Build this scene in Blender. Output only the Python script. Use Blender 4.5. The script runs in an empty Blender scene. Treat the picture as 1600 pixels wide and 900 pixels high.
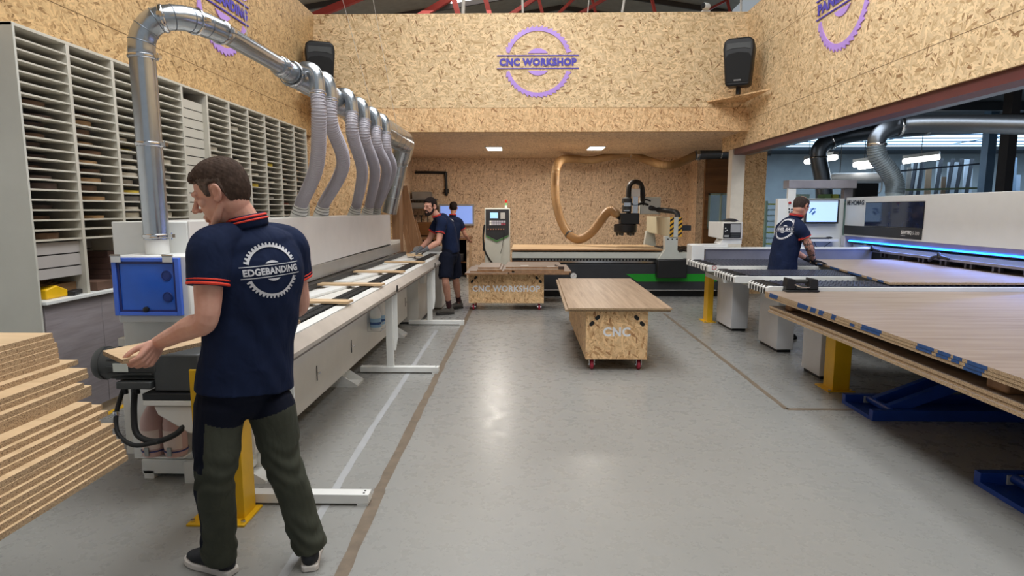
import bpy, bmesh, math, random
from mathutils import Vector as V, Matrix, Euler
from mathutils.bvhtree import BVHTree
R = math.radians
rnd = random.Random(7)
scene = bpy.context.scene
COL = scene.collection

# ------------------------------------------------------------ camera
FPX, HC = 950.0, 1.6
TH = math.atan(122 / FPX); YAW = math.atan(20 / FPX * math.cos(TH))
cd = bpy.data.cameras.new('camera'); cam = bpy.data.objects.new('camera', cd); COL.objects.link(cam)
cd.sensor_width = 36; cd.lens = FPX / 1600 * 36; cd.clip_end = 200; cd.clip_start = 0.05
cam.location = (0, 0, HC); cam.rotation_euler = (math.pi / 2 - TH, 0, YAW)
scene.camera = cam

# ------------------------------------------------------------ exposure, world, big lights
vs = scene.view_settings
vs.view_transform = 'Standard'; vs.look = 'None'; vs.gamma = 1; vs.use_curve_mapping = False
vs.exposure = 0.0
w = bpy.data.worlds.new('world'); scene.world = w; w.use_nodes = True
wb = w.node_tree.nodes['Background']; wb.inputs[0].default_value = (0.85, 0.93, 1.0, 1); wb.inputs[1].default_value = 0.35

def area(name, loc, sx, sy, power, col=(1, 1, 1), rot=(0, 0, 0), spread=180):
    l = bpy.data.lights.new(name, 'AREA'); l.shape = 'RECTANGLE'; l.size = sx; l.size_y = sy
    l.energy = power; l.color = col; l.spread = R(spread)
    o = bpy.data.objects.new(name, l); COL.objects.link(o); o.location = loc; o.rotation_euler = rot
    return o

area('skylight_main', (-0.4, 4.2, 6.25), 1.6, 8.0, 235, (0.93, 0.97, 1.0))
area('skylight_right_side', (2.2, 3.2, 6.2), 1.0, 7.0, 85, (0.93, 0.97, 1.0))
area('skylight_back', (-1.6, 13.2, 6.0), 2.4, 3.0, 60, (0.95, 0.98, 1.0))
area('doorway_daylight', (-0.4, -3.2, 2.4), 7.5, 3.6, 400, (0.88, 0.97, 1.0), (R(-90), 0, 0))
area('hall_skylight', (12.0, 18.0, 3.62), 9.0, 4.5, 240, (0.72, 0.87, 1.0))
area('saw_front_fill', (4.45, 6.0, 3.5), 0.9, 7.0, 105, (0.94, 0.97, 1.0))  # added fill to brighten the saw panel; no tube lamps hang here

# ------------------------------------------------------------ pixel -> place, used to read real positions off the photo
def ray(px, py):
    a = (px - 800) / FPX; b = (450 - py) / FPX
    x = a; y = math.cos(TH) + b * math.sin(TH); z = -math.sin(TH) + b * math.cos(TH)
    return V((x * math.cos(YAW) - y * math.sin(YAW), x * math.sin(YAW) + y * math.cos(YAW), z))
def pz(px, py, z=0.0):
    r = ray(px, py); t = (z - HC) / r.z; return V((r.x * t, r.y * t, z))
def pyy(px, py, y):
    r = ray(px, py); t = y / r.y; return V((r.x * t, y, HC + r.z * t))
def pxx(px, py, x):
    r = ray(px, py); t = x / r.x; return V((x, r.y * t, HC + r.z * t))

# ------------------------------------------------------------ materials
MATS = {}
def nt(name):
    m = bpy.data.materials.new(name); m.use_nodes = True
    t = m.node_tree; return m, t, t.nodes['Principled BSDF']
def node(t, kind, **kw):
    n = t.nodes.new(kind)
    for k, v in kw.items():
        if k.startswith('i_'):
            key = k[2:]; key = int(key) if key.isdigit() else key
            n.inputs[key].default_value = v
        else: setattr(n, k, v)
    return n
def srgb(c):
    return tuple((x / 255 / 12.92 if x / 255 <= 0.04045 else ((x / 255 + 0.055) / 1.055) ** 2.4) for x in c) + (1,)
def uvnode(t): return node(t, 'ShaderNodeTexCoord').outputs['UV']
def ramp(t, fac, stops):
    n = node(t, 'ShaderNodeValToRGB'); e = n.color_ramp.elements
    while len(e) < len(stops): e.new(0.5)
    for k, (p, c) in enumerate(stops): e[k].position = p; e[k].color = c
    t.links.new(fac, n.inputs[0]); return n.outputs[0]
def mix(t, a, b, fac, mode='MIX'):
    n = node(t, 'ShaderNodeMix', data_type='RGBA', blend_type=mode)
    for s, val in ((n.inputs[0], fac), (n.inputs[6], a), (n.inputs[7], b)):
        if isinstance(val, bpy.types.NodeSocket): t.links.new(val, s)
        else: s.default_value = val
    return n.outputs[2]
def mathn(t, op, a, b=0.0, c=0.0):
    n = node(t, 'ShaderNodeMath', operation=op)
    for s, val in zip(n.inputs, (a, b, c)):
        if isinstance(val, bpy.types.NodeSocket): t.links.new(val, s)
        else: s.default_value = val
    return n.outputs[0]

def plain(name, col, rough=0.5, metal=0.0, var=0.08, scale=6.0, emit=0.0, bump=0.0, alpha=1.0, spec=0.5, trans=0.0):
    if name in MATS: return MATS[name]
    m, t, b = nt(name)
    c = srgb(col)
    nz = node(t, 'ShaderNodeTexNoise', i_Scale=scale, i_Detail=4.0)
    tc = node(t, 'ShaderNodeTexCoord'); t.links.new(tc.outputs['Object'], nz.inputs['Vector'])
    dark = tuple(x * (1 - var) for x in c[:3]) + (1,); lite = tuple(min(1, x * (1 + var)) for x in c[:3]) + (1,)
    cc = ramp(t, nz.outputs[0], [(0.3, dark), (0.7, lite)])
    t.links.new(cc, b.inputs['Base Color'])
    b.inputs['Roughness'].default_value = rough; b.inputs['Metallic'].default_value = metal
    b.inputs['Specular IOR Level'].default_value = spec
    if emit:
        b.inputs['Emission Color'].default_value = c; b.inputs['Emission Strength'].default_value = emit
    if alpha < 1: b.inputs['Alpha'].default_value = alpha
    if trans: b.inputs['Transmission Weight'].default_value = trans
    if bump:
        bp = node(t, 'ShaderNodeBump', i_Strength=bump, i_Distance=0.01); t.links.new(nz.outputs[0], bp.inputs['Height'])
        t.links.new(bp.outputs[0], b.inputs['Normal'])
    MATS[name] = m; return m

def osb(name, pale, mid, dark, length=13.0, width=95.0, angs=(8, -37, 52, 88, -68, 24), thr=0.46):
    m, t, b = nt(name); uv = uvnode(t)
    wn = node(t, 'ShaderNodeTexNoise', i_Scale=3.0, i_Detail=1.0); t.links.new(uv, wn.inputs['Vector'])
    base = None; hgt = None
    for k, a in enumerate(angs):
        mp = node(t, 'ShaderNodeMapping'); mp.inputs['Rotation'].default_value = (0, 0, R(a)); mp.inputs['Location'].default_value = (k * 3.7, k * 1.9, 0)
        t.links.new(uv, mp.inputs['Vector'])
        sc = node(t, 'ShaderNodeVectorMath', operation='MULTIPLY'); sc.inputs[1].default_value = (length * (0.8 + 0.13 * k), width * (1.1 - 0.1 * k), 1)
        t.links.new(mp.outputs[0], sc.inputs[0])
        ad = node(t, 'ShaderNodeVectorMath', operation='MULTIPLY_ADD'); t.links.new(wn.outputs[1], ad.inputs[0]); ad.inputs[1].default_value = (0.5, 1.1, 0); t.links.new(sc.outputs[0], ad.inputs[2])
        vo = node(t, 'ShaderNodeTexVoronoi', voronoi_dimensions='2D', i_Scale=1.0); t.links.new(ad.outputs[0], vo.inputs['Vector'])
        sp = node(t, 'ShaderNodeSeparateColor'); t.links.new(vo.outputs['Color'], sp.inputs[0])
        c = ramp(t, sp.outputs[0], [(0.0, srgb(dark)), (0.10, srgb(mid)), (0.50, srgb(pale)), (1.0, srgb(tuple(min(255, x * 1.13) for x in pale)))])
        if base is None: base = c
        else:
            g = mathn(t, 'GREATER_THAN', sp.outputs[1], thr + 0.06 * k)
            base = mix(t, base, c, g)
    big = node(t, 'ShaderNodeTexNoise', i_Scale=1.1, i_Detail=3.0); t.links.new(uv, big.inputs['Vector'])
    base = mix(t, base, ramp(t, big.outputs[0], [(0.3, (0.90, 0.88, 0.85, 1)), (0.7, (1, 1, 1, 1))]), 1.0, 'MULTIPLY')
    t.links.new(base, b.inputs['Base Color']); b.inputs['Roughness'].default_value = 0.6; b.inputs['Specular IOR Level'].default_value = 0.3
    MATS[name] = m; return m

def woodgrain(name, a, bb, dark, sx=2.0, sy=34.0, rough=0.45, rot=0):
    m, t, b = nt(name); uv = uvnode(t)
    mp = node(t, 'ShaderNodeMapping'); mp.inputs['Scale'].default_value = (sx, sy, 1); mp.inputs['Rotation'].default_value = (0, 0, R(rot)); t.links.new(uv, mp.inputs['Vector'])
    nz = node(t, 'ShaderNodeTexNoise', i_Scale=1.0, i_Detail=6.0, i_Roughness=0.65, i_Distortion=0.6); t.links.new(mp.outputs[0], nz.inputs['Vector'])
    n2 = node(t, 'ShaderNodeTexNoise', i_Scale=2.2, i_Detail=2.0); 
    mp2 = node(t, 'ShaderNodeMapping'); mp2.inputs['Scale'].default_value = (sx * 0.5, sy * 0.25, 1); mp2.inputs['Rotation'].default_value = (0, 0, R(rot)); t.links.new(uv, mp2.inputs['Vector']); t.links.new(mp2.outputs[0], n2.inputs['Vector'])
    c = ramp(t, nz.outputs[0], [(0.22, srgb(dark)), (0.42, srgb(bb)), (0.68, srgb(a))])
    c = mix(t, c, ramp(t, n2.outputs[0], [(0.35, (0.84, 0.82, 0.8, 1)), (0.65, (1, 1, 1, 1))]), 1.0, 'MULTIPLY')
    t.links.new(c, b.inputs['Base Color']); b.inputs['Roughness'].default_value = rough; b.inputs['Specular IOR Level'].default_value = 0.35
    MATS[name] = m; return m

def chip(name, pale, mid, dark):
    m, t, b = nt(name); tc = node(t, 'ShaderNodeTexCoord')
    vo = node(t, 'ShaderNodeTexVoronoi', i_Scale=620.0)
    mp = node(t, 'ShaderNodeMapping'); mp.inputs['Scale'].default_value = (0.45, 0.45, 1); t.links.new(tc.outputs['Object'], mp.inputs['Vector']); t.links.new(mp.outputs[0], vo.inputs['Vector'])
    sp = node(t, 'ShaderNodeSeparateColor'); t.links.new(vo.outputs['Color'], sp.inputs[0])
    c = ramp(t, sp.outputs[0], [(0.0, srgb(dark)), (0.28, srgb(mid)), (0.75, srgb(pale)), (1, srgb(pale))])
    t.links.new(c, b.inputs['Base Color']); b.inputs['Roughness'].default_value = 0.8
    MATS[name] = m; return m

def floor_mat():
    m, t, b = nt('painted_concrete'); tc = node(t, 'ShaderNodeTexCoord'); o = tc.outputs['Object']
    n1 = node(t, 'ShaderNodeTexNoise', i_Scale=0.6, i_Detail=6.0); t.links.new(o, n1.inputs['Vector'])
    n2 = node(t, 'ShaderNodeTexNoise', i_Scale=9.0, i_Detail=8.0, i_Roughness=0.7); t.links.new(o, n2.inputs['Vector'])
    c = ramp(t, n1.outputs[0], [(0.3, srgb((141, 140, 136))), (0.7, srgb((150, 149, 145)))])
    c = mix(t, c, ramp(t, n2.outputs[0], [(0.30, (0.90, 0.89, 0.87, 1)), (0.60, (1, 1, 1, 1))]), 0.16, 'MULTIPLY')
    # scuffs: thin streaks where two noises cross
    mp = node(t, 'ShaderNodeMapping'); mp.inputs['Scale'].default_value = (3.0, 14.0, 1); mp.inputs['Rotation'].default_value = (0, 0, R(24)); t.links.new(o, mp.inputs['Vector'])
    n3 = node(t, 'ShaderNodeTexNoise', i_Scale=2.0, i_Detail=5.0, i_Roughness=0.7); t.links.new(mp.outputs[0], n3.inputs['Vector'])
    c = mix(t, c, srgb((120, 116, 110)), ramp(t, n3.outputs[0], [(0.74, (0, 0, 0, 1)), (0.86, (0.35, 0.35, 0.35, 1))]))
    vo = node(t, 'ShaderNodeTexVoronoi', i_Scale=3.1); t.links.new(o, vo.inputs['Vector'])
    c = mix(t, c, srgb((70, 66, 60)), ramp(t, vo.outputs['Distance'], [(0.0, (0.7, 0.7, 0.7, 1)), (0.022, (0, 0, 0, 1))]))
    t.links.new(c, b.inputs['Base Color'])
    t.links.new(ramp(t, n2.outputs[0], [(0.3, (0.22, 0.22, 0.22, 1)), (0.7, (0.36, 0.36, 0.36, 1))]), b.inputs['Roughness'])
    b.inputs['Specular IOR Level'].default_value = 0.45
    bp = node(t, 'ShaderNodeBump', i_Strength=0.06, i_Distance=0.02); t.links.new(n1.outputs[0], bp.inputs['Height']); t.links.new(bp.outputs[0], b.inputs['Normal'])
    MATS['floor'] = m; return m

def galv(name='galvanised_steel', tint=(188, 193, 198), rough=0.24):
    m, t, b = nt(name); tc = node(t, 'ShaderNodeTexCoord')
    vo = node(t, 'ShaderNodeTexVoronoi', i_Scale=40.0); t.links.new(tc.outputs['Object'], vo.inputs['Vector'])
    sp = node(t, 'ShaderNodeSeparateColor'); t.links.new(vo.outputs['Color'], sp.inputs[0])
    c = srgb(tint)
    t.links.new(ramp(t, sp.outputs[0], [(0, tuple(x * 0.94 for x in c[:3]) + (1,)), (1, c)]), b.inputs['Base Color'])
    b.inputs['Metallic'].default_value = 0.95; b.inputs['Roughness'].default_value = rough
    MATS[name] = m; return m

def fabric(name, col, var=0.18, scale=9.0):
    m, t, b = nt(name); tc = node(t, 'ShaderNodeTexCoord'); c = srgb(col)
    n1 = node(t, 'ShaderNodeTexNoise', i_Scale=scale, i_Detail=5.0); t.links.new(tc.outputs['Object'], n1.inputs['Vector'])
    n2 = node(t, 'ShaderNodeTexNoise', i_Scale=420.0, i_Detail=1.0); t.links.new(tc.outputs['Object'], n2.inputs['Vector'])
    t.links.new(ramp(t, n1.outputs[0], [(0.3, tuple(x * (1 - var) for x in c[:3]) + (1,)), (0.7, tuple(x * (1 + var) for x in c[:3]) + (1,))]), b.inputs['Base Color'])
    b.inputs['Roughness'].default_value = 0.85; b.inputs['Specular IOR Level'].default_value = 0.15
    bp = node(t, 'ShaderNodeBump', i_Strength=0.12, i_Distance=0.003); t.links.new(n2.outputs[0], bp.inputs['Height'])
    mp = node(t, 'ShaderNodeMapping'); mp.inputs['Scale'].default_value = (1, 1, 0.5); t.links.new(tc.outputs['Object'], mp.inputs['Vector'])
    n3 = node(t, 'ShaderNodeTexNoise', i_Scale=11.0, i_Detail=2.0, i_Distortion=1.2); t.links.new(mp.outputs[0], n3.inputs['Vector'])
    b2 = node(t, 'ShaderNodeBump', i_Strength=0.35, i_Distance=0.03); t.links.new(n3.outputs[0], b2.inputs['Height']); t.links.new(bp.outputs[0], b2.inputs['Normal'])
    t.links.new(b2.outputs[0], b.inputs['Normal'])
    MATS[name] = m; return m

def skinmat(name='skin', col=(205, 152, 128)):
    m, t, b = nt(name); tc = node(t, 'ShaderNodeTexCoord'); c = srgb(col)
    n1 = node(t, 'ShaderNodeTexNoise', i_Scale=18.0, i_Detail=5.0); t.links.new(tc.outputs['Object'], n1.inputs['Vector'])
    t.links.new(ramp(t, n1.outputs[0], [(0.3, (c[0] * 0.88, c[1] * 0.76, c[2] * 0.74, 1)), (0.7, c)]), b.inputs['Base Color'])
    b.inputs['Roughness'].default_value = 0.5; b.inputs['Subsurface Weight'].default_value = 0.0; b.inputs['Specular IOR Level'].default_value = 0.35
    MATS[name] = m; return m

osb('osb', (224, 197, 156), (204, 170, 124), (146, 108, 72), length=10.0, width=78.0, angs=(8, -24, 34, -48, 70, 0))
osb('osb_warm', (228, 192, 146), (210, 164, 116), (158, 112, 74))
osb('osb_yellow_dim', (200, 168, 122), (178, 142, 96), (124, 94, 60), angs=(30, -60, 75, 5, -25, 48))  # yellower boards, also darkened: the left wall's weaker light put into the colour
osb('osb_back', (228, 202, 172), (212, 180, 148), (142, 106, 80), angs=(80, 35, -50, 100, 10, -80))
woodgrain('oak_panel', (164, 148, 134), (149, 132, 118), (120, 104, 92), sx=1.2, sy=26, rot=0)
woodgrain('oak_panel_cross', (180, 156, 132), (162, 138, 114), (130, 106, 86), sx=26, sy=1.2)
woodgrain('ply_face', (218, 190, 152), (206, 176, 138), (184, 152, 114), sx=1.5, sy=18)
woodgrain('brown_board', (142, 100, 60), (120, 82, 46), (92, 60, 34), sx=1.0, sy=10)
woodgrain('plank_brown', (166, 126, 90), (142, 104, 72), (108, 76, 52), sx=14, sy=1.0)
woodgrain('cabinet_lilac', (158, 150, 152), (146, 138, 141), (126, 118, 122), sx=2.5, sy=30)
chip('chip_edge', (188, 162, 128), (152, 124, 92), (88, 68, 50))
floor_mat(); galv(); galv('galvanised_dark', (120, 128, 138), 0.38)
fabric('navy', (24, 34, 60)); fabric('black_cloth', (22, 22, 26)); fabric('olive', (68, 70, 60)); fabric('navy_dark', (16, 20, 34))
skinmat('skin', (214, 166, 146)); skinmat('skin_tan', (208, 158, 136))
WHITE = plain('white_paint', (226, 226, 222), 0.38, var=0.03)
CREAM = plain('cream_paint', (216, 212, 204), 0.4, var=0.03)
SHELFW = plain('shelf_melamine', (196, 190, 176), 0.5, var=0.03)
BLACK = plain('black_plastic', (24, 24, 26), 0.45, var=0.2)
DGREY = plain('dark_grey_paint', (62, 64, 64), 0.45, var=0.1)
RUBBER = plain('rubber', (18, 18, 18), 0.7)
TAPE = plain('brown_tape', (112, 98, 82), 0.6, var=0.22, scale=14)
YELLOW = plain('yellow_paint', (226, 176, 16), 0.4, var=0.08)
BLUEP = plain('blue_paint', (22, 62, 150), 0.4, var=0.12)
GREEN = plain('green_paint', (24, 140, 34), 0.4)
REDP = plain('red_paint', (176, 40, 44), 0.4)
ORANGE = plain('red_trim', (226, 62, 40), 0.7)
CHROME = plain('chrome', (210, 210, 212), 0.15, metal=1.0)

# ------------------------------------------------------------ mesh helpers
class MB:
    def __init__(s): s.v = []; s.f = []; s.m = []; s.mi = 0
    def add(s, vs_, fs):
        o = len(s.v); s.v += [V(p) for p in vs_]
        for f in fs: s.f.append([i + o for i in f]); s.m.append(s.mi)
        return s
    def box(s, x0, x1, y0, y1, z0, z1):
        return s.add([(x0, y0, z0), (x1, y0, z0), (x1, y1, z0), (x0, y1, z0), (x0, y0, z1), (x1, y0, z1), (x1, y1, z1), (x0, y1, z1)],
                     [(0, 3, 2, 1), (4, 5, 6, 7), (0, 1, 5, 4), (1, 2, 6, 5), (2, 3, 7, 6), (3, 0, 4, 7)])
    def obox(s, c, size, rot=(0, 0, 0)):
        m = Euler(rot).to_matrix() if not isinstance(rot, Matrix) else rot
        c = V(c); h = [x / 2 for x in size]
        p = [c + m @ V((sx * h[0], sy * h[1], sz * h[2])) for sz in (-1, 1) for sx, sy in ((-1, -1), (1, -1), (1, 1), (-1, 1))]
        return s.add(p, [(0, 3, 2, 1), (4, 5, 6, 7), (0, 1, 5, 4), (1, 2, 6, 5), (2, 3, 7, 6), (3, 0, 4, 7)])
    def bar(s, a, b, w_, h_, up=(0, 0, 1)):
        a, b = V(a), V(b); d = (b - a); L = d.length; d.normalize(); x = d.cross(V(up))
        if x.length < 1e-4: x = d.cross(V((0, 1, 0)))
        x.normalize(); z = x.cross(d)
        m = Matrix((x, d, z)).transposed()
        return s.obox((a + b) / 2, (w_, L, h_), m)
    def prism(s, pts, axis, a, b):
        mp = {'x': lambda u, v, t: (t, u, v), 'y': lambda u, v, t: (u, t, v), 'z': lambda u, v, t: (u, v, t)}[axis]
        n = len(pts)
        return s.add([mp(u, v, a) for u, v in pts] + [mp(u, v, b) for u, v in pts],
                     [tuple(range(n))[::-1], tuple(range(n, 2 * n))] + [(i, (i + 1) % n, n + (i + 1) % n, n + i) for i in range(n)])
    def tube(s, path, r, n=12, cap=True, r2=None, ref=None):
        path = [V(p) for p in path]; k = len(path)
        r = [r] * k if not isinstance(r, (list, tuple)) else r
        r2 = r if r2 is None else ([r2] * k if not isinstance(r2, (list, tuple)) else r2)
        tg = []
        for i in range(k):
            d = path[min(i + 1, k - 1)] - path[max(i - 1, 0)]
            tg.append(d.normalized())
        x = V(ref) if ref is not None else (V((1, 0, 0)) if abs(tg[0].x) < 0.9 else V((0, 1, 0)))
        vs_ = []
        for i in range(k):
            x = (x - tg[i] * x.dot(tg[i])).normalized(); y = tg[i].cross(x)
            for j in range(n):
                a = 2 * math.pi * j / n
                vs_.append(path[i] + x * (r[i] * math.cos(a)) + y * (r2[i] * math.sin(a)))
        fs = [(i * n + j, i * n + (j + 1) % n, (i + 1) * n + (j + 1) % n, (i + 1) * n + j) for i in range(k - 1) for j in range(n)]
        if cap: fs += [tuple(range(n))[::-1], tuple(range((k - 1) * n, k * n))]
        return s.add(vs_, fs)
    def limb(s, path, r, n=14, r2=None, ref=None, steps=5, flat0=False, flat1=False):
        """tube with rounded ends and smooth radii"""
        path = [V(p) for p in path]; r = list(r); r2 = list(r2) if r2 else list(r)
        P_, A, B = [], [], []
        for i in range(len(path) - 1):
            for q in range(steps):
                u = q / steps
                p0 = path[max(i - 1, 0)]; p1 = path[i]; p2 = path[i + 1]; p3 = path[min(i + 2, len(path) - 1)]
                c = 0.5 * ((2 * p1) + (p2 - p0) * u + (2 * p0 - 5 * p1 + 4 * p2 - p3) * u * u + (3 * p1 - p0 - 3 * p2 + p3) * u ** 3)
                e = u * u * (3 - 2 * u)
                P_.append(c); A.append(r[i] * (1 - e) + r[i + 1] * e); B.append(r2[i] * (1 - e) + r2[i + 1] * e)
        P_.append(path[-1]); A.append(r[-1]); B.append(r2[-1])
        d0 = (P_[0] - P_[1]).normalized(); d1 = (P_[-1] - P_[-2]).normalized()
        m0 = min(A[0], B[0]); m1 = min(A[-1], B[-1])
        pre = [(P_[0] + d0 * m0 * math.sin(a), math.cos(a)) for a in (1.45, 1.0, 0.5)]
        post = [(P_[-1] + d1 * m1 * math.sin(a), math.cos(a)) for a in (0.5, 1.0, 1.45)]
        if flat0: pre = []
        if flat1: post = []
        PP = [p for p, _ in pre] + P_ + [p for p, _ in post]
        AA = [A[0] * c for _, c in pre] + A + [A[-1] * c for _, c in post]
        BB = [B[0] * c for _, c in pre] + B + [B[-1] * c for _, c in post]
        return s.tube(PP, AA, n, True, BB, ref)
    def ell(s, c, r, rot=None, nu=18, nv=12):
        c = V(c); r = (r, r, r) if not isinstance(r, (tuple, list)) else r
        m = rot if rot is not None else Matrix.Identity(3)
        vs_ = [c + m @ V((0, 0, -r[2]))]
        for i in range(1, nv):
            a = -math.pi / 2 + math.pi * i / nv
            for j in range(nu):
                b_ = 2 * math.pi * j / nu
                vs_.append(c + m @ V((r[0] * math.cos(a) * math.cos(b_), r[1] * math.cos(a) * math.sin(b_), r[2] * math.sin(a))))
        vs_.append(c + m @ V((0, 0, r[2]))); L = len(vs_) - 1
        fs = [(0, 1 + (j + 1) % nu, 1 + j) for j in range(nu)]
        for i in range(nv - 2):
            for j in range(nu):
                fs.append((1 + i * nu + j, 1 + i * nu + (j + 1) % nu, 1 + (i + 1) * nu + (j + 1) % nu, 1 + (i + 1) * nu + j))
        fs += [(L, 1 + (nv - 2) * nu + j, 1 + (nv - 2) * nu + (j + 1) % nu) for j in range(nu)]
        return s.add(vs_, fs)
    def lathe(s, prof, o, axis=(0, 0, 1), n=20, cap=True):
        o = V(o); ax = V(axis).normalized()
        return s.tube([o + ax * h for _, h in prof], [max(rr, 1e-4) for rr, _ in prof], n, cap) if len(set(h for _, h in prof)) == len(prof) else s._lathe2(prof, o, ax, n, cap)
    def _lathe2(s, prof, o, ax, n, cap):
        x = ax.orthogonal().normalized(); y = ax.cross(x); vs_ = []
        for rr, h in prof:
            for j in range(n):
                a = 2 * math.pi * j / n; vs_.append(o + ax * h + (x * math.cos(a) + y * math.sin(a)) * max(rr, 1e-4))
        k = len(prof)
        fs = [(i * n + j, i * n + (j + 1) % n, (i + 1) * n + (j + 1) % n, (i + 1) * n + j) for i in range(k - 1) for j in range(n)]
        if cap: fs += [tuple(range(n))[::-1], tuple(range((k - 1) * n, k * n))]
        return s.add(vs_, fs)
    def ring(s, c, R1, r, axis=(0, 0, 1), n=24, k=8, h=None):
        """torus; h = half height when not round"""
        c = V(c); ax = V(axis).normalized(); x = ax.orthogonal().normalized(); y = ax.cross(x); h = r if h is None else h; vs_ = []
        for i in range(n):
            a = 2 * math.pi * i / n; d = x * math.cos(a) + y * math.sin(a)
            for j in range(k):
                b_ = 2 * math.pi * j / k; vs_.append(c + d * (R1 + r * math.cos(b_)) + ax * (h * math.sin(b_)))
        return s.add(vs_, [(i * k + j, ((i + 1) % n) * k + j, ((i + 1) % n) * k + (j + 1) % k, i * k + (j + 1) % k) for i in range(n) for j in range(k)])
    def mesh(s, name, mats):
        me = bpy.data.meshes.new(name); me.from_pydata([tuple(p) for p in s.v], [], s.f)
        for m in (mats if isinstance(mats, (list, tuple)) else [mats]): me.materials.append(MATS[m] if isinstance(m, str) else m)
        me.polygons.foreach_set('material_index', s.m)
        return me

INV = {}
def finish(me, smooth, recalc=True):
    if recalc:
        bm = bmesh.new(); bm.from_mesh(me); bmesh.ops.recalc_face_normals(bm, faces=bm.faces); bm.to_mesh(me); bm.free()
    uvl = me.uv_layers.new(name='UVMap').data if not me.uv_layers else me.uv_layers[0].data
    vv = me.vertices
    for p in me.polygons:
        n = p.normal; ax, ay, az = abs(n.x), abs(n.y), abs(n.z)
        for li in p.loop_indices:
            c = vv[me.loops[li].vertex_index].co
            uvl[li].uv = (c.y, c.z) if ax >= ay and ax >= az else ((c.x, c.z) if ay >= az else (c.x, c.y))
    if smooth:
        me.polygons.foreach_set('use_smooth', [True] * len(me.polygons))
        if smooth is not True: me.set_sharp_from_angle(angle=R(smooth))
    me.update()

def build(name, mb, mats, parent=None, bevel=0.0, smooth=35, recalc=True, **props):
    me = mb.mesh(name, mats) if isinstance(mb, MB) else mb
    o = bpy.data.objects.new(name, me); COL.objects.link(o)
    if parent is not None:
        o.parent = parent; iv = INV[parent.name]; INV[o.name] = iv
        me.transform(iv)
    else:
        xs = [v.co.x for v in me.vertices]; ys = [v.co.y for v in me.vertices]; zs = [v.co.z for v in me.vertices]
        c = V(((min(xs) + max(xs)) / 2, (min(ys) + max(ys)) / 2, min(zs)))
        me.transform(Matrix.Translation(-c)); o.location = c; INV[o.name] = Matrix.Translation(-c)
    finish(me, smooth, recalc)
    if bevel:
        b = o.modifiers.new('bevel', 'BEVEL'); b.width = bevel; b.segments = 2; b.limit_method = 'ANGLE'; b.angle_limit = R(40)
    for k, v in props.items(): o[k] = v
    return o
def thing(name, label, cat, loc=(0, 0, 0), rz=0.0, group=None):
    o = bpy.data.objects.new(name, None); COL.objects.link(o); o.empty_display_size = 0.1
    o.location = loc; o.rotation_euler = (0, 0, rz)
    INV[o.name] = (Matrix.Translation(V(loc)) @ Matrix.Rotation(rz, 4, 'Z')).inverted()
    o['label'] = label; o['category'] = cat
    if group: o['group'] = group
    return o
def tag(o, label, cat, group=None):
    o['label'] = label; o['category'] = cat
    if group: o['group'] = group
    return o
def struct(name, mb, mats, **k):
    return build(name, mb, mats, kind='structure', **k)
def copy_tree(o, loc=None, rz=None, label=None, parent=None):
    c = o.copy(); COL.objects.link(c)
    if parent is not None: c.parent = parent
    if loc is not None: c.location = loc
    if rz is not None: c.rotation_euler = (0, 0, rz)
    if label: c['label'] = label
    for ch in list(o.children): copy_tree(ch, parent=c)
    return c
def ident(o): INV[o.name] = Matrix.Identity(4)      # parts are given in the thing's own space
def text_mesh(txt, size, bold=0.0, spacing=1.0):
    cu = bpy.data.curves.new('lettering', 'FONT'); cu.body = txt; cu.size = size; cu.offset = bold; cu.align_x = 'CENTER'; cu.align_y = 'CENTER'; cu.space_character = spacing
    cu.resolution_u = 3
    o = bpy.data.objects.new('lettering', cu); COL.objects.link(o)
    dg = bpy.context.evaluated_depsgraph_get(); me = bpy.data.meshes.new_from_object(o.evaluated_get(dg))
    bpy.data.objects.remove(o); bpy.data.curves.remove(cu)
    return me
def text_mb(txt, size, to3d, bold=0.0, spacing=1.0, depth=0.0, width=None):
    """letters as flat faces mapped by to3d(u, v, t); width squeezes the line to a real width"""
    me = text_mesh(txt, size, bold, spacing); mb = MB()
    vv = [v.co.copy() for v in me.vertices]; xs = [v.x for v in vv] or [0, 1]; ysv = [v.y for v in vv] or [0, 1]
    cx = (min(xs) + max(xs)) / 2; cy = (min(ysv) + max(ysv)) / 2; k = 1.0 if width is None else width / (max(xs) - min(xs))
    fs = [list(p.vertices) for p in me.polygons]
    mb.add([to3d((v.x - cx) * k, v.y - cy, depth) for v in vv], fs)
    bpy.data.meshes.remove(me); return mb
# ------------------------------------------------------------ the shell
D = 10.0                                   # front face of the board wall over the back room
struct('floor', MB().box(-6.5, 24, -3.2, 25, -0.12, 0), 'floor', smooth=False)
# left wall: board panelling above the shelving, leaning a little into the room
XL0, XL1, ZT = -3.46, -3.34, 4.66
struct('wall_left', MB().prism([(XL0, 2.80), (XL1, ZT), (XL1 - 0.12, ZT), (XL0 - 0.12, 2.80)], 'y', -3.0, D + 0.1), 'osb_yellow_dim', smooth=False)
struct('wall_left_lower', MB().box(-4.0, -3.92, -3.0, D + 0.1, 0, 2.78), 'white_paint', smooth=False)
struct('trim_left_ledge', MB().box(-3.98, XL0 + 0.0, -3.0, D, 2.785, 2.80), 'osb_yellow_dim', smooth=False)
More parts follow.
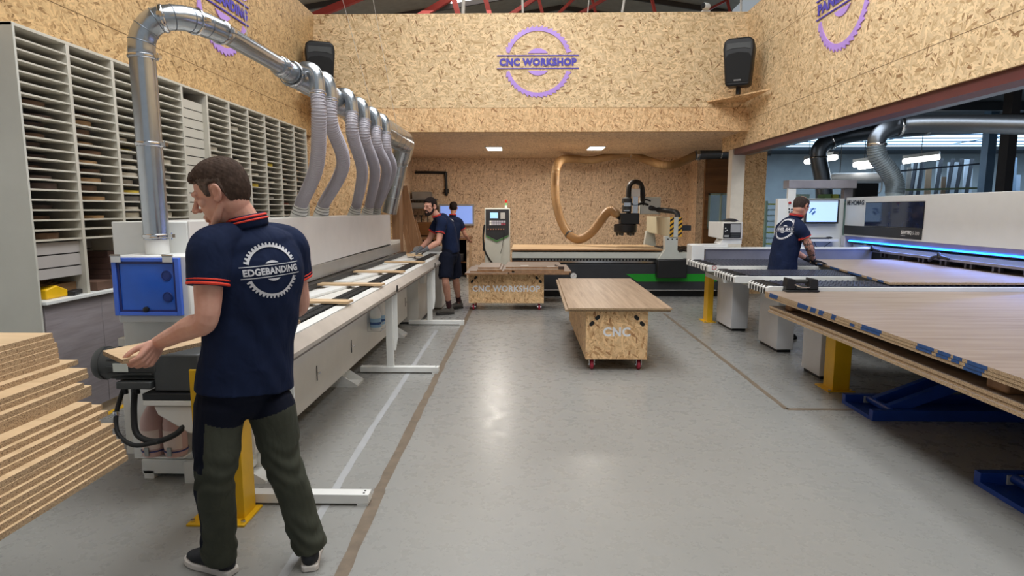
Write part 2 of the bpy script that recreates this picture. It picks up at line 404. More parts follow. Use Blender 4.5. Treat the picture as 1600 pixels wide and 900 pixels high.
# front wall: tall header and the piece left of the opening
mb = MB(); 
mb.box(-3.62, 3.9, D, D + 0.1, 3.22, ZT)
struct('wall_front', mb, 'osb', smooth=False)
mb = MB(); mb.box(-3.6, 3.62, D - 0.004, D + 0.14, 2.845, 3.215)
struct('wall_front_header', mb, 'osb_warm', smooth=False)
struct('wall_front_left', MB().box(-3.92, -2.18, D + 0.002, D + 0.1, 0, 2.84), 'osb_warm', smooth=False)
struct('trim_opening_post', MB().box(-2.18, -2.06, D + 0.01, D + 0.3, 0, 2.84), 'plank_brown', smooth=False)
# right wall: header over the wide opening into the saw hall
XR0, XR1 = 3.57, 3.46
struct('wall_right', MB().prism([(XR0, 2.64), (XR1, ZT), (XR1 + 0.2, ZT), (XR0 + 0.2, 2.64)], 'y', -3.0, 11.3), 'osb', smooth=False)
JN = plain('board_joint', (112, 84, 54), 0.8)
def xs_(z, a, b_, z0): return a + (b_ - a) * (z - z0) / (ZT - z0)
for k, z in enumerate((3.02, 4.02)): struct('trim_joint_%d' % (k + 1), MB().box(xs_(z, XR0, XR1, 2.64) - 0.0012, xs_(z, XR0, XR1, 2.64) + 0.01, -3.0, D, z - 0.0022, z + 0.0022), JN, smooth=False)
for k, z in enumerate((3.10, 3.72)): struct('trim_joint_%d' % (k + 3), MB().box(xs_(z, XL0, XL1, 2.80) - 0.01, xs_(z, XL0, XL1, 2.80) + 0.0012, -3.0, D, z - 0.0022, z + 0.0022), JN, smooth=False)
struct('trim_right_beam', MB().box(3.60, 3.80, -3.0, 11.0, 2.54, 2.638), plain('oxide_red', (96, 44, 42), 0.5), smooth=False)
struct('trim_right_rail', MB().box(3.80, 3.95, -3.0, 11.0, 2.55, 2.62), 'galvanised_dark', smooth=False)
# back room
struct('ceiling_back', MB().box(-3.9, 5.25, D + 0.14, 15.5, 2.87, 2.93), 'osb_back', smooth=False)
struct('wall_back', MB().box(-3.0, 4.25, 15.3, 15.4, 0, 2.9), 'osb_back', smooth=False)
struct('wall_back_left', MB().box(-2.95, -2.80, D + 0.6, 15.3, 0, 2.9), 'osb_back', smooth=False)
struct('trim_back_pilaster', MB().box(4.05, 4.36, 14.6, 15.3, 0, 2.9), 'osb_back', smooth=False)
a = pyy(1107, 302, 13.6); b_ = pyy(1166, 358, 13.6)
mb = MB(); xs0, xs1 = 3.95, 5.25
mb.box(xs0, a.x, 13.6, 13.7, 0, 2.9); mb.box(b_.x, xs1, 13.6, 13.7, 0, 2.9); mb.box(a.x, b_.x, 13.6, 13.7, 0, b_.z); mb.box(a.x, b_.x, 13.6, 13.7, a.z, 2.9)
struct('wall_back_right', mb, 'brown_board', smooth=False)
wf = struct('window_1', MB().box(a.x, b_.x, 13.66, 13.672, b_.z, a.z), plain('window_glass', (150, 176, 180), 0.08, alpha=0.35), smooth=False)
mb = MB()
for x0, x1, z0, z1 in ((a.x, a.x + 0.05, b_.z, a.z), (b_.x - 0.05, b_.x, b_.z, a.z), (a.x + 0.28, a.x + 0.31, b_.z, a.z), (a.x, b_.x, a.z - 0.04, a.z), (a.x, b_.x, b_.z, b_.z + 0.04)): mb.box(x0, x1, 13.61, 13.69, z0, z1)
build('window_frame', mb, plain('pale_green_frame', (176, 196, 186), 0.4), wf)
pa = pyy(1162, 300, 11.7); pb = pyy(1196, 300, 11.7)
struct('trim_corner_post', MB().box(pa.x, pb.x, 11.7, 12.0, 0, 2.75), 'osb_warm', smooth=False)
# white post carrying the right header
pa = pyy(1142, 300, 10.75); pb = pyy(1162, 300, 10.75)
struct('trim_white_post', MB().box(pa.x, pb.x, 10.75, 10.95, 0, 2.635), plain('post_paint', (222, 214, 200), 0.5), smooth=False)
# main roof: sheeting, purlins, red trusses, roof lights
ROOF = plain('roof_sheet', (150, 142, 126), 0.6, var=0.1)
RED = plain('truss_red', (168, 58, 46), 0.5)
def roofz(x): return 7.25 - abs(x - 1.0) * 0.16
mb = MB()
for x0, x1, y0, y1 in ((-6.5, -1.9, -3.2, 24), (-1.9, 1.0, -3.2, -0.6), (-1.9, 0.05, 9.4, 12.2), (-1.9, 1.0, 9.0, 9.4), (1.0, 1.7, -3.2, 24), (1.7, 2.8, 7.2, 24), (2.8, 5.2, -3.2, 24), (0.05, 1.0, 9.4, 24), (-1.9, 0.05, 16.5, 24), (1.7, 2.8, -3.2, -0.6)):
    mb.add([(x0, y0, roofz(x0)), (x1, y0, roofz(x1)), (x1, y1, roofz(x1)), (x0, y1, roofz(x0)), (x0, y0, roofz(x0) + 0.05), (x1, y0, roofz(x1) + 0.05), (x1, y1, roofz(x1) + 0.05), (x0, y1, roofz(x0) + 0.05)],
           [(0, 1, 2, 3), (4, 7, 6, 5), (0, 4, 5, 1), (1, 5, 6, 2), (2, 6, 7, 3), (3, 7, 4, 0)])
struct('ceiling_roof', mb, ROOF, smooth=False)
LITE = plain('rooflight_sheet', (250, 252, 255), 0.5, emit=3.0, var=0.0)
n = 0
for x0, x1, y0, y1 in ((-1.9, 1.0, -0.6, 9.0), (1.7, 2.8, -0.6, 7.2), (-1.9, 0.05, 12.2, 16.5)):
    n += 1
    mb = MB(); mb.add([(x0, y0, roofz(x0) + 0.06), (x1, y0, roofz(x1) + 0.06), (x1, y1, roofz(x1) + 0.06), (x0, y1, roofz(x0) + 0.06), (x0, y0, roofz(x0) + 0.09), (x1, y0, roofz(x1) + 0.09), (x1, y1, roofz(x1) + 0.09), (x0, y1, roofz(x0) + 0.09)],
        [(0, 1, 2, 3), (4, 7, 6, 5), (0, 4, 5, 1), (1, 5, 6, 2), (2, 6, 7, 3), (3, 7, 4, 0)])
    struct('window_%d' % (n + 1), mb, LITE, smooth=False)
mb = MB()
for y in (11.4, 13.0, 14.6, 16.2, 17.8, 19.4):
    mb.bar((-6.5, y, roofz(-6.5) - 0.06), (1.0, y, roofz(1.0) - 0.06), 0.06, 0.12); mb.bar((1.0, y, roofz(1.0) - 0.06), (5.2, y, roofz(5.2) - 0.06), 0.06, 0.12)
struct('trim_purlins', mb, plain('purlin_dark', (70, 62, 56), 0.6), smooth=False)
for k, (x0, z0, x1, z1, y, hh) in enumerate(((-4.4, 5.35, -1.5, 6.45, 12.6, 0.13), (-2.7, 5.7, -0.9, 6.7, 14.2, 0.13), (-0.95, 5.9, 0.4, 6.75, 15.4, 0.09), (0.5, 5.75, 1.5, 6.7, 14.4, 0.06), (1.0, 5.6, 2.6, 6.5, 13.4, 0.06), (3.6, 5.9, 4.8, 6.5, 15.0, 0.05))):
    mb = MB(); mb.bar((x0, y, z0), (x1, y, z1), 0.09, hh); mb.bar((x1 - 0.1, y, z1 - 0.05), (x1 + 0.25, y, z1 - 1.3), 0.08, hh * 0.8)
    struct('trim_truss_%d' % (k + 1), mb, RED, smooth=False)
struct('wall_gable', MB().box(-6.5, 5.3, 22.0, 22.1, 2.95, 8), plain('gable_sheet', (132, 124, 110), 0.7), smooth=False)
# far saw hall on the right
HALLW = plain('hall_cladding', (150, 156, 160), 0.6, var=0.12, scale=1.5)
DARKC = plain('hall_ceiling_dark', (44, 50, 58), 0.7)
struct('wall_hall_back', MB().box(4.3, 24, 24.0, 24.1, 0, 4.6), HALLW, smooth=False)
struct('wall_hall_right', MB().box(23.4, 23.5, -3.2, 24, 0, 4.6), HALLW, smooth=False)
HZ = 3.72
mb = MB()
mb.box(3.95, 23.4, -3.2, 15.4, HZ, HZ + 0.1); mb.box(3.95, 7.4, 15.4, 24, HZ, HZ + 0.1); mb.box(7.4, 23.4, 22.4, 24, HZ, HZ + 0.1)
struct('ceiling_hall', mb, DARKC, smooth=False)
mb = MB(); mb.box(7.4, 23.4, 15.4, 22.4, HZ + 0.12, HZ + 0.15)
struct('window_5', mb, plain('hall_rooflight', (196, 228, 255), 0.5, emit=2.2, var=0.25, scale=0.9), smooth=False)
mb = MB()
for k in range(7): mb.box(7.4, 23.4, 15.9 + k * 0.95, 16.05 + k * 0.95, HZ + 0.1, HZ + 0.118)
for k in range(5): mb.box(8.6 + k * 2.9, 8.7 + k * 2.9, 15.4, 21.2, HZ + 0.085, HZ + 0.099)
struct('ceiling_hall_bars', mb, plain('hall_roof_blue', (64, 104, 136), 0.6), smooth=False)
mb = MB()
for y in (9.6, 12.6, 15.3): mb.box(4.0, 23.4, y, y + 0.12, HZ - 0.16, HZ - 0.001)
struct('trim_hall_beams', mb, plain('hall_steel', (52, 60, 72), 0.5), smooth=False)
# floor tapes
def tape(pts, wd, label):
    mb = MB(); L = []; Rr = []; r_ = random.Random(3)
    for k, (p, q) in enumerate(zip(pts[:-1], pts[1:])):
        p, q = V(p), V(q); d = (q - p).normalized(); nn = V((-d.y, d.x, 0)); steps = max(2, int((q - p).length / 0.12))
        vv = []
        for i in range(steps + 1):
            c = p.lerp(q, i / steps); j1 = wd / 2 * (1 + (r_.random() - 0.5) * 0.35); j2 = wd / 2 * (1 + (r_.random() - 0.5) * 0.35)
            for s_, j in ((1, j1), (-1, j2)):
                for z in (0.0002, 0.0014): vv.append((c + nn * s_ * j) * 1.0 + V((0, 0, z)))
        fs = []
        for i in range(steps):
            o = i * 4; fs += [(o + 1, o + 5, o + 7, o + 3), (o, o + 1, o + 5, o + 4), (o + 2, o + 6, o + 7, o + 3), (o, o + 2, o + 6, o + 4)]
        mb.add(vv, fs)
    return tag(build('floor_tape', mb, TAPE, recalc=True, smooth=False), label, 'floor tape')
tape([(-0.76, 1.2, 0), (-0.83, 3.3, 0), (-0.85, 6.0, 0), (-0.87, 10.6, 0)], 0.062, 'worn brown tape line on the floor along the edgebanding machine')
tape([(2.17, 9.4, 0), (2.15, 7.0, 0), (2.12, 4.80, 0), (2.75, 4.80, 0)], 0.042, 'brown tape line on the floor turning towards the blue lift table')
tape([(-1.05, 2.2, 0), (-1.12, 4.2, 0), (-1.18, 8.0, 0)], 0.045, 'faint white line on the floor beside the edgebanding machine')
bpy.data.objects['floor_tape.002'].data.materials[0] = plain('faint_white_line', (164, 165, 166), 0.5)
# ------------------------------------------------------------ left side: pigeonhole shelving with edge-banding coils
ORD = ['first', 'second', 'third', 'fourth', 'fifth', 'sixth', 'seventh', 'eighth', 'ninth', 'tenth', 'eleventh', 'twelfth', 'thirteenth', 'fourteenth', 'fifteenth', 'sixteenth', 'seventeenth', 'eighteenth', 'nineteenth', 'twentieth', 'twenty-first', 'twenty-second', 'twenty-third']
SX, SB, STOP, SP, NR = -3.30, -3.86, 2.78, 0.0695, 20
DIV = [4.04, 4.50, 4.98, 5.48, 5.97, 6.44, 6.91, 7.38, 7.85, 8.33, 8.84, 9.32]
SBOT = STOP - NR * SP - 0.012
sh = thing('pigeonhole_shelving', 'long white pigeonhole shelving unit under the chipboard wall on the left', 'shelving', (-3.6, 6.6, 0))
build('top_panel', MB().box(SB, SX, DIV[0] - 0.02, DIV[-1] + 0.02, STOP, STOP + 0.022), SHELFW, sh, 0.002)
build('back_panel', MB().box(SB - 0.012, SB, DIV[0], DIV[-1], 0.0, STOP), SHELFW, sh)
build('side_panel', MB().box(SB, SX + 0.004, DIV[0] - 0.02, DIV[0] - 0.002, 0, STOP + 0.02), plain('shelf_side_grey', (196, 194, 184), 0.5, var=0.03), sh, 0.002)
build('side_panel', MB().box(SB, SX, DIV[-1] - 0.0, DIV[-1] + 0.02, 0, STOP), SHELFW, sh, 0.002)
for y in DIV[1:-1]: build('divider', MB().box(SB, SX, y - 0.016, y + 0.016, 0.97, STOP), SHELFW, sh, 0.002)
rest = MB(); cnt = 0
for c in (0, 1, 2, 3, 5, 6, 7, 8, 9, 10):
    for r_ in range(1, NR + 1):
        z = STOP - r_ * SP; y0, y1 = DIV[c] + (0.016 if c else 0), DIV[c + 1] - 0.016
        if cnt < 100:
            if cnt == 0: s0 = build('shelf_board', MB().box(SB, SX - 0.004, y0, y1, z - 0.006, z + 0.006), SHELFW, sh)
            else: build('shelf_board', MB().box(SB, SX - 0.004, y0, y1, z - 0.006, z + 0.006), SHELFW, sh)
            cnt += 1
        else: rest.box(SB, SX - 0.004, y0, y1, z - 0.006, z + 0.006)
build('shelf_board_rows', rest, SHELFW, sh, kind='stuff')
def slats(y0, y1, z0, z1, mat, x=SX - 0.05):
    mb = MB(); z = z1
    while z > z0 + 0.02:
        mb.box(x - 0.016, x, y0 + 0.016, y1 - 0.016, max(z0, z - 0.088), z - 0.006); z -= 0.092
    build('slatwall_panel', mb, mat, sh)
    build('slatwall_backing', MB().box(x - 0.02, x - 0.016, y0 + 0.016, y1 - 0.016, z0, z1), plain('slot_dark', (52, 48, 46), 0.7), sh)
slats(DIV[4], DIV[5], 1.0, STOP - 0.09, SHELFW)
GREYSL = plain('slat_grey', (176, 170, 166), 0.5, var=0.03)
slats(DIV[0], DIV[1], 1.12, SBOT, GREYSL, SX - 0.03)
slats(DIV[1], DIV[2], 0.99, SBOT, plain('slat_grey_deep', (150, 144, 142), 0.5, var=0.03), SX - 0.28)
# coils: flat rings lying in the slots
def coil_mb(R1, h):
    mb = MB(); n = 28
    pr = [(R1 * 0.42, 0), (R1, 0), (R1, h), (R1 * 0.42, h)]
    vs_ = []
    for i in range(n):
        a = 2 * math.pi * i / n
        for rr, z in pr: vs_.append((rr * math.cos(a), rr * math.sin(a), z))
    fs = [(i * 4 + j, ((i + 1) % n) * 4 + j, ((i + 1) % n) * 4 + (j + 1) % 4, i * 4 + (j + 1) % 4) for i in range(n) for j in range(4)]
    return mb.add(vs_, fs)
COILC = {'dark brown': (70, 52, 42), 'brown': (104, 76, 54), 'tan': (168, 132, 90), 'cream': (206, 198, 180), 'grey': (150, 146, 138), 'yellow': (206, 180, 60), 'blue': (90, 140, 160), 'red-brown': (120, 66, 50)}
CP = {}
def coil(col, row, colour, R1, h, dx, dy):
    key = (colour, round(R1, 2), round(h, 3))
    z = STOP - row * SP + 0.0063
    yc = (DIV[col] + DIV[col + 1]) / 2 + dy
    loc = (SX - 0.035 - R1 - dx, yc, z)
    lab = '%s edge-banding coil, %s shelving column from the near end, %s slot down' % (colour, ORD[col], ORD[row - 1])
    if key not in CP:
        me = coil_mb(R1, h).mesh('edge_banding_coil', plain('coil_' + colour.replace(' ', '_').replace('-', '_'), COILC[colour], 0.55, var=0.12)); finish(me, 40); CP[key] = me
    o = bpy.data.objects.new('edge_banding_coil', CP[key]); COL.objects.link(o); o.location = loc
    tag(o, lab, 'coil', 'edge-banding coils in the pigeonholes')
cr = random.Random(11)
for col, rows, cols_ in ((0, (7, 8, 9, 10, 11, 12, 13, 14, 15, 17, 18, 20), ('dark brown', 'brown', 'dark brown')), (1, (7, 8, 9, 10, 11, 12, 13, 14, 15, 16, 18), ('tan', 'tan', 'brown', 'brown')),
                         (2, (8, 9, 10, 11, 12, 13, 14, 15, 16, 17, 18), ('cream', 'cream', 'yellow', 'cream', 'grey')), (3, (8, 9, 10, 11, 12, 13, 14, 15, 16, 17, 18), ('grey', 'cream', 'cream')),
                         (5, (5, 7, 8, 9, 10, 12, 14), ('cream', 'grey')), (6, (4, 5, 6, 8, 9, 11, 12), ('cream', 'cream', 'grey')), (7, (9, 11, 12, 13, 14, 16, 18), ('cream', 'yellow', 'grey')),
                         (8, (9, 10, 12, 13, 15, 17, 19), ('cream', 'yellow', 'cream', 'grey')), (9, (9, 10, 11, 12, 14, 16), ('blue', 'red-brown', 'grey', 'cream')), (10, (9, 10, 11, 12, 13, 14), ('tan', 'tan', 'brown'))):
    for k, row in enumerate(rows):
        coil(col, row, cols_[(k + row) % len(cols_)], cr.choice((0.13, 0.15, 0.17)), cr.choice((0.022, 0.03, 0.042)), cr.choice((0.0, 0.02, 0.06)), cr.uniform(-0.05, 0.03))
# base cabinets under the shelving
bc = thing('base_cabinet', 'lilac-grey woodgrain base cabinet with a white worktop below the shelving', 'cabinet', (-3.5, 5.6, 0))
build('worktop', MB().box(SB, SX + 0.03, DIV[0] + 0.004, 6.4, 0.95, 0.975), WHITE, bc, 0.003)
build('carcass', MB().box(SB, SX - 0.02, DIV[0] + 0.004, 6.4, 0.09, 0.95), SHELFW, bc)
for y0, y1 in ((4.06, 4.62), (4.625, 5.2), (5.205, 5.8), (5.805, 6.39)): build('door', MB().box(SX - 0.02, SX, y0, y1, 0.1, 0.945), 'cabinet_lilac', bc, 0.002)
build('plinth', MB().box(SB, SX - 0.03, DIV[0] + 0.004, 6.4, 0.0, 0.09), GREYSL, bc)
tag(build('floor_tape', MB().box(SX - 0.025, SX + 0.03, 4.5, 5.4, 0.0005, 0.002), YELLOW, smooth=False), 'yellow tape strip on the floor at the base cabinet plinth', 'floor tape')
# clutter on the worktop
ZW = 0.9755
br = plain('brown_card', (92, 66, 52), 0.7, var=0.15)
p = pxx(76, 462, SX - 0.1)
mb = MB(); mb.prism([(4.14, ZW), (4.34, ZW), (4.34, ZW + 0.05), (4.24, ZW + 0.09), (4.14, ZW + 0.07)], 'x', SX - 0.13, SX - 0.04)
tag(build('hand_tool', mb, YELLOW, bevel=0.008), 'small yellow hand tool on the white worktop beside the shelving side', 'tool')
t = thing('glass_jar', 'clear glass jar standing at the near end of the white worktop', 'jar', (SX - 0.2, 4.13, ZW))
ident(t)
build('body', MB().lathe([(0.045, 0), (0.05, 0.02), (0.05, 0.13), (0.036, 0.15), (0.038, 0.16)], (0, 0, 0)), plain('jar_glass', (190, 190, 186), 0.1, alpha=0.45), t)
build('contents', MB().lathe([(0.04, 0.006), (0.043, 0.02), (0.043, 0.07)], (0, 0, 0)), br, t)
t = thing('storage_basket', 'brown open box of offcuts on the white worktop', 'box', (SX - 0.2, 4.36, ZW)); ident(t)
mb = MB(); mb.box(-0.12, 0.12, -0.12, 0.12, 0, 0.01)
for a_ in ((-0.12, -0.11, -0.12, 0.12), (0.11, 0.12, -0.12, 0.12), (-0.11, 0.11, -0.12, -0.11), (-0.11, 0.11, 0.11, 0.12)): mb.box(*a_, 0.01, 0.09)
build('box_shell', mb, plain('box_tan', (138, 104, 70), 0.7), t)
mb = MB(); k_ = random.Random(5)
for i in range(6): mb.obox((k_.uniform(-0.06, 0.06), k_.uniform(-0.07, 0.07), 0.07 + i * 0.008), (0.16, 0.03, 0.012), (k_.uniform(-0.2, 0.2), k_.uniform(-0.2, 0.2), k_.uniform(0, 3)))
build('offcut_pile', mb, 'plank_brown', t, kind='stuff')
tag(build('tape_measure_tool', MB().obox((SX - 0.05, 4.42, ZW + 0.018), (0.06, 0.17, 0.035), (0, 0, 0.3)), BLACK, bevel=0.008), 'flat black tool at the front of the white worktop', 'tool')
tag(build('cardboard_box', MB().box(SX - 0.27, SX - 0.02, 4.62, 4.80, ZW, ZW + 0.07), br, bevel=0.004), 'low dark brown cardboard box on the worktop near the mug', 'box')
for i in range(6):
    o = build('carton', MB().box(SX - 0.26, SX - 0.06 - 0.012 * (i % 3), 4.86, 5.10 - 0.01 * (i % 2), ZW + i * 0.049, ZW + i * 0.049 + 0.047), plain('dark_carton', (78, 54, 46), 0.7, var=0.1), bevel=0.002)
    tag(o, 'dark brown flat carton, %s from the bottom of the worktop pile' % ORD[i], 'box', 'dark cartons on the worktop')
t = thing('mug', 'white china mug on the worktop beside the blue-windowed machine box', 'mug', (SX - 0.02, 5.02, ZW)); ident(t)
t.location = (SX - 0.0, 5.16, ZW)
build('cup', MB()._lathe2([(0.036, 0), (0.042, 0.01), (0.043, 0.1), (0.039, 0.1), (0.037, 0.012)], V((0, 0, 0)), V((0, 0, 1)), 24, True), WHITE, t)
mb = MB(); mb.tube([(-0.04, 0.0, 0.085), (-0.07, 0, 0.08), (-0.075, 0, 0.05), (-0.065, 0, 0.025), (-0.04, 0, 0.018)], 0.007, 8); build('handle', mb, WHITE, t)

# ------------------------------------------------------------ stack of cut panels at the far left of the photo
CS = [(82, 520), (84.4, 528), (89, 535), (90.6, 543), (91.5, 551), (93, 559), (122, 562), (136, 575), (138, 583), (131, 598), (143, 602), (143, 610), (143, 628), (159.5, 632), (169, 641), (157, 657), (178, 661), (175.5, 671), (181, 679), (189, 686), (194, 693), (197, 702), (200, 711)]
for i, (px, py) in enumerate(CS):
    z = 1.125 - 0.0192 * i; c = pz(px, py, z)
    mb = MB(); x1, y1 = c.x, c.y; x0, y0 = x1 - 1.0, y1 - 1.75
    mb.box(x0, x1, y0, y1, z - 0.0188, z)
    mb.m = [1, 1, 0, 0, 0, 0]
    mb.f = mb.f; o = build('particleboard_sheet', mb, ['chip_edge', 'ply_face'], smooth=False)
    tag(o, 'particleboard panel with pale wood face, %s from the top of the left stack' % ORD[i] if i else 'topmost particleboard panel with pale wood face on the left stack', 'panel', 'panels stacked at the left')
zb = 1.125 - 0.0192 * len(CS)
t = thing('lift_table', 'blue lift table under the panel stack on the left', 'lift table', (-2.2, 1.3, 0))
build('platform', MB().box(-2.5, -1.75, 0.6, 1.8, zb - 0.09, zb + 0.0003), BLUEP, t, 0.004)
build('base_frame', MB().box(-2.5, -1.75, 0.6, 1.8, 0, 0.08), BLUEP, t, 0.004)
mb = MB(); 
for y in (0.7, 1.7): mb.bar((-2.45, y, 0.08), (-1.85, y, zb - 0.09), 0.04, 0.07); mb.bar((-1.85, y + 0.045, 0.08), (-2.45, y + 0.045, zb - 0.09), 0.04, 0.07)
build('scissor_arm', mb, BLUEP, t)

# ------------------------------------------------------------ edgebanding machine
eb = thing('edgebanding_machine', 'long white edgebanding machine running down the left side of the shop', 'machine', (-1.95, 6.2, 0))
build('hood', MB().prism([(3.6, 1.06), (9.05, 1.10), (9.05, 1.53), (3.6, 1.53)], 'x', -2.47, -2.012), WHITE, eb, 0.006)
build('hood_front', MB().prism([(3.602, 1.06), (9.05, 1.10), (9.05, 1.532), (3.602, 1.532)], 'x', -2.0115, -2.0), plain('hood_shade_grey', (214, 210, 206), 0.32, var=0.03), eb, 0.003)  # long side greyer than the hood, its shade put into the colour
build('hood_lower_panel', MB().box(-2.42, -1.99, 3.62, 9.7, 0.94, 1.075), plain('brushed_panel', (176, 174, 170), 0.3, metal=0.6, var=0.05), eb, 0.003)
build('outfeed_block', MB().box(-2.42, -2.0, 9.06, 9.75, 1.076, 1.13), CREAM, eb, 0.004)
build('body_panel', MB().box(-2.40, -1.62, 3.47, 8.25, 0.135, 0.85), CREAM, eb, 0.005)
build('table_top', MB().box(-2.40, -1.56, 3.62, 9.9, 0.852, 0.885), CREAM, eb, 0.003)
build('pressure_track', MB().box(-1.985, -1.90, 3.7, 9.7, 0.889, 0.935), BLACK, eb, 0.004)
mb = MB()
for k in range(150):
    y = 3.45 + k * 0.042; 
    for x in (-1.52, -1.462): mb.box(x, x + 0.05, y, y + 0.034, 0.887, 0.905)
build('chain_track', mb, RUBBER, eb, kind='stuff')
build('chain_bed', MB().box(-1.535, -1.40, 3.42, 9.75, 0.856, 0.886), DGREY, eb)
# outrigger: rollers, outer profile
sr_ = build('support_rail', MB().prism([(-1.385, 0.80), (-1.25, 0.80), (-1.25, 0.825), (-1.315, 0.888), (-1.385, 0.888)], 'y', 3.0, 9.65), plain('rail_taupe', (176, 168, 158), 0.35, metal=0.2), eb, smooth=False)
build('rail_edge', MB().box(-1.40, -1.318, 3.0, 9.65, 0.8885, 0.896), WHITE, sr_, smooth=False)
build('rail_foot', MB().box(-1.38, -1.26, 3.0, 9.65, 0.782, 0.7998), plain('rail_foot_grey', (120, 114, 108), 0.5), sr_, smooth=False)  # darker grey strip along the underside of the rail
mb = MB()
for y in (3.7, 4.75, 5.85, 6.9, 7.9): mb.bar((-1.80, y, 0.899), (-1.66, y + 0.95, 0.899), 0.13, 0.022)
build('support_bars', mb, WHITE, eb, 0.002)
mb = MB(); 
for y in (5.85, 8.38): mb.box(-1.245, -1.238, y - 0.015, y + 0.03, 0.81, 0.87)
build('rail_joint', mb, BLACK, eb)
for y in (3.15, 5.85, 8.38):
    lg = build('stand_leg', MB().box(-1.36, -1.29, y - 0.02, y + 0.02, 0.065, 0.80), WHITE, eb, 0.003)
    mb = MB(); mb.prism([(-1.375, 0.80), (-1.25, 0.80), (-1.25, 0.35), (-1.275, 0.22), (-1.29, 0.22), (-1.29, 0.35)], 'y', y + 0.022, y + 0.032); build('gusset', mb, WHITE, lg)
    ft = build('stand_foot', MB().box(-1.62, -0.845, y - 0.035, y + 0.035, 0.012, 0.065), WHITE, eb, 0.003)
    build('foot_pad', MB().box(-0.91, -0.85, y - 0.034, y + 0.034, 0, 0.0118), WHITE, ft)
    mb = MB(); 
    for dy in (-0.014, 0.014): mb.lathe([(0.006, 0.0652), (0.006, 0.067)], (-0.875, y + dy, 0), n=10)
    build('bolt_hole', mb, BLACK, ft)
for y in (3.48, 5.45, 7.6):
    mb = MB(); mb.prism([(-2.0, 0.134), (-1.70, 0.134), (-1.52, 0.02), (-1.52, 0.0), (-2.0, 0.0)], 'y', y - 0.11, y - 0.10); mb.prism([(-2.0, 0.134), (-1.70, 0.134), (-1.52, 0.02), (-1.52, 0.0), (-2.0, 0.0)], 'y', y + 0.10, y + 0.11)
    mb.box(-2.0, -1.52, y - 0.10, y + 0.10, 0, 0.012); mb.box(-1.70, -1.69, y - 0.1, y + 0.1, 0.02, 0.134)
    build('floor_bracket', mb, WHITE, eb)
for p in (pxx(495, 583, -1.62), pxx(549, 541, -1.62), pxx(633, 472, -1.62)):
    mb = MB(); mb.box(-1.6195, -1.616, p.y - 0.008, p.y + 0.008, p.z - 0.06, p.z + 0.06); hk = build('door_slot', mb, DGREY, eb)
    mb = MB(); mb.bar((-1.604, p.y - 0.025, p.z), (-1.604, p.y + 0.025, p.z), 0.012, 0.012); mb.box(-1.617, -1.604, p.y - 0.006, p.y + 0.006, p.z - 0.006, p.z + 0.006); build('t_handle', mb, CHROME, hk)
# near end: base box, column, blue-windowed box, motor, plates
build('end_column', MB().box(-2.34, -1.66, 3.44, 3.60, 0.12, 1.08), WHITE, eb, 0.006)
build('end_plinth', MB().box(-2.29, -1.66, 3.43, 3.62, 0.03, 0.118), WHITE, eb, 0.004)
build('levelling_foot', MB().box(-2.28, -2.22, 3.43, 3.47, 0, 0.049), WHITE, eb)
build('levelling_foot', MB().box(-1.74, -1.68, 3.43, 3.47, 0, 0.049), WHITE, eb)
bx = build('window_box', MB().box(-2.30, -1.885, 3.35, 3.72, 0.965, 1.345), WHITE, eb, 0.008)
BLT = plain('blue_acrylic_frame', (70, 112, 220), 0.2, var=0.05)
mb = MB(); 
for a_ in ((-2.30, -2.275, 1.01, 1.335), (-1.945, -1.92, 1.01, 1.335), (-2.275, -1.945, 1.01, 1.03), (-2.275, -1.945, 1.315, 1.335)): mb.box(a_[0], a_[1], 3.322, 3.348, a_[2], a_[3])
build('blue_frame', mb, BLT, bx, 0.002)
mb = MB(); 
for a_ in ((-2.275, -2.262, 1.03, 1.315), (-1.958, -1.945, 1.03, 1.315), (-2.262, -1.958, 1.03, 1.043), (-2.262, -1.958, 1.302, 1.315)): mb.box(a_[0], a_[1], 3.330, 3.3348, a_[2], a_[3])
build('frame_shadow', mb, plain('frame_shadow_navy', (24, 40, 110), 0.3), bx)  # strips stand for the frame's shadow on the window, painted navy
build('blue_window', MB().box(-2.275, -1.945, 3.335, 3.347, 1.03, 1.315), plain('blue_acrylic', (40, 96, 200), 0.12, var=0.18, scale=3), bx)
mb = MB()
for z in (1.115, 1.235): mb.ring((-2.0, 3.334, z), 0.026, 0.004, (0, 1, 0), 24, 6); mb.lathe([(0.022, 0), (0.022, 0.002)], (-2.0, 3.331, z), (0, 1, 0)); build('vent_ring', mb, plain('deep_blue', (28, 56, 130), 0.3), bx); mb = MB()
build('latch_knob', MB().lathe([(0.016, 0), (0.016, 0.012), (0.009, 0.016)], (-2.125, 3.335, 1.045), (0, -1, 0)), BLACK, bx)
mb = MB()
for x in (-2.265, -1.975): mb.box(x - 0.028, x + 0.028, 3.312, 3.321, 1.312, 1.348); mb.tube([(x - 0.03, 3.314, 1.350), (x + 0.03, 3.314, 1.350)], 0.006, 8)
for x in (-2.265, -1.975):
    h_ = MB().box(x - 0.028, x + 0.028, 3.312, 3.321, 1.312, 1.348); h_.tube([(x - 0.03, 3.314, 1.350), (x + 0.03, 3.314, 1.350)], 0.006, 8); build('hinge', h_, CHROME, bx)
build('duct_stub', MB().lathe([(0.062, 1.346), (0.062, 1.47)], (-2.14, 3.5, 0), n=28), WHITE, eb)
build('side_knob', MB().lathe([(0.05, 0), (0.05, 0.03), (0.03, 0.045)], (-1.885, 3.47, 1.19), (1, 0, 0)), BLACK, eb)
mt = build('motor', MB().lathe([(0.06, 0.0), (0.085, 0.012), (0.092, 0.03), (0.092, 0.05), (0.086, 0.052), (0.086, 0.36), (0.07, 0.37)], (-2.34, 3.22, 0.765), (1, 0, 0), 28), DGREY, eb)
mb = MB(); 
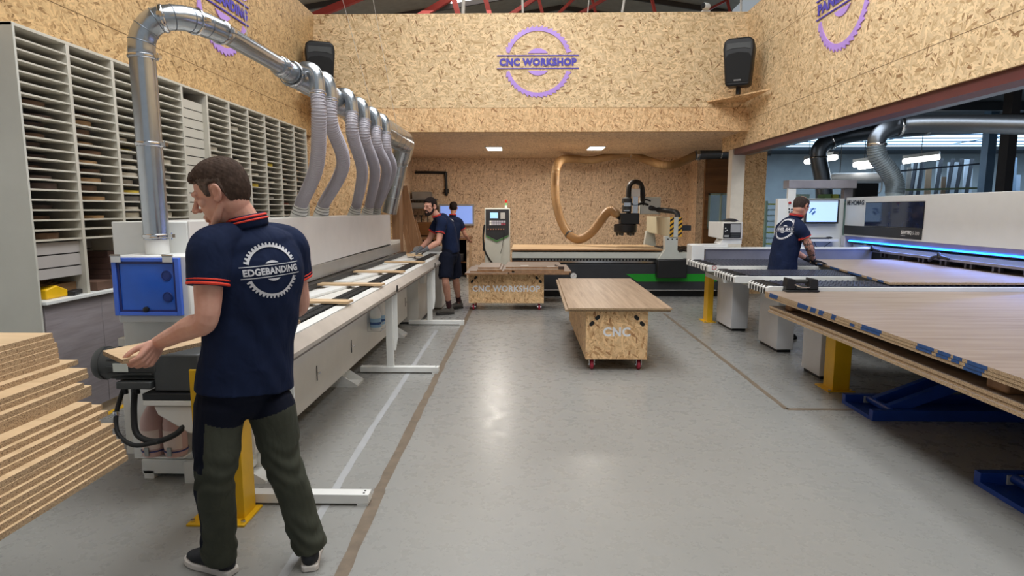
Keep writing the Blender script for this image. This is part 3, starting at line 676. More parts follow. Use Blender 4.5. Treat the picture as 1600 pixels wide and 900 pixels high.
for k in range(14):
    a = 2 * math.pi * k / 14; mb.bar((-2.24, 3.22 + 0.089 * math.cos(a), 0.765 + 0.089 * math.sin(a)), (-2.0, 3.22 + 0.089 * math.cos(a), 0.765 + 0.089 * math.sin(a)), 0.006, 0.006)
build('cooling_fins', mb, DGREY, mt)
build('rating_plate', MB().box(-2.20, -2.12, 3.124, 3.128, 0.74, 0.785), plain('plate_pale', (200, 204, 196), 0.5), mt)
build('terminal_box', MB().box(-2.19, -2.0, 3.12, 3.30, 0.645, 0.685), DGREY, mt, 0.006)
build('gearbox', MB().box(-1.995, -1.74, 3.14, 3.40, 0.625, 0.835), DGREY, eb, 0.012)
build('mount_plate', MB().box(-2.05, -1.72, 3.12, 3.43, 0.585, 0.622), BLACK, eb, 0.003)
build('mount_bar', MB().box(-2.05, -1.72, 3.12, 3.43, 0.555, 0.584), CREAM, eb, 0.003)
mb = MB(); mb.prism([(-2.0, 0.55), (-1.72, 0.55), (-1.72, 0.38), (-1.82, 0.40), (-1.98, 0.50)], 'y', 3.13, 3.20); build('swing_bracket', mb, CREAM, eb, 0.008)
def hose_mb(pts, r): 
    mb = MB(); return mb.limb(pts, [r] * len(pts), 10, steps=6)
cb = build('motor_cable', hose_mb([(-2.13, 3.19, 0.645), (-2.13, 3.16, 0.5), (-2.10, 3.13, 0.39), (-1.99, 3.11, 0.36), (-1.88, 3.12, 0.40), (-1.84, 3.15, 0.45)], 0.016), RUBBER, eb)
build('motor_cable', hose_mb([(-2.19, 3.19, 0.645), (-2.22, 3.15, 0.5), (-2.19, 3.11, 0.40), (-2.09, 3.08, 0.35), (-1.97, 3.085, 0.365)], 0.012), RUBBER, eb)
mb = MB(); mb.lathe([(0.022, 0), (0.022, 0.03)], (-2.13, 3.19, 0.60)); mb.lathe([(0.017, 0), (0.017, 0.03)], (-2.19, 3.19, 0.60)); build('cable_gland', mb, BLACK, cb)
mb = MB(); mb.box(-2.205, -2.187, 3.10, 3.13, 0.49, 0.52); build('cable_clip', MB().ring((-2.222, 3.15, 0.5), 0.013, 0.003, (0, 0, 1), 14, 6, 0.016), CHROME, cb)
# bottle holders and canisters
PINK = plain('pink_liquid', (206, 168, 160), 0.3, alpha=0.92, var=0.05); PLABEL = plain('canister_label', (222, 202, 192), 0.6, var=0.06)
for i, (x, lab) in enumerate(((-2.145, 'pink liquid canister strapped to the machine end, left of its pair'), (-2.015, 'pink liquid canister strapped to the machine end, right of its pair'))):
    t = thing('canister', lab, 'bottle', (x, 3.335, 0.195), 0, 'pink canisters on the machine end'); ident(t)
    build('bottle', MB().lathe([(0.056, 0), (0.062, 0.015), (0.062, 0.19), (0.055, 0.23), (0.03, 0.275), (0.02, 0.29), (0.02, 0.31)], (0, 0, 0), n=24), PINK, t)
    build('cap', MB().lathe([(0.023, 0.305), (0.023, 0.335), (0.012, 0.345)], (0, 0, 0)), plain('cap_brown', (150, 72, 56), 0.5), t)
    mb = MB(); vs_ = []; n_ = 10
    for q in range(n_ + 1):
        a = R(-150 + 120 * q / n_); 
        for rr in (0.0624, 0.0634):
            for z in (0.05, 0.16): vs_.append((rr * math.cos(a), rr * math.sin(a), z))
    fs = []
    for q in range(n_):
        o_ = q * 4; e_ = o_ + 4; fs += [(o_ + 2, o_ + 3, e_ + 3, e_ + 2), (o_, e_, e_ + 1, o_ + 1), (o_ + 1, e_ + 1, e_ + 3, o_ + 3), (o_, o_ + 2, e_ + 2, e_)]
    mb.add(vs_, fs); build('paper_label', mb, PLABEL, t)
    build('strap', MB().ring((0, 0, 0.035), 0.0645, 0.002, (0, 0, 1), 28, 6, 0.005), plain('strap_blue', (58, 60, 110), 0.5), t)
    build('strap_buckle', MB().box(-0.012, 0.012, -0.074, -0.066, 0.015, 0.065), plain('buckle_grey', (150, 152, 150), 0.4, metal=0.6), t)
mb = MB().box(-2.21, -1.95, 3.29, 3.438, 0.187, 0.1945); build('canister_shelf', mb, WHITE, eb)
BOTW = plain('bottle_white', (226, 226, 220), 0.4, alpha=0.97, var=0.03); BOTB = plain('bottle_blue_label', (150, 186, 214), 0.5, var=0.1)
pb_ = pxx(585, 515, -1.56)
for i, (dx, dy, lab) in enumerate(((0.0, 0.0, 'white spray bottle with blue label hanging on the machine side, nearer of two'), (0.0, 0.17, 'white spray bottle with blue label hanging on the machine side, farther of two'))):
    t = thing('spray_bottle', lab, 'bottle', (-1.545 + dx, pb_.y + dy, pb_.z), 0, 'bottles on the machine side'); ident(t)
    build('bottle', MB().lathe([(0.05, 0), (0.056, 0.012), (0.056, 0.16), (0.045, 0.21), (0.02, 0.25), (0.018, 0.27)], (0, 0, 0), n=22), BOTW, t)
    build('paper_label', MB()._lathe2([(0.0565, 0.03), (0.0575, 0.03), (0.0575, 0.125), (0.0565, 0.125)], V((0, 0, 0)), V((0, 0, 1)), 22, False), BOTB, t)
    build('print_band', MB()._lathe2([(0.0577, 0.06), (0.058, 0.06), (0.058, 0.085), (0.0577, 0.085)], V((0, 0, 0)), V((0, 0, 1)), 22, False), plain('label_navy', (50, 84, 140), 0.5), t)
    build('cap', MB().lathe([(0.022, 0.262), (0.022, 0.30), (0.014, 0.32)], (0, 0, 0)), plain('cap_blue_grey', (70, 88, 120), 0.4), t)
mb = MB()
for dy in (-0.07, 0.085, 0.235): mb.bar((-1.612, pb_.y + dy, pb_.z - 0.005), (-1.48, pb_.y + dy, pb_.z - 0.005), 0.006, 0.006); mb.bar((-1.612, pb_.y + dy, pb_.z - 0.005), (-1.612, pb_.y + dy, pb_.z + 0.3), 0.006, 0.006)
mb.bar((-1.48, pb_.y - 0.07, pb_.z - 0.005), (-1.48, pb_.y + 0.235, pb_.z - 0.005), 0.006, 0.006); mb.bar((-1.48, pb_.y - 0.07, pb_.z + 0.07), (-1.48, pb_.y + 0.235, pb_.z + 0.07), 0.005, 0.005)
build('bottle_rack', mb, CHROME, eb)
# outfeed cabinets at the far end
oc = eb
build('side_cabinet', MB().box(-2.3, -1.50, 8.46, 9.3, 0.02, 0.85), CREAM, oc, 0.006)
build('outfeed_cabinet', MB().box(-1.82, -1.34, 9.74, 10.25, 0.02, 0.93), WHITE, oc, 0.01)
build('cabinet_top', MB().prism([(9.75, 0.931), (10.25, 0.931), (10.15, 1.0), (9.85, 1.0)], 'x', -1.8, -1.36), plain('worn_grey', (120, 120, 118), 0.4), oc, 0.004)
build('skirting', MB().box(-2.3, -1.48, 8.44, 9.32, 0.0, 0.0195), BLACK, oc)
build('control_box', MB().box(-1.50, -1.43, 8.60, 8.74, 0.55, 0.74), WHITE, oc, 0.006)
# boards riding on the machine
for i, (px, py, ln, yaw_) in enumerate(((545, 471, 0.56, 4), (597, 444, 0.60, 3), (630, 424, 0.56, 4), (662, 409, 0.52, 5))):
    c = pz(px, py, 0.93)
    cx, cy_ = c.x - ln / 2, c.y + 0.05
    mb = MB(); mb.obox((cx, cy_ + 0.02, 0.9205), (ln, 0.12, 0.018), (0, 0, R(-yaw_))); mb.m = [0, 1, 0, 0, 0, 0]
    tag(build('wood_strip', mb, ['ply_face', 'ply_face'], bevel=0.001, smooth=False), 'pale wood strip lying across the edgebander conveyor, %s from the near end' % ORD[i], 'board', 'strips on the conveyor')
mb = MB(); mb.obox((-1.62, 8.90, 0.9435), (0.22, 0.34, 0.016), (0, 0, R(12)))
tag(build('wood_strip', mb, 'ply_face', bevel=0.001, smooth=False), 'pale wood strip under the gloved hands of the worker at the conveyor', 'board', 'strips on the conveyor')

# yellow guard post behind the front worker
gp = thing('guard_post', 'yellow steel guard post bolted down behind the front worker', 'post', (-1.58, 2.95, 0))
mb = MB(); mb.prism([(-1.69, 0.012), (-1.45, 0.012), (-1.45, 0.62), (-1.52, 0.80), (-1.69, 0.80)], 'y', 2.95, 2.962)
mb.prism([(2.962, 0.012), (3.08, 0.012), (3.08, 0.72), (2.962, 0.80)], 'x', -1.69, -1.678); mb.prism([(2.962, 0.012), (3.08, 0.012), (3.08, 0.56), (2.962, 0.62)], 'x', -1.462, -1.45)
build('channel', mb, YELLOW, gp)
build('base_plate', MB().box(-1.72, -1.42, 2.88, 3.10, 0, 0.0115), YELLOW, gp, 0.002)
for x in (-1.70, -1.44): build('bolt', MB().lathe([(0.012, 0.012), (0.012, 0.024)], (x, 2.91, 0), n=6), CHROME, gp)

# ------------------------------------------------------------ extraction duct
ed = thing('extraction_duct', 'galvanised extraction duct with branch hoses above the edgebanding machine', 'duct', (-2.14, 3.5, 1.42))
G = 'galvanised_steel'
vp = build('vertical_pipe', MB().tube([(-2.14, 3.5, 1.43), (-2.145, 3.5, 2.47)], 0.067, 36), G, ed, smooth=50)
ELB = [(-2.145, 3.5, 2.47), (-2.142, 3.5, 2.53), (-2.115, 3.508, 2.60), (-2.06, 3.52, 2.652), (-1.99, 3.555, 2.678), (-1.935, 3.63, 2.688), (-1.90, 3.74, 2.688), (-1.872, 3.90, 2.688)]
el = build('elbow', MB().limb(ELB[:1] + ELB[1:], [0.069] * len(ELB), 36, steps=2), G, ed, smooth=50)
build('reducer_pipe', MB().tube([(-1.885, 3.82, 2.688), (-1.87, 3.95, 2.688), (-1.87, 4.75, 2.69)], 0.060, 32), G, ed, smooth=50)
for q_ in range(1, len(ELB) - 1):
    build('seam_ring', MB().ring(V(ELB[q_]), 0.0685, 0.0025, V(ELB[q_ + 1]) - V(ELB[q_ - 1]), 36, 6, 0.003), 'galvanised_dark', el)
def clamp(c, r, ax):
    mb = MB(); c = V(c); ax = V(ax).normalized()
    mb.ring(c, r, 0.006, ax, 36, 8, 0.012)
    s_ = ax.cross(V((0, 0, 1))); s_ = s_.normalized() if s_.length > 0.1 else V((1, 0, 0))
    mb.obox(c + s_ * (r + 0.018) , (0.028, 0.03, 0.02)); mb.tube([c + s_ * (r + 0.02) - ax * 0.02, c + s_ * (r + 0.02) + ax * 0.02], 0.004, 8)
    build('clamp_band', mb, CHROME, ed)
clamp((-2.14, 3.5, 1.45), 0.069, (0, 0, 1)); clamp((-2.143, 3.5, 1.97), 0.069, (0, 0, 1)); clamp((-2.145, 3.5, 2.45), 0.07, (0, 0, 1))
clamp((-2.03, 3.535, 2.665), 0.072, (0.8, 0.3, 0.2)); clamp((-1.92, 3.67, 2.688), 0.071, (0.3, 1, 0)); clamp((-1.878, 3.88, 2.688), 0.071, (0.1, 1, 0))
SEC = [(4.74, 4.98, 0.076), (4.98, 5.75, 0.092), (5.75, 6.75, 0.118), (6.75, 7.9, 0.138), (7.9, 9.44, 0.165)]
for k, (y0, y1, r) in enumerate(SEC):
    zc = 2.685 - (r - 0.076) * 0.55
    mb = MB(); mb.tube([(-1.87, y0, zc + 0.004), (-1.87, y0 + 0.06, zc), (-1.87, y1 + 0.005, zc)], [r * 0.86, r, r], 36)
    sc_ = build('pipe_section', mb, G, ed, smooth=50)
    yy = y0 + 0.07
    while yy < y1: build('seam_ring', MB().ring((-1.87, yy, zc), r, 0.004, (0, 1, 0), 36, 6, 0.006), G, sc_); yy += 0.33
clamp((-1.87, 4.76, 2.688), 0.068, (0, 1, 0)); clamp((-1.87, 5.0, 2.68), 0.096, (0, 1, 0))
mb = MB(); ep = [(-1.87, 9.42, 2.635), (-1.87, 9.54, 2.63), (-1.89, 9.62, 2.56), (-1.93, 9.66, 2.45), (-1.96, 9.68, 2.38)]
build('end_elbow', mb.limb(ep, [0.165, 0.165, 0.16, 0.155, 0.15], 32, steps=3), G, ed, smooth=50)
fp = [(-1.95, 9.70, 2.40), (-2.04, 9.74, 2.05), (-2.18, 9.80, 1.56)]
dp = build('drop_pipe', MB().tube(fp, 0.125, 32), G, ed, smooth=50)
mb = MB(); 
for q in (0.1, 0.3, 0.5, 0.7): c = V(fp[0]).lerp(V(fp[2]), q); build('seam_ring', MB().ring(c, 0.126, 0.004, V(fp[2]) - V(fp[0]), 32, 6, 0.006), G, dp)
HOSE = plain('clear_hose', (196, 190, 196), 0.25, alpha=0.72, var=0.04); HWIRE = plain('hose_rib', (168, 164, 172), 0.35, var=0.05); 
for k, ((bx_, by_), mid, (hx, hy)) in enumerate((((493, 125), (494, 262), (466, 329)), ((513, 137), (536, 258), (501, 329)), ((547, 156), (566, 268), (553, 329)), ((567, 166), (586, 268), (573, 329)), ((586, 180), (604, 268), (587, 329)), ((601, 190), (612, 268), (594, 330)))):
    top = pxx(bx_, by_, -1.70); yb = top.y
    base = pxx(hx, hy, -2.2); base.z = 1.53
    if k >= 4: base.y = min(base.y, 8.95)
    r = 0.058
    sec = [s_ for s_ in SEC if s_[0] <= yb <= s_[1]][0]; zc = 2.685 - (sec[2] - 0.076) * 0.55
    be = [V((-1.84, yb, zc + 0.02)), V((-1.78, yb, zc + 0.055)), V((-1.715, yb, zc + 0.035)), V((-1.69, yb, zc - 0.04)), V((-1.685, yb, zc - 0.17))]
    b1 = build('branch_elbow', MB().limb(be, [0.06] * 5, 24, steps=3), G, ed, smooth=50)
    build('branch_clamp', MB().ring(be[-1] + V((0, 0, 0.03)), 0.061, 0.006, (0, 0, 1), 28, 6, 0.011), CHROME, b1)
    m1 = pyy(mid[0], mid[1], yb + (base.y - yb) * 0.35)
    top2 = be[-1] + V((0, 0, 0.05)); dirb = V((0.35, -0.25, 1)).normalized()
    path = [top2, top2 + V((0, 0, -0.22)), m1, base + dirb * 0.14 + V((0.0, 0, 0)), base + dirb * 0.02]
    hs = build('flexible_hose', MB().limb(path, [r] * 5, 20, steps=9), HOSE, ed, smooth=50)
    P_ = []
    src = MB(); src.limb(path, [r] * 5, 4, steps=16); nn = len(src.v) // 4
    cen = [sum((src.v[i * 4 + j] for j in range(4)), V()) / 4 for i in range(nn)][3:-3]
    ln = [0]
    for p, q in zip(cen[:-1], cen[1:]): ln.append(ln[-1] + (q - p).length)
    turns = int(ln[-1] / 0.021); mb = MB(); pts = []
    x = V((1, 0, 0)); idx = 0
    for i in range(turns):
        d = ln[-1] * (i + 0.5) / turns
        while idx < len(ln) - 2 and ln[idx + 1] < d: idx += 1
        u = (d - ln[idx]) / max(1e-6, ln[idx + 1] - ln[idx]); c = cen[idx].lerp(cen[idx + 1], u)
        mb.ring(c, r + 0.001, 0.0042, cen[idx + 1] - cen[idx], 18, 5)
    build('hose_ribs', mb, HWIRE, hs, kind='stuff')
    build('hose_boot', MB().tube([base - dirb * 0.03, base + dirb * 0.12], [0.085, 0.066], 24), WHITE, ed)
    mb = MB(); 
    for q in (0.045, 0.075, 0.105): mb.ring(base + dirb * q, 0.085 - (q + 0.03) * 0.127 + 0.001, 0.003, dirb, 24, 6)
    build('boot_ring', mb, DGREY, hs)
# hanging wires over the duct
for a_, b_ in (((-1.9, 4.3, 2.76), (-2.05, 4.3, 6.6)), ((-1.86, 7.6, 2.80), (-2.35, 5.6, 6.4)), ((-1.9, 9.2, 2.83), (-2.2, 8.3, 5.6))):
    mb = MB().tube([a_, b_], 0.0025, 6)
    build('suspension_wire', mb, plain('wire', (190, 184, 176), 0.4), ed)
# ------------------------------------------------------------ carts
SILV = plain('silver_letters', (240, 240, 244), 0.4, metal=0.1, var=0.05)
def caster(parent, x, y):
    c = build('caster', MB().box(x - 0.03, x + 0.03, y - 0.045, y + 0.045, 0.112, 0.118), CHROME, parent)
    mb = MB(); mb.box(x - 0.027, x - 0.023, y - 0.03, y + 0.03, 0.045, 0.112); mb.box(x + 0.023, x + 0.027, y - 0.03, y + 0.03, 0.045, 0.112); mb.tube([(x - 0.034, y, 0.05), (x + 0.034, y, 0.05)], 0.007, 8); build('fork', mb, CHROME, c)
    build('wheel', MB().lathe([(0.036, -0.017), (0.049, -0.013), (0.0495, 0), (0.049, 0.013), (0.036, 0.017)], (x, y, 0.05), (1, 0, 0), 24), plain('wheel_red', (170, 40, 62), 0.4), c)
def slot(mb, cx, cz, ang, y, L=0.052, r=0.016):
    pts = []
    for q in range(9): a = ang + math.pi / 2 * 1 - math.pi * q / 8; pts.append((cx + math.cos(ang) * (L / 2 - r) + r * math.cos(a), cz + math.sin(ang) * (L / 2 - r) + r * math.sin(a)))
    for q in range(9): a = ang - math.pi / 2 - math.pi * q / 8; pts.append((cx - math.cos(ang) * (L / 2 - r) + r * math.cos(a), cz - math.sin(ang) * (L / 2 - r) + r * math.sin(a)))
    mb.prism(pts, 'y', y - 0.0025, y + 0.002)
def cart(name_label, x0, x1, y0, y1, ztop, txt, tw, tz, ts, group):
    c = thing('board_cart', name_label, 'cart', ((x0 + x1) / 2, (y0 + y1) / 2, 0), 0, group)
    build('end_panel', MB().box(x0, x1, y0, y0 + 0.022, 0.12, ztop), 'osb_warm', c, 0.001, smooth=False)
    build('end_panel', MB().box(x0, x1, y1 - 0.022, y1, 0.12, ztop), 'osb_warm', c, 0.001, smooth=False)
    build('side_panel', MB().box(x0, x0 + 0.022, y0 + 0.0225, y1 - 0.0225, 0.12, ztop), 'osb_warm', c, 0.001, smooth=False)
    build('side_panel', MB().box(x1 - 0.022, x1, y0 + 0.0225, y1 - 0.0225, 0.12, ztop), 'osb_warm', c, 0.001, smooth=False)
    build('base_board', MB().box(x0 + 0.0225, x1 - 0.0225, y0 + 0.0225, y1 - 0.0225, 0.12, 0.142), 'osb_warm', c, smooth=False)
    for sx, cx in ((1, x0 + 0.085), (-1, x1 - 0.085)):
        for q in (-1, 1):
            mb = MB(); slot(mb, cx + q * 0.028 * sx * 1.0, ztop - 0.10 + q * 0.03, R(45) * sx, y0, 0.058, 0.019); build('hand_hole', mb, RUBBER, c)
    mb = text_mb(txt, ts, lambda u, v, t: (u + (x0 + x1) / 2, y0 - 0.002 - t, v + tz), bold=ts * 0.035, spacing=1.1, width=tw); build('lettering', mb, SILV, c, smooth=False, label='silver stencilled letters')
    for x in (x0 + 0.07, x1 - 0.07):
        for y in (y0 + 0.08, y1 - 0.08): caster(c, x, y)
    return c
a = pyy(916, 487, 5.95); b_ = pyy(1013, 487, 5.95)
cart('chipboard cart on red castors lettered CNC carrying one long board', a.x, b_.x, 5.95, 8.2, 0.612, 'CNC', 0.27, 0.40, 0.125, 'castor carts')
def sheet(x0, x1, y0, y1, z, th, label, group=None, face='oak_panel_cross', edge='chip_edge', sh_=0.0, name='wood_sheet'):
    mb = MB(); mb.add([(x0, y0, z), (x1, y0, z), (x1 + sh_, y1, z), (x0 + sh_, y1, z), (x0, y0, z + th), (x1, y0, z + th), (x1 + sh_, y1, z + th), (x0 + sh_, y1, z + th)],
                      [(0, 3, 2, 1), (4, 5, 6, 7), (0, 1, 5, 4), (1, 2, 6, 5), (2, 3, 7, 6), (3, 0, 4, 7)])
    mb.m = [1, 1, 0, 0, 0, 0]
    return tag(build(name, mb, [edge, face], smooth=False), label, 'panel', group)
sheet(0.40, 1.43, 5.90, 8.5, 0.6125, 0.018, 'lower of two oak-look panels lying on the CNC cart', 'panels on the near cart', sh_=0.04)
sheet(0.43, 1.44, 5.88, 8.49, 0.631, 0.018, 'long oak-look panel on top of the CNC cart', 'panels on the near cart', sh_=0.04)
a = pyy(732, 427, 9.62); b_ = pyy(850, 427, 9.62)
ZC2 = a.z
cart('chipboard cart on red castors lettered CNC WORKSHOP with loose boards on top', a.x, b_.x, 9.62, 10.25, ZC2, 'CNC WORKSHOP', 1.08, ZC2 - 0.245, 0.13, 'castor carts')
ZB = ZC2 + 0.0005
for i, (x0, x1, y0, y1, k, lab) in enumerate(((-0.93, -0.26, 9.40, 10.15, 0, 'bottom left board with pale edge on the CNC WORKSHOP cart'), (-0.24, 0.69, 9.44, 10.2, 0, 'bottom right board overhanging the CNC WORKSHOP cart'), (-0.86, -0.20, 9.5, 10.1, 1, 'second layer board at the left of the CNC WORKSHOP cart'),
        (-0.16, 0.73, 9.48, 10.2, 1, 'second layer board at the right of the CNC WORKSHOP cart'), (-0.75, -0.36, 9.5, 10.05, 2, 'small short board at the left of the CNC WORKSHOP cart pile'), (-0.32, 0.62, 9.52, 10.2, 2, 'wide third layer board on the CNC WORKSHOP cart'),
        (-0.74, -0.40, 9.6, 10.05, 3, 'topmost small board at the left of the CNC WORKSHOP cart pile'), (-0.30, 0.60, 9.66, 10.2, 3, 'topmost wide board on the CNC WORKSHOP cart pile'))):
    sheet(x0, x1, y0, y1 + 0.45, ZB + k * 0.0245, 0.024, lab, 'boards on the far cart', 'oak_panel', 'plank_brown', 0.0)
for i, (x, y, z, lab) in enumerate(((0.0, 9.9, 4, 'white paper label on the topmost wide board'), (0.42, 9.74, 4, 'small white paper label near the right end of the topmost wide board'))):
    tag(build('paper_label', MB().obox((x, y, ZB + z * 0.0245 + 0.0012), (0.13, 0.09, 0.001), (0, 0, 0.2)), WHITE), lab, 'label')
t = thing('clamp', 'dark hook-shaped clamp lying at the right of the boards on the far cart', 'clamp', (0.55, 9.6, ZB + 3 * 0.0245 + 0.0003))
mb = MB(); z = ZB + 3 * 0.0245 + 0.013
mb.tube([(0.50, 9.9, z + 0.02), (0.54, 9.84, z + 0.01), (0.50, 9.76, z), (0.56, 9.66, z), (0.60, 9.58, z)], 0.012, 8); build('hook', mb, plain('dark_bronze', (60, 44, 36), 0.5), t)
build('pad', MB().box(0.53, 0.62, 9.53, 9.6, z - 0.0125, z + 0.03), plain('dark_bronze', (60, 44, 36), 0.5), t, 0.004)

# ------------------------------------------------------------ CNC router in the back room
cn = thing('cnc_router', 'large CNC router with dark base and green stripe under the chipboard wall', 'machine', (1.7, 12.0, 0))
CNY = 11.15
def cp(px, py, y=CNY): return pyy(px, py, y)
zt = cp(900, 394.5).z; zr0 = cp(900, 403.5).z; zk = cp(900, 412.5).z; zb0 = cp(900, 452).z
X0, X1 = cp(800, 400).x, 4.0
PALEG = plain('pale_grey_paint', (196, 198, 190), 0.4, var=0.04); ANTH = plain('anthracite', (44, 46, 50), 0.45, var=0.1)
build('bed', MB().box(X0, X1, CNY, 12.95, zr0, zt), PALEG, cn, 0.004)
build('rack_rail', MB().box(X0, X1, CNY + 0.05, 12.9, zk, zr0), BLACK, cn)
build('guide_rail', MB().box(X0, X1, CNY + 0.01, CNY + 0.05, zk + 0.02, zk + 0.055), CHROME, cn)
mb = MB(); x = X0 + 0.2
while x < 2.3: mb.box(x, x + 0.025, CNY + 0.03, CNY + 0.05, zk + 0.062, zk + 0.085); x += 0.06
build('rack_teeth', mb, plain('steel_teeth', (150, 150, 146), 0.4, metal=0.7), cn, kind='stuff')
build('base', MB().box(X0 + 0.02, X1, CNY, 12.9, zb0, zk), ANTH, cn, 0.006)
build('lower_trim', MB().box(X0 + 0.02, X1, CNY - 0.004, CNY + 0.03, zb0 - 0.022, zb0), CHROME, cn)
build('feet_plinth', MB().box(X0 + 0.4, X1 - 0.1, CNY + 0.15, 12.7, 0, zb0 - 0.0225), BLACK, cn)
g = [cp(978, 428), cp(1120, 428), cp(1120, 440), cp(996, 440)]
build('green_stripe', MB().prism([(p.x, p.z) for p in g], 'y', CNY - 0.006, CNY - 0.0003), GREEN, cn, label='bright green stripe')
p = cp(896, 431); gg = build('pressure_gauge', MB().lathe([(0.062, 0), (0.066, 0.02), (0.06, 0.03)], (p.x, CNY, p.z), (0, -1, 0), 24), CHROME, cn)
build('dial', MB().lathe([(0.054, 0.0305), (0.054, 0.033)], (p.x, CNY, p.z), (0, -1, 0), 24), WHITE, gg); build('needle', MB().bar((p.x - 0.02, CNY - 0.035, p.z - 0.02), (p.x + 0.03, CNY - 0.035, p.z + 0.03), 0.004, 0.004), REDP, gg)
mb = MB()
for q in range(8):
    x = cp(1052, 390).x + q * 0.14; mb.box(x, x + 0.07, 11.3, 12.8, zt, zt + 0.03)
build('suction_bars', mb, BLACK, cn)
# gantry
XG0, XG1 = cp(1038, 380).x, cp(1056, 380).x
fl = [cp(1037, 369), cp(1057, 369), cp(1056, 390), cp(1066, 405), cp(1026, 405), cp(1037, 390)]
build('gantry_column', MB().prism([(p.x, p.z) for p in fl], 'y', CNY - 0.12, CNY + 0.06), PALEG, cn, 0.006)
fl2 = [(XG0 - 0.02, zt + 0.02), (XG1 + 0.02, zt + 0.02), (XG1 - 0.02, 1.16), (XG0 + 0.02, 1.16)]
build('gantry_column', MB().prism(fl2, 'y', 12.9, 13.05), PALEG, cn, 0.006)
c0, c1 = cp(1024, 404), cp(1069, 433)
build('drive_box', MB().box(c0.x, c1.x, CNY - 0.2, CNY - 0.008, c1.z, c0.z), BLACK, cn, 0.02)
zb1, zb2 = cp(1050, 369).z, cp(1050, 340).z
XB0 = XG0 + 0.06; XB1 = cp(1063, 350).x
build('gantry_beam', MB().box(XB0, XB1 - 0.02, CNY - 0.12, 13.15, zb1, zb2), plain('beam_cream', (188, 184, 160), 0.4, var=0.04), cn, 0.008)
ep = build('beam_end_plate', MB().box(XB0 - 0.005, XB1, CNY - 0.14, CNY - 0.121, zb1 - 0.01, zb2 + 0.01), PALEG, cn, 0.002)
for sx in (XB0 - 0.003, XB1 - 0.072):
    build('warning_panel', MB().box(sx, sx + 0.07, CNY - 0.143, CNY - 0.1405, zb1 - 0.008, zb2 + 0.008), plain('warning_yellow', (226, 170, 40), 0.5), ep)
    mb = MB(); h_ = (zb2 - zb1) / 4.5
    for q in range(4):
        z0 = zb1 + q * h_ * 1.15; mb.prism([(sx, z0), (sx + 0.07, z0 + 0.05), (sx + 0.07, z0 + 0.05 + h_ * 0.5), (sx, z0 + h_ * 0.5)], 'y', CNY - 0.145, CNY - 0.1432)
    build('warning_stripes', mb, BLACK, ep)
mb = MB(); 
for q in range(3): mb.box(XG0 + 0.02 + q * 0.08, XG0 + 0.05 + q * 0.08, CNY - 0.123, CNY - 0.118, zb1 - 0.06, zb1 - 0.04)
build('bolt_row', mb, BLACK, cn)
# spindle carriage
HY = 12.1
def hp(px, py): return pyy(px, py, HY)
ca = hp(1000, 335); cb2 = hp(1033, 308)
build('carriage_plate', MB().box(ca.x, cb2.x, HY, HY + 0.1, ca.z, cb2.z), PALEG, cn, 0.02)
d = hp(977, 356); dr = build('tool_carousel', MB().lathe([(0.21, -0.09), (0.225, -0.07), (0.225, 0.06), (0.20, 0.075), (0.05, 0.08)], (d.x, HY, d.z), (0, 0, 1), 28), BLACK, cn)
for q in range(6):
    a_ = 2 * math.pi * q / 6; build('tool_holder', MB().lathe([(0.022, -0.15), (0.03, -0.11), (0.03, -0.091)], (d.x + 0.16 * math.cos(a_), HY + 0.16 * math.sin(a_), d.z), (0, 0, 1), 12), DGREY, dr)
a1, a2 = hp(968, 350), hp(997, 333); build('spindle_block', MB().box(a1.x, a2.x, HY - 0.15, HY + 0.15, a1.z, a2.z), BLACK, cn, 0.01)
a1, a2 = hp(971, 332), hp(987, 310); sp_ = build('spindle_motor', MB().lathe([(0.09, a1.z), (0.09, a1.z + 0.14), (0.06, a1.z + 0.16), (0.1, a1.z + 0.19), (0.1, a2.z), (0.04, a2.z + 0.02)], ((a1.x + a2.x) / 2, HY - 0.04, 0), (0, 0, 1), 20), DGREY, cn)
mb = MB(); mb.box(a1.x + 0.02, a1.x + 0.13, HY - 0.16, HY - 0.14, a1.z + 0.03, a1.z + 0.05); mb.box(a1.x + 0.02, a1.x + 0.15, HY - 0.16, HY - 0.14, a1.z + 0.12, a1.z + 0.19); build('bright_fittings', mb, CHROME, sp_)
a1, a2 = hp(985, 307), hp(999, 295); build('servo_box', MB().box(a1.x, a2.x, HY - 0.1, HY + 0.06, a1.z, a2.z), WHITE, cn, 0.006)
a1, a2 = hp(988, 333), hp(997, 306); build('lifting_column', MB().box(a1.x, a2.x, HY - 0.02, HY + 0.06, a1.z - 0.02, a2.z + 0.01), CHROME, cn)
pts = [hp(982, 332), hp(982, 300), hp(985, 288), hp(993, 284), hp(1001, 288), hp(1004, 300), hp(1004, 312)]
mb = MB(); mb.limb(pts, [0.05] * 7, 8, r2=[0.10] * 7, ref=(1, 0, 0), steps=4); build('cable_chain', mb, BLACK, cn)
mb = MB(); mb.limb([pyy(1017, 325, HY), pyy(1030, 328, HY), pyy(1055, 331, 11.6), pyy(1059, 340, 11.5)], [0.05] * 4, 10, steps=4); build('cable_arm', mb, ANTH, cn)
mb = MB(); mb.limb([hp(975, 322), hp(985, 318), hp(992, 321), hp(1003, 318), hp(1012, 320)], [0.022] * 5, 8); mb.limb([hp(1005, 320), hp(1008, 312), hp(1016, 314)], [0.015] * 3, 8); build('loose_cable', mb, RUBBER, cn)
a1, a2 = pyy(1064, 360, 11.6), pyy(1078, 352, 11.6); build('side_arm', MB().box(a1.x, a2.x, 11.5, 11.7, a1.z, a2.z), ANTH, cn, 0.006)
mb = MB(); pm = hp(963, 336); mb.tube([pm + V((-0.05, 0, 0.03)), hp(972, 345)], [0.05, 0.02], 10); build('dust_shoe_arm', mb, BLACK, cn)
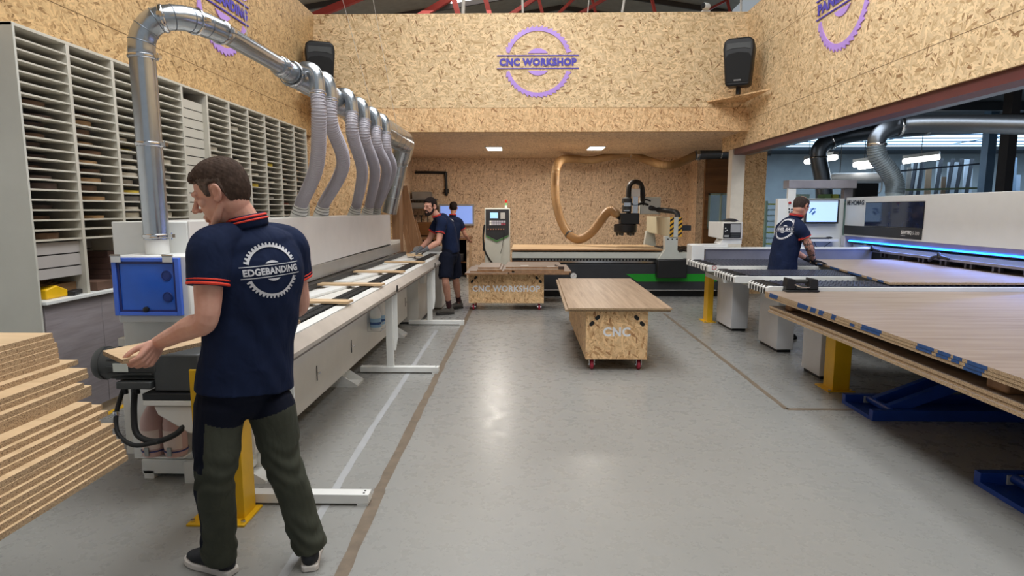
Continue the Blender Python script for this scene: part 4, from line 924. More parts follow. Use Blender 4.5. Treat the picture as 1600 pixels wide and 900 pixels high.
# panel being machined
lf, rt = cp(799, 393.5), cp(1040, 393.5); bk = pz(850, 381.5, zt + 0.02)
sheet(lf.x, rt.x, CNY + 0.03, 12.85, zt + 0.0305, 0.02, 'large pale sheet lying on the CNC router bed', None, 'ply_face', 'brown_board')
# brown dust hose and its pipe
DH = plain('brown_hose', (190, 154, 108), 0.5, var=0.08, alpha=0.8)
dh = thing('dust_hose', 'translucent brown dust hose looping from the ceiling to the CNC router head', 'hose', pyy(867, 290, 12.9))
pth = [(1090, 241, 13.6), (1062, 254, 13.5), (1038, 258, 13.4), (1010, 250, 14.3), (985, 241, 14.3), (955, 244, 14.3), (925, 250, 14.3), (895, 248, 14.3), (877, 250, 13.7), (869, 264, 12.9), (867, 292, 12.9), (870, 322, 12.8), (877, 346, 12.7), (889, 366, 12.5), (904, 374, 12.4), (921, 366, 12.3), (935, 350, 12.25), (946, 335, 12.2), (955, 329, 12.15), (963, 334, 12.1)]
pp = [pyy(*q) for q in pth]
mb = MB().limb(pp, [0.085] * len(pp), 16, steps=8); build('hose_body', mb, DH, dh, smooth=60)
src = MB(); src.limb(pp, [0.1] * len(pp), 4, steps=8); nn = len(src.v) // 4; cen = [sum((src.v[i * 4 + j] for j in range(4)), V()) / 4 for i in range(nn)][3:-3]
mb = MB()
for p, q in zip(cen[:-1], cen[1:]):
    for u in (0.25, 0.75): mb.ring(p.lerp(q, u), 0.086, 0.005, q - p, 14, 5)
build('hose_ribs', mb, plain('hose_brown_rib', (168, 130, 84), 0.45), dh, kind='stuff')
c = pyy(889, 366, 12.5); mb = MB().ring(c, 0.088, 0.01, pp[14] - pp[12], 20, 6, 0.02); build('hose_clip', mb, DGREY, dh)
for px, py, y in ((877, 250, 13.7), (985, 241, 14.3)):
    c = pyy(px, py, y); mb = MB().ring(c, 0.088, 0.006, (1, 0, 0), 20, 6); mb.tube([c + V((0, 0, 0.08)), V((c.x, c.y, 2.869))], 0.004, 6); build('hose_hanger', mb, CHROME, dh)
gp_ = thing('ceiling_duct', 'short grey galvanised duct under the back room ceiling at the dust hose end', 'duct', pyy(1110, 240, 13.6))
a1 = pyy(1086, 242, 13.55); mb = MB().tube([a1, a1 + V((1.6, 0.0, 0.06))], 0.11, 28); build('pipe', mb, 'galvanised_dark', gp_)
mb = MB(); mb.ring(a1 + V((0.55, 0, 0.02)), 0.115, 0.012, (1, 0, 0), 28, 6); mb.ring(a1 + V((0.05, 0, 0)), 0.115, 0.012, (1, 0, 0), 28, 6, 0.04); build('joint_ring', mb, CHROME, gp_)
# control cabinet
CY = 13.6
def kp(px, py): return pyy(px, py, CY)
a1, a2 = kp(757.5, 402), kp(796.5, 325)
cc_ = thing('control_cabinet', 'black and white CNC control cabinet with screen and signal light', 'cabinet', ((a1.x + a2.x) / 2, CY + 0.2, 0))
build('housing', MB().box(a1.x, a2.x, CY, CY + 0.45, 0.0, a2.z), PALEG, cc_, 0.01)
b1, b2, b3, b4, b5 = kp(759, 327), kp(795, 327), kp(795, 367), kp(776, 375.5), kp(759, 367)
pk = build('black_panel', MB().prism([(b1.x, b1.z), (b5.x, b5.z), (b4.x, b4.z), (b3.x, b3.z), (b2.x, b2.z)], 'y', CY - 0.012, CY - 0.001), ANTH, cc_)
mb = MB(); mb.bar((b5.x, CY - 0.008, b5.z - 0.02), (b4.x, CY - 0.008, b4.z - 0.025), 0.012, 0.022, up=(0, 1, 0)); mb.bar((b4.x, CY - 0.008, b4.z - 0.025), (b3.x, CY - 0.008, b3.z - 0.02), 0.012, 0.022, up=(0, 1, 0)); build('green_chevron', mb, GREEN, cc_)
s1, s2 = kp(766, 341), kp(778, 332); build('screen', MB().box(s1.x, s2.x, CY - 0.018, CY - 0.013, s1.z, s2.z), plain('screen_small', (150, 196, 226), 0.3, emit=0.7, var=0.1), pk)
s1, s2 = kp(782, 342), kp(789, 332); build('keypad', MB().box(s1.x, s2.x, CY - 0.018, CY - 0.013, s1.z, s2.z), plain('keypad_grey', (170, 172, 170), 0.5, var=0.2, scale=60), pk)
s1 = kp(764, 349); s2 = kp(789, 349); c = kp(776.5, 348.5)
KEYG = plain('key_grey', (172, 172, 184), 0.5)
for r_ in range(2):
    for q in range(7):
        kx = c.x - 0.165 + q * 0.052; kz = c.z + 0.032 - r_ * 0.058
        build('key', MB().box(kx, kx + 0.044, CY - 0.02, CY - 0.0125, kz - 0.022, kz + 0.022), plain('key_red', (150, 70, 84), 0.5) if (q == 6 and r_) or (q == 5 and r_) else WHITE if q == 0 else KEYG, pk)
mb = MB()
for q in range(7): e = kp(763 + q * 4, 358); mb.lathe([(0.014, 0), (0.014, 0.015)], (e.x, CY - 0.0125, e.z), (0, -1, 0), 10)
build('button_row', mb, plain('copper_buttons', (170, 120, 96), 0.4), pk)
sg = kp(790.5, 325); sb = build('signal_light', MB().lathe([(0.03, sg.z), (0.03, sg.z + 0.06)], (sg.x, CY + 0.1, 0), n=16), WHITE, cc_)
build('green_lens', MB().lathe([(0.028, sg.z + 0.061), (0.028, sg.z + 0.11)], (sg.x, CY + 0.1, 0), n=16), plain('lens_green', (120, 190, 120), 0.3), sb); build('red_lens', MB().lathe([(0.028, sg.z + 0.111), (0.028, sg.z + 0.17), (0.01, sg.z + 0.18)], (sg.x, CY + 0.1, 0), n=16), plain('lens_red', (200, 50, 40), 0.3), sb)
mb = MB(); mb.limb([kp(757, 352), kp(755, 370), kp(757, 390), kp(764, 404), kp(770, 412)], [0.02] * 5, 8); mb.limb([kp(788, 362) + V((0, -0.03, 0)), kp(785, 385) + V((0, -0.05, 0)), kp(782, 396) + V((0, -0.05, 0))], [0.006] * 3, 6); build('control_cable', mb, RUBBER, cc_)
a1, a2 = kp(754.5, 392), kp(757, 380); build('side_socket', MB().box(a1.x, a2.x, CY + 0.02, CY + 0.2, a1.z, a2.z), DGREY, cc_)
# screen on the back wall, bench below, rack with tools
a1, a2 = pyy(686, 352.5, 15.2), pyy(740.5, 319.5, 15.2)
mo = thing('wall_monitor', 'large pale blue monitor on the chipboard back wall', 'monitor', ((a1.x + a2.x) / 2, 15.2, a1.z))
build('bezel', MB().box(a1.x, a2.x, 15.2, 15.26, a1.z, a2.z), plain('bezel_silver', (170, 172, 180), 0.4), mo, 0.006)
build('screen', MB().box(a1.x + 0.04, a2.x - 0.04, 15.195, 15.199, a1.z + 0.05, a2.z - 0.04), plain('screen_blue', (132, 160, 232), 0.25, emit=0.75, var=0.04, scale=1.5), mo)
build('wall_bracket', MB().box(a1.x + 0.3, a2.x - 0.3, 15.261, 15.2995, a1.z + 0.1, a2.z - 0.1), BLACK, mo)
wbn = thing('workbench', 'dark wooden workbench against the chipboard back wall under the monitor', 'bench', (-2.0, 14.8, 0))
build('bench_top', MB().box(-2.75, -1.30, 14.35, 15.25, 0.90, 0.95), 'plank_brown', wbn, 0.004)
for x in (-2.72, -2.0, -1.38): build('bench_leg', MB().box(x, x + 0.06, 14.38, 15.2, 0, 0.899), 'osb_back', wbn)
build('back_board', MB().box(-2.655, -1.385, 15.15, 15.2, 0, 0.89), plain('dark_board', (44, 34, 30), 0.8), wbn)
build('lower_shelf', MB().box(-2.655, -1.385, 14.4, 15.14, 0.35, 0.38), 'brown_board', wbn)
for i, (x, w_, h_) in enumerate(((-2.5, 0.3, 0.22), (-2.05 + 0.12, 0.22, 0.3), (-1.66, 0.2, 0.18))):
    tag(build('crate', MB().box(x, x + w_, 14.42, 14.8, 0.3805, 0.38 + h_), plain('crate_dark', (50, 46, 44), 0.6, var=0.2), bevel=0.01), 'dark crate on the workbench shelf, %s from the left' % ORD[i], 'crate', 'crates under the workbench')
rk = thing('wall_rack', 'grey wall rack with two shelves in the back left corner', 'rack', (-2.4, 15.1, 1.6))
a1, a2 = pyy(640, 326, 15.1), pyy(682, 300, 15.1)
a1.x = max(a1.x, -2.79)
mb = MB()
build('shelf', MB().box(a1.x, a2.x, 14.85, 15.29, a1.z, a1.z + 0.03), plain('rack_grey', (110, 108, 106), 0.6), rk); build('shelf', MB().box(a1.x, a2.x, 14.85, 15.29, (a1.z + a2.z) / 2, (a1.z + a2.z) / 2 + 0.03), plain('rack_grey', (110, 108, 106), 0.6), rk)
build('rack_box', MB().box(a1.x + 0.03, a2.x - 0.06, 14.9, 15.2, a1.z + 0.031, a1.z + 0.14), plain('box_grey', (140, 136, 130), 0.6), rk); build('rack_box', MB().box(a1.x + 0.05, a2.x - 0.12, 14.9, 15.2, (a1.z + a2.z) / 2 + 0.031, a2.z), plain('box_grey', (140, 136, 130), 0.6), rk)
tb = thing('tool_shelf', 'brown tool shelf below the grey wall rack', 'shelf', (-2.4, 15.2, 1.0))
a1, a2 = pyy(641, 380, 15.15), pyy(684, 352, 15.15); a1.x = max(a1.x, -2.79); a1.z = max(a1.z, 0.98)
build('shelf_box', MB().box(a1.x, a2.x, 15.0, 15.29, a1.z, a1.z + 0.32), 'brown_board', tb, 0.004)
for k, px in enumerate((648, 658, 668, 678)):
    c = pyy(px, 349, 15.05); t = thing('clamp', 'dark clamp standing on the brown tool shelf, %s from the left' % ORD[k], 'clamp', (c.x, 15.1, a1.z + 0.3205), 0, 'clamps on the tool shelf'); ident(t)
    build('stem', MB().box(-0.012, 0.012, -0.012, 0.012, 0, 0.14), BLACK, t); build('jaw', MB().box(-0.06 + 0.01 * k, 0.06 - 0.02 * k, -0.015, 0.015, 0.1405, 0.17), BLACK, t)
mb = MB(); mb.limb([pyy(650, 269.5, 15.25), pyy(672, 269.5, 15.25), pyy(696, 270, 15.25)], [0.035] * 3, 12); mb.limb([pyy(696, 270, 15.25), pyy(697, 285, 15.25), pyy(697.5, 304, 15.25)], [0.035] * 3, 12); c = pyy(697.5, 298, 15.25); mb.lathe([(0.06, -0.06), (0.06, 0.04)], c, (0, 0, 1), 12); mb.bar(c + V((-0.1, 0, -0.05)), c + V((0.05, 0, -0.05)), 0.03, 0.03)
tag(build('wall_pipe', mb, BLACK), 'black bent pipe on the chipboard back wall in the left corner', 'pipe')
# leaning boards at the opening's left edge
for i, (pts_, y, th_, lab) in enumerate(((((617, 292), (636, 290), (674, 470), (655, 470)), 10.75, 0.03, 'tall brown board leaning beside the opening left of the worker'), (((640, 345), (650, 343), (684, 468), (668, 468)), 11.0, 0.03, 'shorter brown board leaning right of the tall board'), (((628, 352), (634, 350), (662, 472), (652, 472)), 10.5, 0.02, 'narrow short board leaning in front of the tall board'))):
    q = [pyy(px, py, y) for px, py in pts_]; q[2].z = q[3].z = 0.002
    tag(build('leaning_board', MB().prism([(p.x, p.z) for p in q], 'y', y, y + th_), 'plank_brown', smooth=False), lab, 'board', 'leaning boards')
# ceiling lights and dangling wire
for i, (q0, q1, lab) in enumerate((((764, 229.5), (790, 242.5), 'left square light panel in the back room ceiling'), ((906, 229), (938, 241.5), 'right square light panel in the back room ceiling'))):
    p0, p1 = pz(q0[0], q0[1], 2.86), pz(q1[0], q1[1], 2.86); y0, y1 = p1.y, p0.y
    xa, xb = (pz(765, 242, 2.86).x, pz(790, 242, 2.86).x) if i == 0 else (pz(906, 241, 2.86).x, pz(934, 241, 2.86).x)
    y0, y1 = min(p0.y, p1.y), max(p0.y, p1.y); y1 = min(y1, y0 + 0.62); xc = (xa + xb) / 2
    t = thing('ceiling_light', lab, 'light', (xc, (y0 + y1) / 2, 2.85), 0, 'light panels in the back room')
    build('frame', MB().box(xc - 0.17, xc + 0.17, y0, y1, 2.85, 2.8698), WHITE, t, 0.002)
    build('diffuser', MB().box(xc - 0.15, xc + 0.15, y0 + 0.02, y1 - 0.02, 2.846, 2.8498), plain('diffuser', (255, 250, 240), 0.5, emit=9.0, var=0.0), t)
    l = area('light_panel_glow', (xc, (y0 + y1) / 2, 2.835), 0.3, y1 - y0, 42, (1.0, 0.92, 0.82))
# ------------------------------------------------------------ panel saw on the right
ps = thing('panel_saw', 'long white panel saw with blue light strip under the right-hand opening', 'machine', (5.0, 7.0, 0))
PX = 5.0
PAN = plain('saw_panel', (226, 228, 226), 0.42, var=0.02)
yl = pxx(1319, 360, PX).y
build('front_panel', MB().box(PX, PX + 0.05, 2.2, yl, 1.20, 1.79), PAN, ps, 0.004)
build('machine_body', MB().box(PX + 0.0505, PX + 1.3, 2.2, yl - 0.02, 1.20, 1.77), PAN, ps, 0.01)
build('machine_base', MB().box(PX + 0.35, PX + 1.3, 2.2, yl - 0.02, 0.02, 1.199), ANTH, ps)
q = [pxx(1354, 319, PX), pxx(1445, 318, PX), pxx(1442, 355.5, PX), pxx(1352, 351.5, PX)]
wz0, wz1 = 1.375, 1.70; wy0, wy1 = q[1].y, q[0].y
fw = build('window_frame', MB().box(PX - 0.006, PX - 0.0005, wy0 - 0.01, wy1 + 0.01, wz0 - 0.01, wz1 + 0.01), BLACK, ps)
build('viewing_window', MB().box(PX - 0.009, PX - 0.0062, wy0, wy1, wz0, wz1), plain('dark_blue_glass', (24, 34, 62), 0.08, var=0.5, scale=9), fw, label='dark blue viewing window')
build('black_band', MB().box(PX - 0.006, PX - 0.0005, pxx(1441, 364, PX).y, yl, 1.225, 1.362), BLACK, ps)
c = pxx(1337, 316, PX)
def saw_text(txt, size, cy_, cz, mat, wd, bold): return build('lettering', text_mb(txt, size, lambda u, v, t: (PX - 0.0068 - t, cy_ - u, cz + v), bold=bold, width=wd), mat, ps, smooth=False)
hy0, hy1 = pxx(1331, 316, PX).y, pxx(1351, 316, PX).y; hz_ = pxx(1341, 316.6, PX).z; saw_text('HOMAG', 0.098, (hy0 + hy1) / 2, hz_, BLACK, hy0 - hy1, 0.003)
mb = MB(); ly0, ly1 = pxx(1324.3, 316, PX).y, pxx(1329.3, 316, PX).y; lw_ = ly0 - ly1; z0, z1 = hz_ - 0.035, hz_ + 0.035
mb.box(PX - 0.004, PX - 0.0005, ly0 - lw_ * 0.2, ly0, z0, z1); mb.box(PX - 0.004, PX - 0.0005, ly0 - lw_ * 0.62, ly0 - lw_ * 0.42, z0, z1); mb.box(PX - 0.004, PX - 0.0005, ly0 - lw_ * 0.42, ly0 - lw_ * 0.2, hz_ - 0.008, hz_ + 0.008)
for zz in (z0, hz_ - 0.008, z1 - 0.016): mb.box(PX - 0.004, PX - 0.0005, ly1, ly0 - lw_ * 0.62, zz, zz + 0.016)
build('logo_mark', mb, BLACK, ps)
for tx_, p0_, p1_, pz_, sz_, bd_ in (('SAWTEQ', 1408.5, 1425, 363.6, 0.062, 0.003), ('S-300', 1426.5, 1437, 364.6, 0.06, 0.0), ('profiLine', 1408, 1415, 368.0, 0.024, 0.0)):
    ya, yb_ = pxx(p0_, pz_, PX).y, pxx(p1_, pz_, PX).y; saw_text(tx_, sz_, (ya + yb_) / 2, pxx((p0_ + p1_) / 2, pz_, PX).z, WHITE, ya - yb_, bd_)
BLU_L = plain('blue_led', (40, 150, 255), 0.4, emit=5.0, var=0.0)
ld = build('light_housing', MB().prism([(PX + 0.0, 1.199), (PX + 0.10, 1.199), (PX + 0.10, 1.10), (PX + 0.03, 1.12)], 'y', 2.2, yl - 0.03), plain('housing_lilac', (150, 150, 200), 0.3, metal=0.4), ps)
build('led_strip', MB().box(PX + 0.012, PX + 0.028, 2.3, yl - 0.12, 1.118, 1.135), BLU_L, ld)
area('saw_blue_strip', (PX + 0.02, 5.9, 1.10), 0.05, 6.8, 20, (0.20, 0.32, 1.0), (0, R(38), 0))
build('left_flange', MB().box(PX + 0.0, PX + 0.3, yl - 0.03, yl + 0.08, 0.86, 1.2), plain('flange_paint', (206, 206, 216), 0.35), ps, 0.006)
build('pressure_beam', MB().box(PX + 0.10, PX + 0.22, 2.2, yl - 0.1, 1.02, 1.075), CREAM, ps, 0.004)
build('pressure_lip', MB().box(PX + 0.02, PX + 0.0995, 2.2, yl - 0.2, 0.995, 1.028), plain('lip_steel', (150, 146, 146), 0.35, metal=0.6), ps, 0.003)
mb = MB(); y = 2.4
while y < yl - 0.3: mb.box(PX + 0.10, PX + 0.14, y, y + 0.03, 0.93, 0.99); mb.box(PX + 0.10, PX + 0.14, y + 0.09, y + 0.12, 0.93, 0.99); y += 0.42
build('clamp_fingers', mb, plain('finger_grey', (120, 118, 124), 0.4, metal=0.5), ps, kind='stuff')
for py_ in (pxx(1470, 399, PX).y, pxx(1365, 388, PX).y):
    mb = MB(); mb.limb([(PX - 0.01, py_ + 0.18, 0.985), (PX - 0.02, py_ + 0.1, 1.03), (PX - 0.02, py_, 1.045), (PX - 0.02, py_ - 0.16, 1.03)], [0.02] * 4, 8); mb.limb([(PX - 0.02, py_, 1.03), (PX - 0.02, py_ + 0.01, 1.075)], [0.024, 0.02], 8); build('clamp_lever', mb, BLACK, ps)
# tables with ball rollers
def table(x0, y0, y1, z, nroll, label):
    tb = build('air_table', MB().prism([(x0 - 0.006, z - 0.085), (x0 - 0.006, z - 0.02), (x0 + 0.015, z - 0.008), (x0 + 0.14, z - 0.008), (x0 + 0.145, z - 0.012), (5.3, z - 0.012), (5.3, z - 0.11), (x0 + 0.5, z - 0.11)], 'y', y0, y1), WHITE, ps, 0.004)
    mb = MB(); mb.box(x0 + 0.05, 5.3, y0 + 0.02, y1 - 0.02, z - 0.0118, z - 0.006); build('brush_bed', mb, plain('brush_blue_black', (30, 34, 52), 0.35, var=0.3, scale=30), tb)
    mb = MB(); x = x0 + 0.2
    while x < 4.6:
        y = y0 + 0.05
        while y < y1 - 0.04: mb.lathe([(0.010, -0.0058), (0.008, 0.0)], (x, y, z), n=5); y += 0.05
        x += 0.055
    build('air_nozzles', mb, plain('nozzle_grey', (72, 74, 84), 0.35, metal=0.3), tb, kind='stuff')
    for k in range(nroll):
        y = y0 + 0.03 + (y1 - y0 - 0.06) * (k + 0.5) / nroll
        pts = [(x0 - 0.008, z - 0.085), (x0 - 0.012, z - 0.05), (x0 + 0.0, z - 0.012), (x0 + 0.03, z + 0.006), (x0 + 0.13, z + 0.006), (x0 + 0.13, z - 0.0115), (x0 + 0.02, z - 0.0115), (x0 + 0.0, z - 0.085)]
        rr = build('end_roller', MB().prism(pts, 'y', y - 0.019, y + 0.019), BLACK, tb, 0.003)
    return tb
p1a, p1b = pz(1083, 405, 0.9), pz(1110, 414, 0.9); p2a, p2b = pz(1131, 420, 0.9), pz(1161, 430, 0.9); p3a, p3b = pz(1190, 437, 0.9), pz(1226, 448, 0.9)
t1 = table(2.36, p1b.y, p1a.y + 0.1, 0.9, 7, ''); t2 = table(2.28, p2b.y, p2a.y, 0.9, 7, ''); t3 = table(2.27, max(p3b.y, 5.67), p3a.y, 0.9, 6, '')
mb = MB().lathe([(0.032, 0), (0.032, 0.003)], pyy(1116, 418.5, p1b.y - 0.0005), (0, -1, 0), 24); st = build('warning_sticker', mb, WHITE, t1)
mb = MB().ring(pyy(1116, 418.5, p1b.y - 0.004), 0.026, 0.004, (0, 1, 0), 24, 6, 0.001); c = pyy(1116, 418.5, p1b.y - 0.004); mb.bar(c + V((-0.018, 0, 0.018)), c + V((0.018, 0, -0.018)), 0.002, 0.008, up=(0, 1, 0)); build('prohibition_ring', mb, REDP, st)
# table-end frame and supports
build('table_bracket', MB().prism([(2.45, 0.79), (3.2, 0.79), (3.2, 0.66), (2.95, 0.66)], 'y', p1b.y + 0.1, p1b.y + 0.6), PALEG, ps)
build('table_bracket', MB().prism([(2.45, 0.79), (3.2, 0.79), (3.2, 0.70), (2.8, 0.70)], 'y', p2b.y + 0.1, p2b.y + 0.4), PALEG, ps)
mb = MB().box(2.60, 3.0, 5.68, 9.0, 0.72, 0.789); build('cross_beam', mb, PALEG, ps, 0.004)
build('beam_plate', MB().box(2.58, 3.02, 7.9, 8.7, 0.66, 0.7195), WHITE, ps, 0.003)
PLV = plain('pedestal_white', (214, 214, 216), 0.4, var=0.03)
for x0, x1, y0, y1 in ((2.74, 2.96, 8.0, 8.62), (2.84, 3.03, 6.78, 7.32), (2.79, 3.02, 5.665, 6.04)):
    pd_ = build('pedestal', MB().box(x0, x1, y0, y1, 0.035, 0.719), PLV, ps, 0.006); build('pedestal_foot', MB().box(x0 + 0.02, x1 - 0.02, y0 + 0.02, y1 - 0.02, 0, 0.0348), BLACK, pd_)
# angular fence at the far edge of the first table
fy = p1a.y + 0.12
build('guide_fence', MB().box(2.62, 5.0, fy, fy + 0.1, 0.86, 1.035), plain('fence_alu', (132, 132, 142), 0.35, metal=0.3, var=0.15, scale=3), ps)
build('fence_top', MB().box(2.45, 5.0, fy - 0.02, fy + 0.16, 1.0355, 1.06), WHITE, ps, 0.003)
build('fence_end_block', MB().box(2.38, 2.56, fy - 0.15, fy + 0.12, 0.80, 1.10), WHITE, ps, 0.006)
build('fence_end_arm', MB().box(2.40, 2.95, fy + 0.02, fy + 0.14, 1.062, 1.11), WHITE, ps, 0.006)
# label printer
LPY = 8.95 if fy < 8.95 else fy + 0.0
LPY = fy + 0.02
a1, a2 = pyy(1129, 374, LPY), pyy(1161, 347, LPY)
lp = thing('label_printer', 'white label printer with black control face on the saw fence', 'printer', ((a1.x + a2.x) / 2, LPY + 0.15, 1.11))
mb = MB(); xl = pyy(1107, 360, LPY + 0.3).x
mb.add([(a1.x, LPY, a1.z), (a2.x, LPY, a1.z), (a2.x + 0.04, LPY + 0.34, a1.z + 0.03), (xl, LPY + 0.32, a1.z + 0.03), (a1.x, LPY, a2.z), (a2.x, LPY, a2.z), (a2.x + 0.04, LPY + 0.34, a2.z), (xl, LPY + 0.32, a2.z)], [(0, 3, 2, 1), (4, 5, 6, 7), (0, 1, 5, 4), (1, 2, 6, 5), (2, 3, 7, 6), (3, 0, 4, 7)])
build('housing', mb, CREAM, lp, 0.008)
w_ = a2.x - a1.x
pn = build('control_face', MB().box(a1.x + 0.005, a1.x + w_ * 0.9, LPY - 0.008, LPY - 0.0005, a1.z + 0.02, a2.z - 0.02), BLACK, lp, 0.002)
build('cover_window', MB().box(a1.x + w_ * 0.38, a1.x + w_ * 0.87, LPY - 0.011, LPY - 0.0082, a1.z + 0.1, a2.z - 0.03), plain('grey_cover', (168, 168, 166), 0.3), pn)
mb = MB(); mb.box(a1.x + w_ * 0.40, a1.x + w_ * 0.84, LPY - 0.018, LPY - 0.0082, a1.z + 0.06, a1.z + 0.085); mb.box(a1.x + w_ * 0.40, a1.x + w_ * 0.84, LPY - 0.018, LPY - 0.0082, a1.z + 0.03, a1.z + 0.05); build('paper_slot', mb, DGREY, pn)
mb = MB()
for dx, dz in ((0.12, 0.16), (0.2, 0.13), (0.12, 0.12)): mb.lathe([(0.009, 0), (0.009, 0.003)], (a1.x + w_ * dx, LPY - 0.008, a1.z + dz), (0, -1, 0), 10)
build('buttons', mb, WHITE, pn)
build('plate', MB().box(a1.x + 0.02, a1.x + w_ * 0.3, LPY - 0.011, LPY - 0.0082, a1.z + 0.035, a1.z + 0.06), plain('plate_grey', (180, 180, 176), 0.5), pn)
build('stand', MB().prism([(a1.x - 0.03, 1.1105), (a2.x + 0.0, 1.1105), (a2.x + 0.0, a1.z + 0.002), (a1.x + 0.01, a1.z + 0.002)], 'y', LPY + 0.02, LPY + 0.3), WHITE, lp)
mb = MB(); c = pyy(1140, 346, LPY + 0.15); c.z = a2.z + 0.012; mb.limb([c + V((-0.12, 0, 0)), c + V((-0.03, 0.0, 0.015)), c + V((0.05, 0, 0.012)), c + V((0.14, 0.02, 0.0))], [0.008, 0.024, 0.026, 0.005], 10)
tag(build('hand_scanner', mb, BLACK), 'black hand scanner lying on top of the label printer', 'scanner')
# operator console behind the tables
CYY = 9.78
def kc(px, py, y=CYY): return pyy(px, py, y)
co = thing('operator_console', 'white saw operator console with big screen under a grey portal frame', 'console', (4.4, CYY + 0.2, 0))
a1, a2 = kc(1229, 400), kc(1318, 310)
build('console_panel', MB().box(a1.x, a2.x + 0.02, CYY, CYY + 0.5, 0.0, a2.z), PAN, co, 0.006)
a1, a2 = kc(1209.5, 400), kc(1230, 310.5); build('side_cabinet', MB().box(a1.x, a2.x - 0.002, CYY - 0.05, CYY + 0.06, 0.0, a2.z), WHITE, co, 0.006)
a1, a2 = kc(1229.5, 294), kc(1242.5, 282); b1 = kc(1229.5, 335)
ms = build('mast', MB().box(a1.x, a2.x, CYY - 0.06, CYY - 0.001, kc(1235, 390).z, a1.z - 0.005), WHITE, co, 0.004)
mb = MB()
for px, py, r in ((1233, 326.5, 0), (1237, 327, 0), (1233, 331, 0), (1237, 331, 0)): e = kc(px, py, CYY - 0.06); mb.lathe([(0.013, 0), (0.013, 0.01)], e, (0, -1, 0), 10)
build('push_buttons', mb, BLACK, ms); e = kc(1233.5, 317, CYY - 0.06); build('stop_button', MB().lathe([(0.02, 0), (0.022, 0.02), (0.01, 0.028)], e, (0, -1, 0), 14), REDP, ms)
FRM = plain('portal_grey', (150, 148, 156), 0.4)
a1, a2 = kc(1229.5, 294.5), kc(1336, 281.5); build('portal_top', MB().box(a1.x, a2.x, CYY - 0.07, CYY + 0.15, a1.z, a2.z), FRM, co, 0.006)
b1, b2 = kc(1321, 312), kc(1336, 294.6); build('portal_post', MB().box(b1.x, b2.x, CYY - 0.07 + 0.12, CYY + 0.15, b1.z, b2.z), FRM, co, 0.004)
m1, m2 = kc(1258, 349.5, CYY - 0.09), kc(1312.5, 311.5, CYY - 0.09)
mn = build('monitor', MB().box(m1.x, m2.x, CYY - 0.09, CYY - 0.03, m1.z, m2.z), BLACK, co, 0.004)
build('monitor_screen', MB().box(m1.x + 0.015, m2.x - 0.03, CYY - 0.094, CYY - 0.0905, m1.z + 0.03, m2.z - 0.015), plain('screen_pale_blue', (176, 208, 246), 0.25, emit=0.85, var=0.03, scale=2), mn)
build('screen_bar', MB().box(m1.x + 0.015, m2.x - 0.03, CYY - 0.0955, CYY - 0.0942, m2.z - 0.035, m2.z - 0.016), plain('screen_bar_grey', (150, 160, 176), 0.3, emit=0.4), mn)
mb = MB()
c = kc(1271, 330, CYY - 0.096); mb.bar(c + V((-0.06, 0, -0.03)), c + V((0.0, 0, 0.05)), 0.001, 0.02, up=(1, 0, 0.3)); mb.bar(c + V((-0.02, 0, -0.05)), c + V((0.03, 0, 0.0)), 0.001, 0.03); mb.bar(c + V((-0.05, 0, 0.03)), c + V((0.04, 0, 0.04)), 0.001, 0.012)
build('screen_diagram', mb, plain('diagram_blue', (70, 110, 170), 0.4, emit=0.3), mn)
build('monitor_mount', MB().box((m1.x + m2.x) / 2 - 0.1, (m1.x + m2.x) / 2 + 0.1, CYY - 0.0295, CYY - 0.0005, m1.z + 0.1, m2.z - 0.1), DGREY, mn)
k1, k2 = kc(1262, 377.5, CYY - 0.15), kc(1308, 373.5, CYY - 0.15)
kt = build('keyboard_tray', MB().box(k1.x, k2.x, CYY - 0.2, CYY - 0.0005, k1.z, k2.z), WHITE, co, 0.003)
build('keyboard', MB().box(k1.x + 0.05, k1.x + 0.32, CYY - 0.18, CYY - 0.04, k2.z + 0.0002, k2.z + 0.02), BLACK, kt, 0.003); build('mouse', MB().ell((k2.x - 0.1, CYY - 0.1, k2.z + 0.018), (0.045, 0.06, 0.018)), BLACK, kt)
mb = MB(); mb.limb([kc(1272, 378, CYY - 0.05), kc(1276, 386, CYY - 0.04), kc(1283, 390, CYY - 0.04), kc(1290, 384, CYY - 0.04), kc(1298, 378, CYY - 0.05)], [0.005] * 5, 6); build('keyboard_cable', mb, DGREY, kt)
# sheet being cut
c0 = pz(1390, 441, 0.93); c1 = pz(1258, 405, 0.93)
mb = MB(); ZS = 0.908
PTS = [(c0.x, c0.y), (5.35, c0.y), (5.35, c1.y), (c1.x, c1.y)]
mb.prism(PTS, 'z', ZS, ZS + 0.02); mb.m = [1, 1, 0, 0, 0, 0]
sw = tag(build('wood_sheet', mb, ['chip_edge', 'oak_panel'], smooth=False), 'oak-look sheet lying on the panel saw table in front of the blue light', 'panel')
BPAINT = plain('blue_paint_mark', (34, 72, 124), 0.6, var=0.2, scale=40)
mb = MB()
for f0, f1 in ((0.05, 0.10), (0.15, 0.2), (0.25, 0.40), (0.5, 0.62), (0.72, 0.8)):
    y1 = c0.y + (c1.y - c0.y) * f0; y2 = c0.y + (c1.y - c0.y) * f1; x1 = c0.x + (c1.x - c0.x) * f0; x2 = c0.x + (c1.x - c0.x) * f1
    mb.add([(x1 - 0.001, y1, ZS), (x2 - 0.001, y2, ZS), (x2 - 0.001, y2, ZS + 0.0195), (x1 - 0.001, y1, ZS + 0.0195), (x1, y1, ZS), (x2, y2, ZS), (x2, y2, ZS + 0.0195), (x1, y1, ZS + 0.0195)], [(0, 1, 2, 3), (4, 5, 6, 7), (0, 1, 5, 4), (2, 3, 7, 6), (0, 3, 7, 4), (1, 2, 6, 5)])
build('blue_paint_marks', mb, BPAINT, sw, smooth=False, kind='stuff')
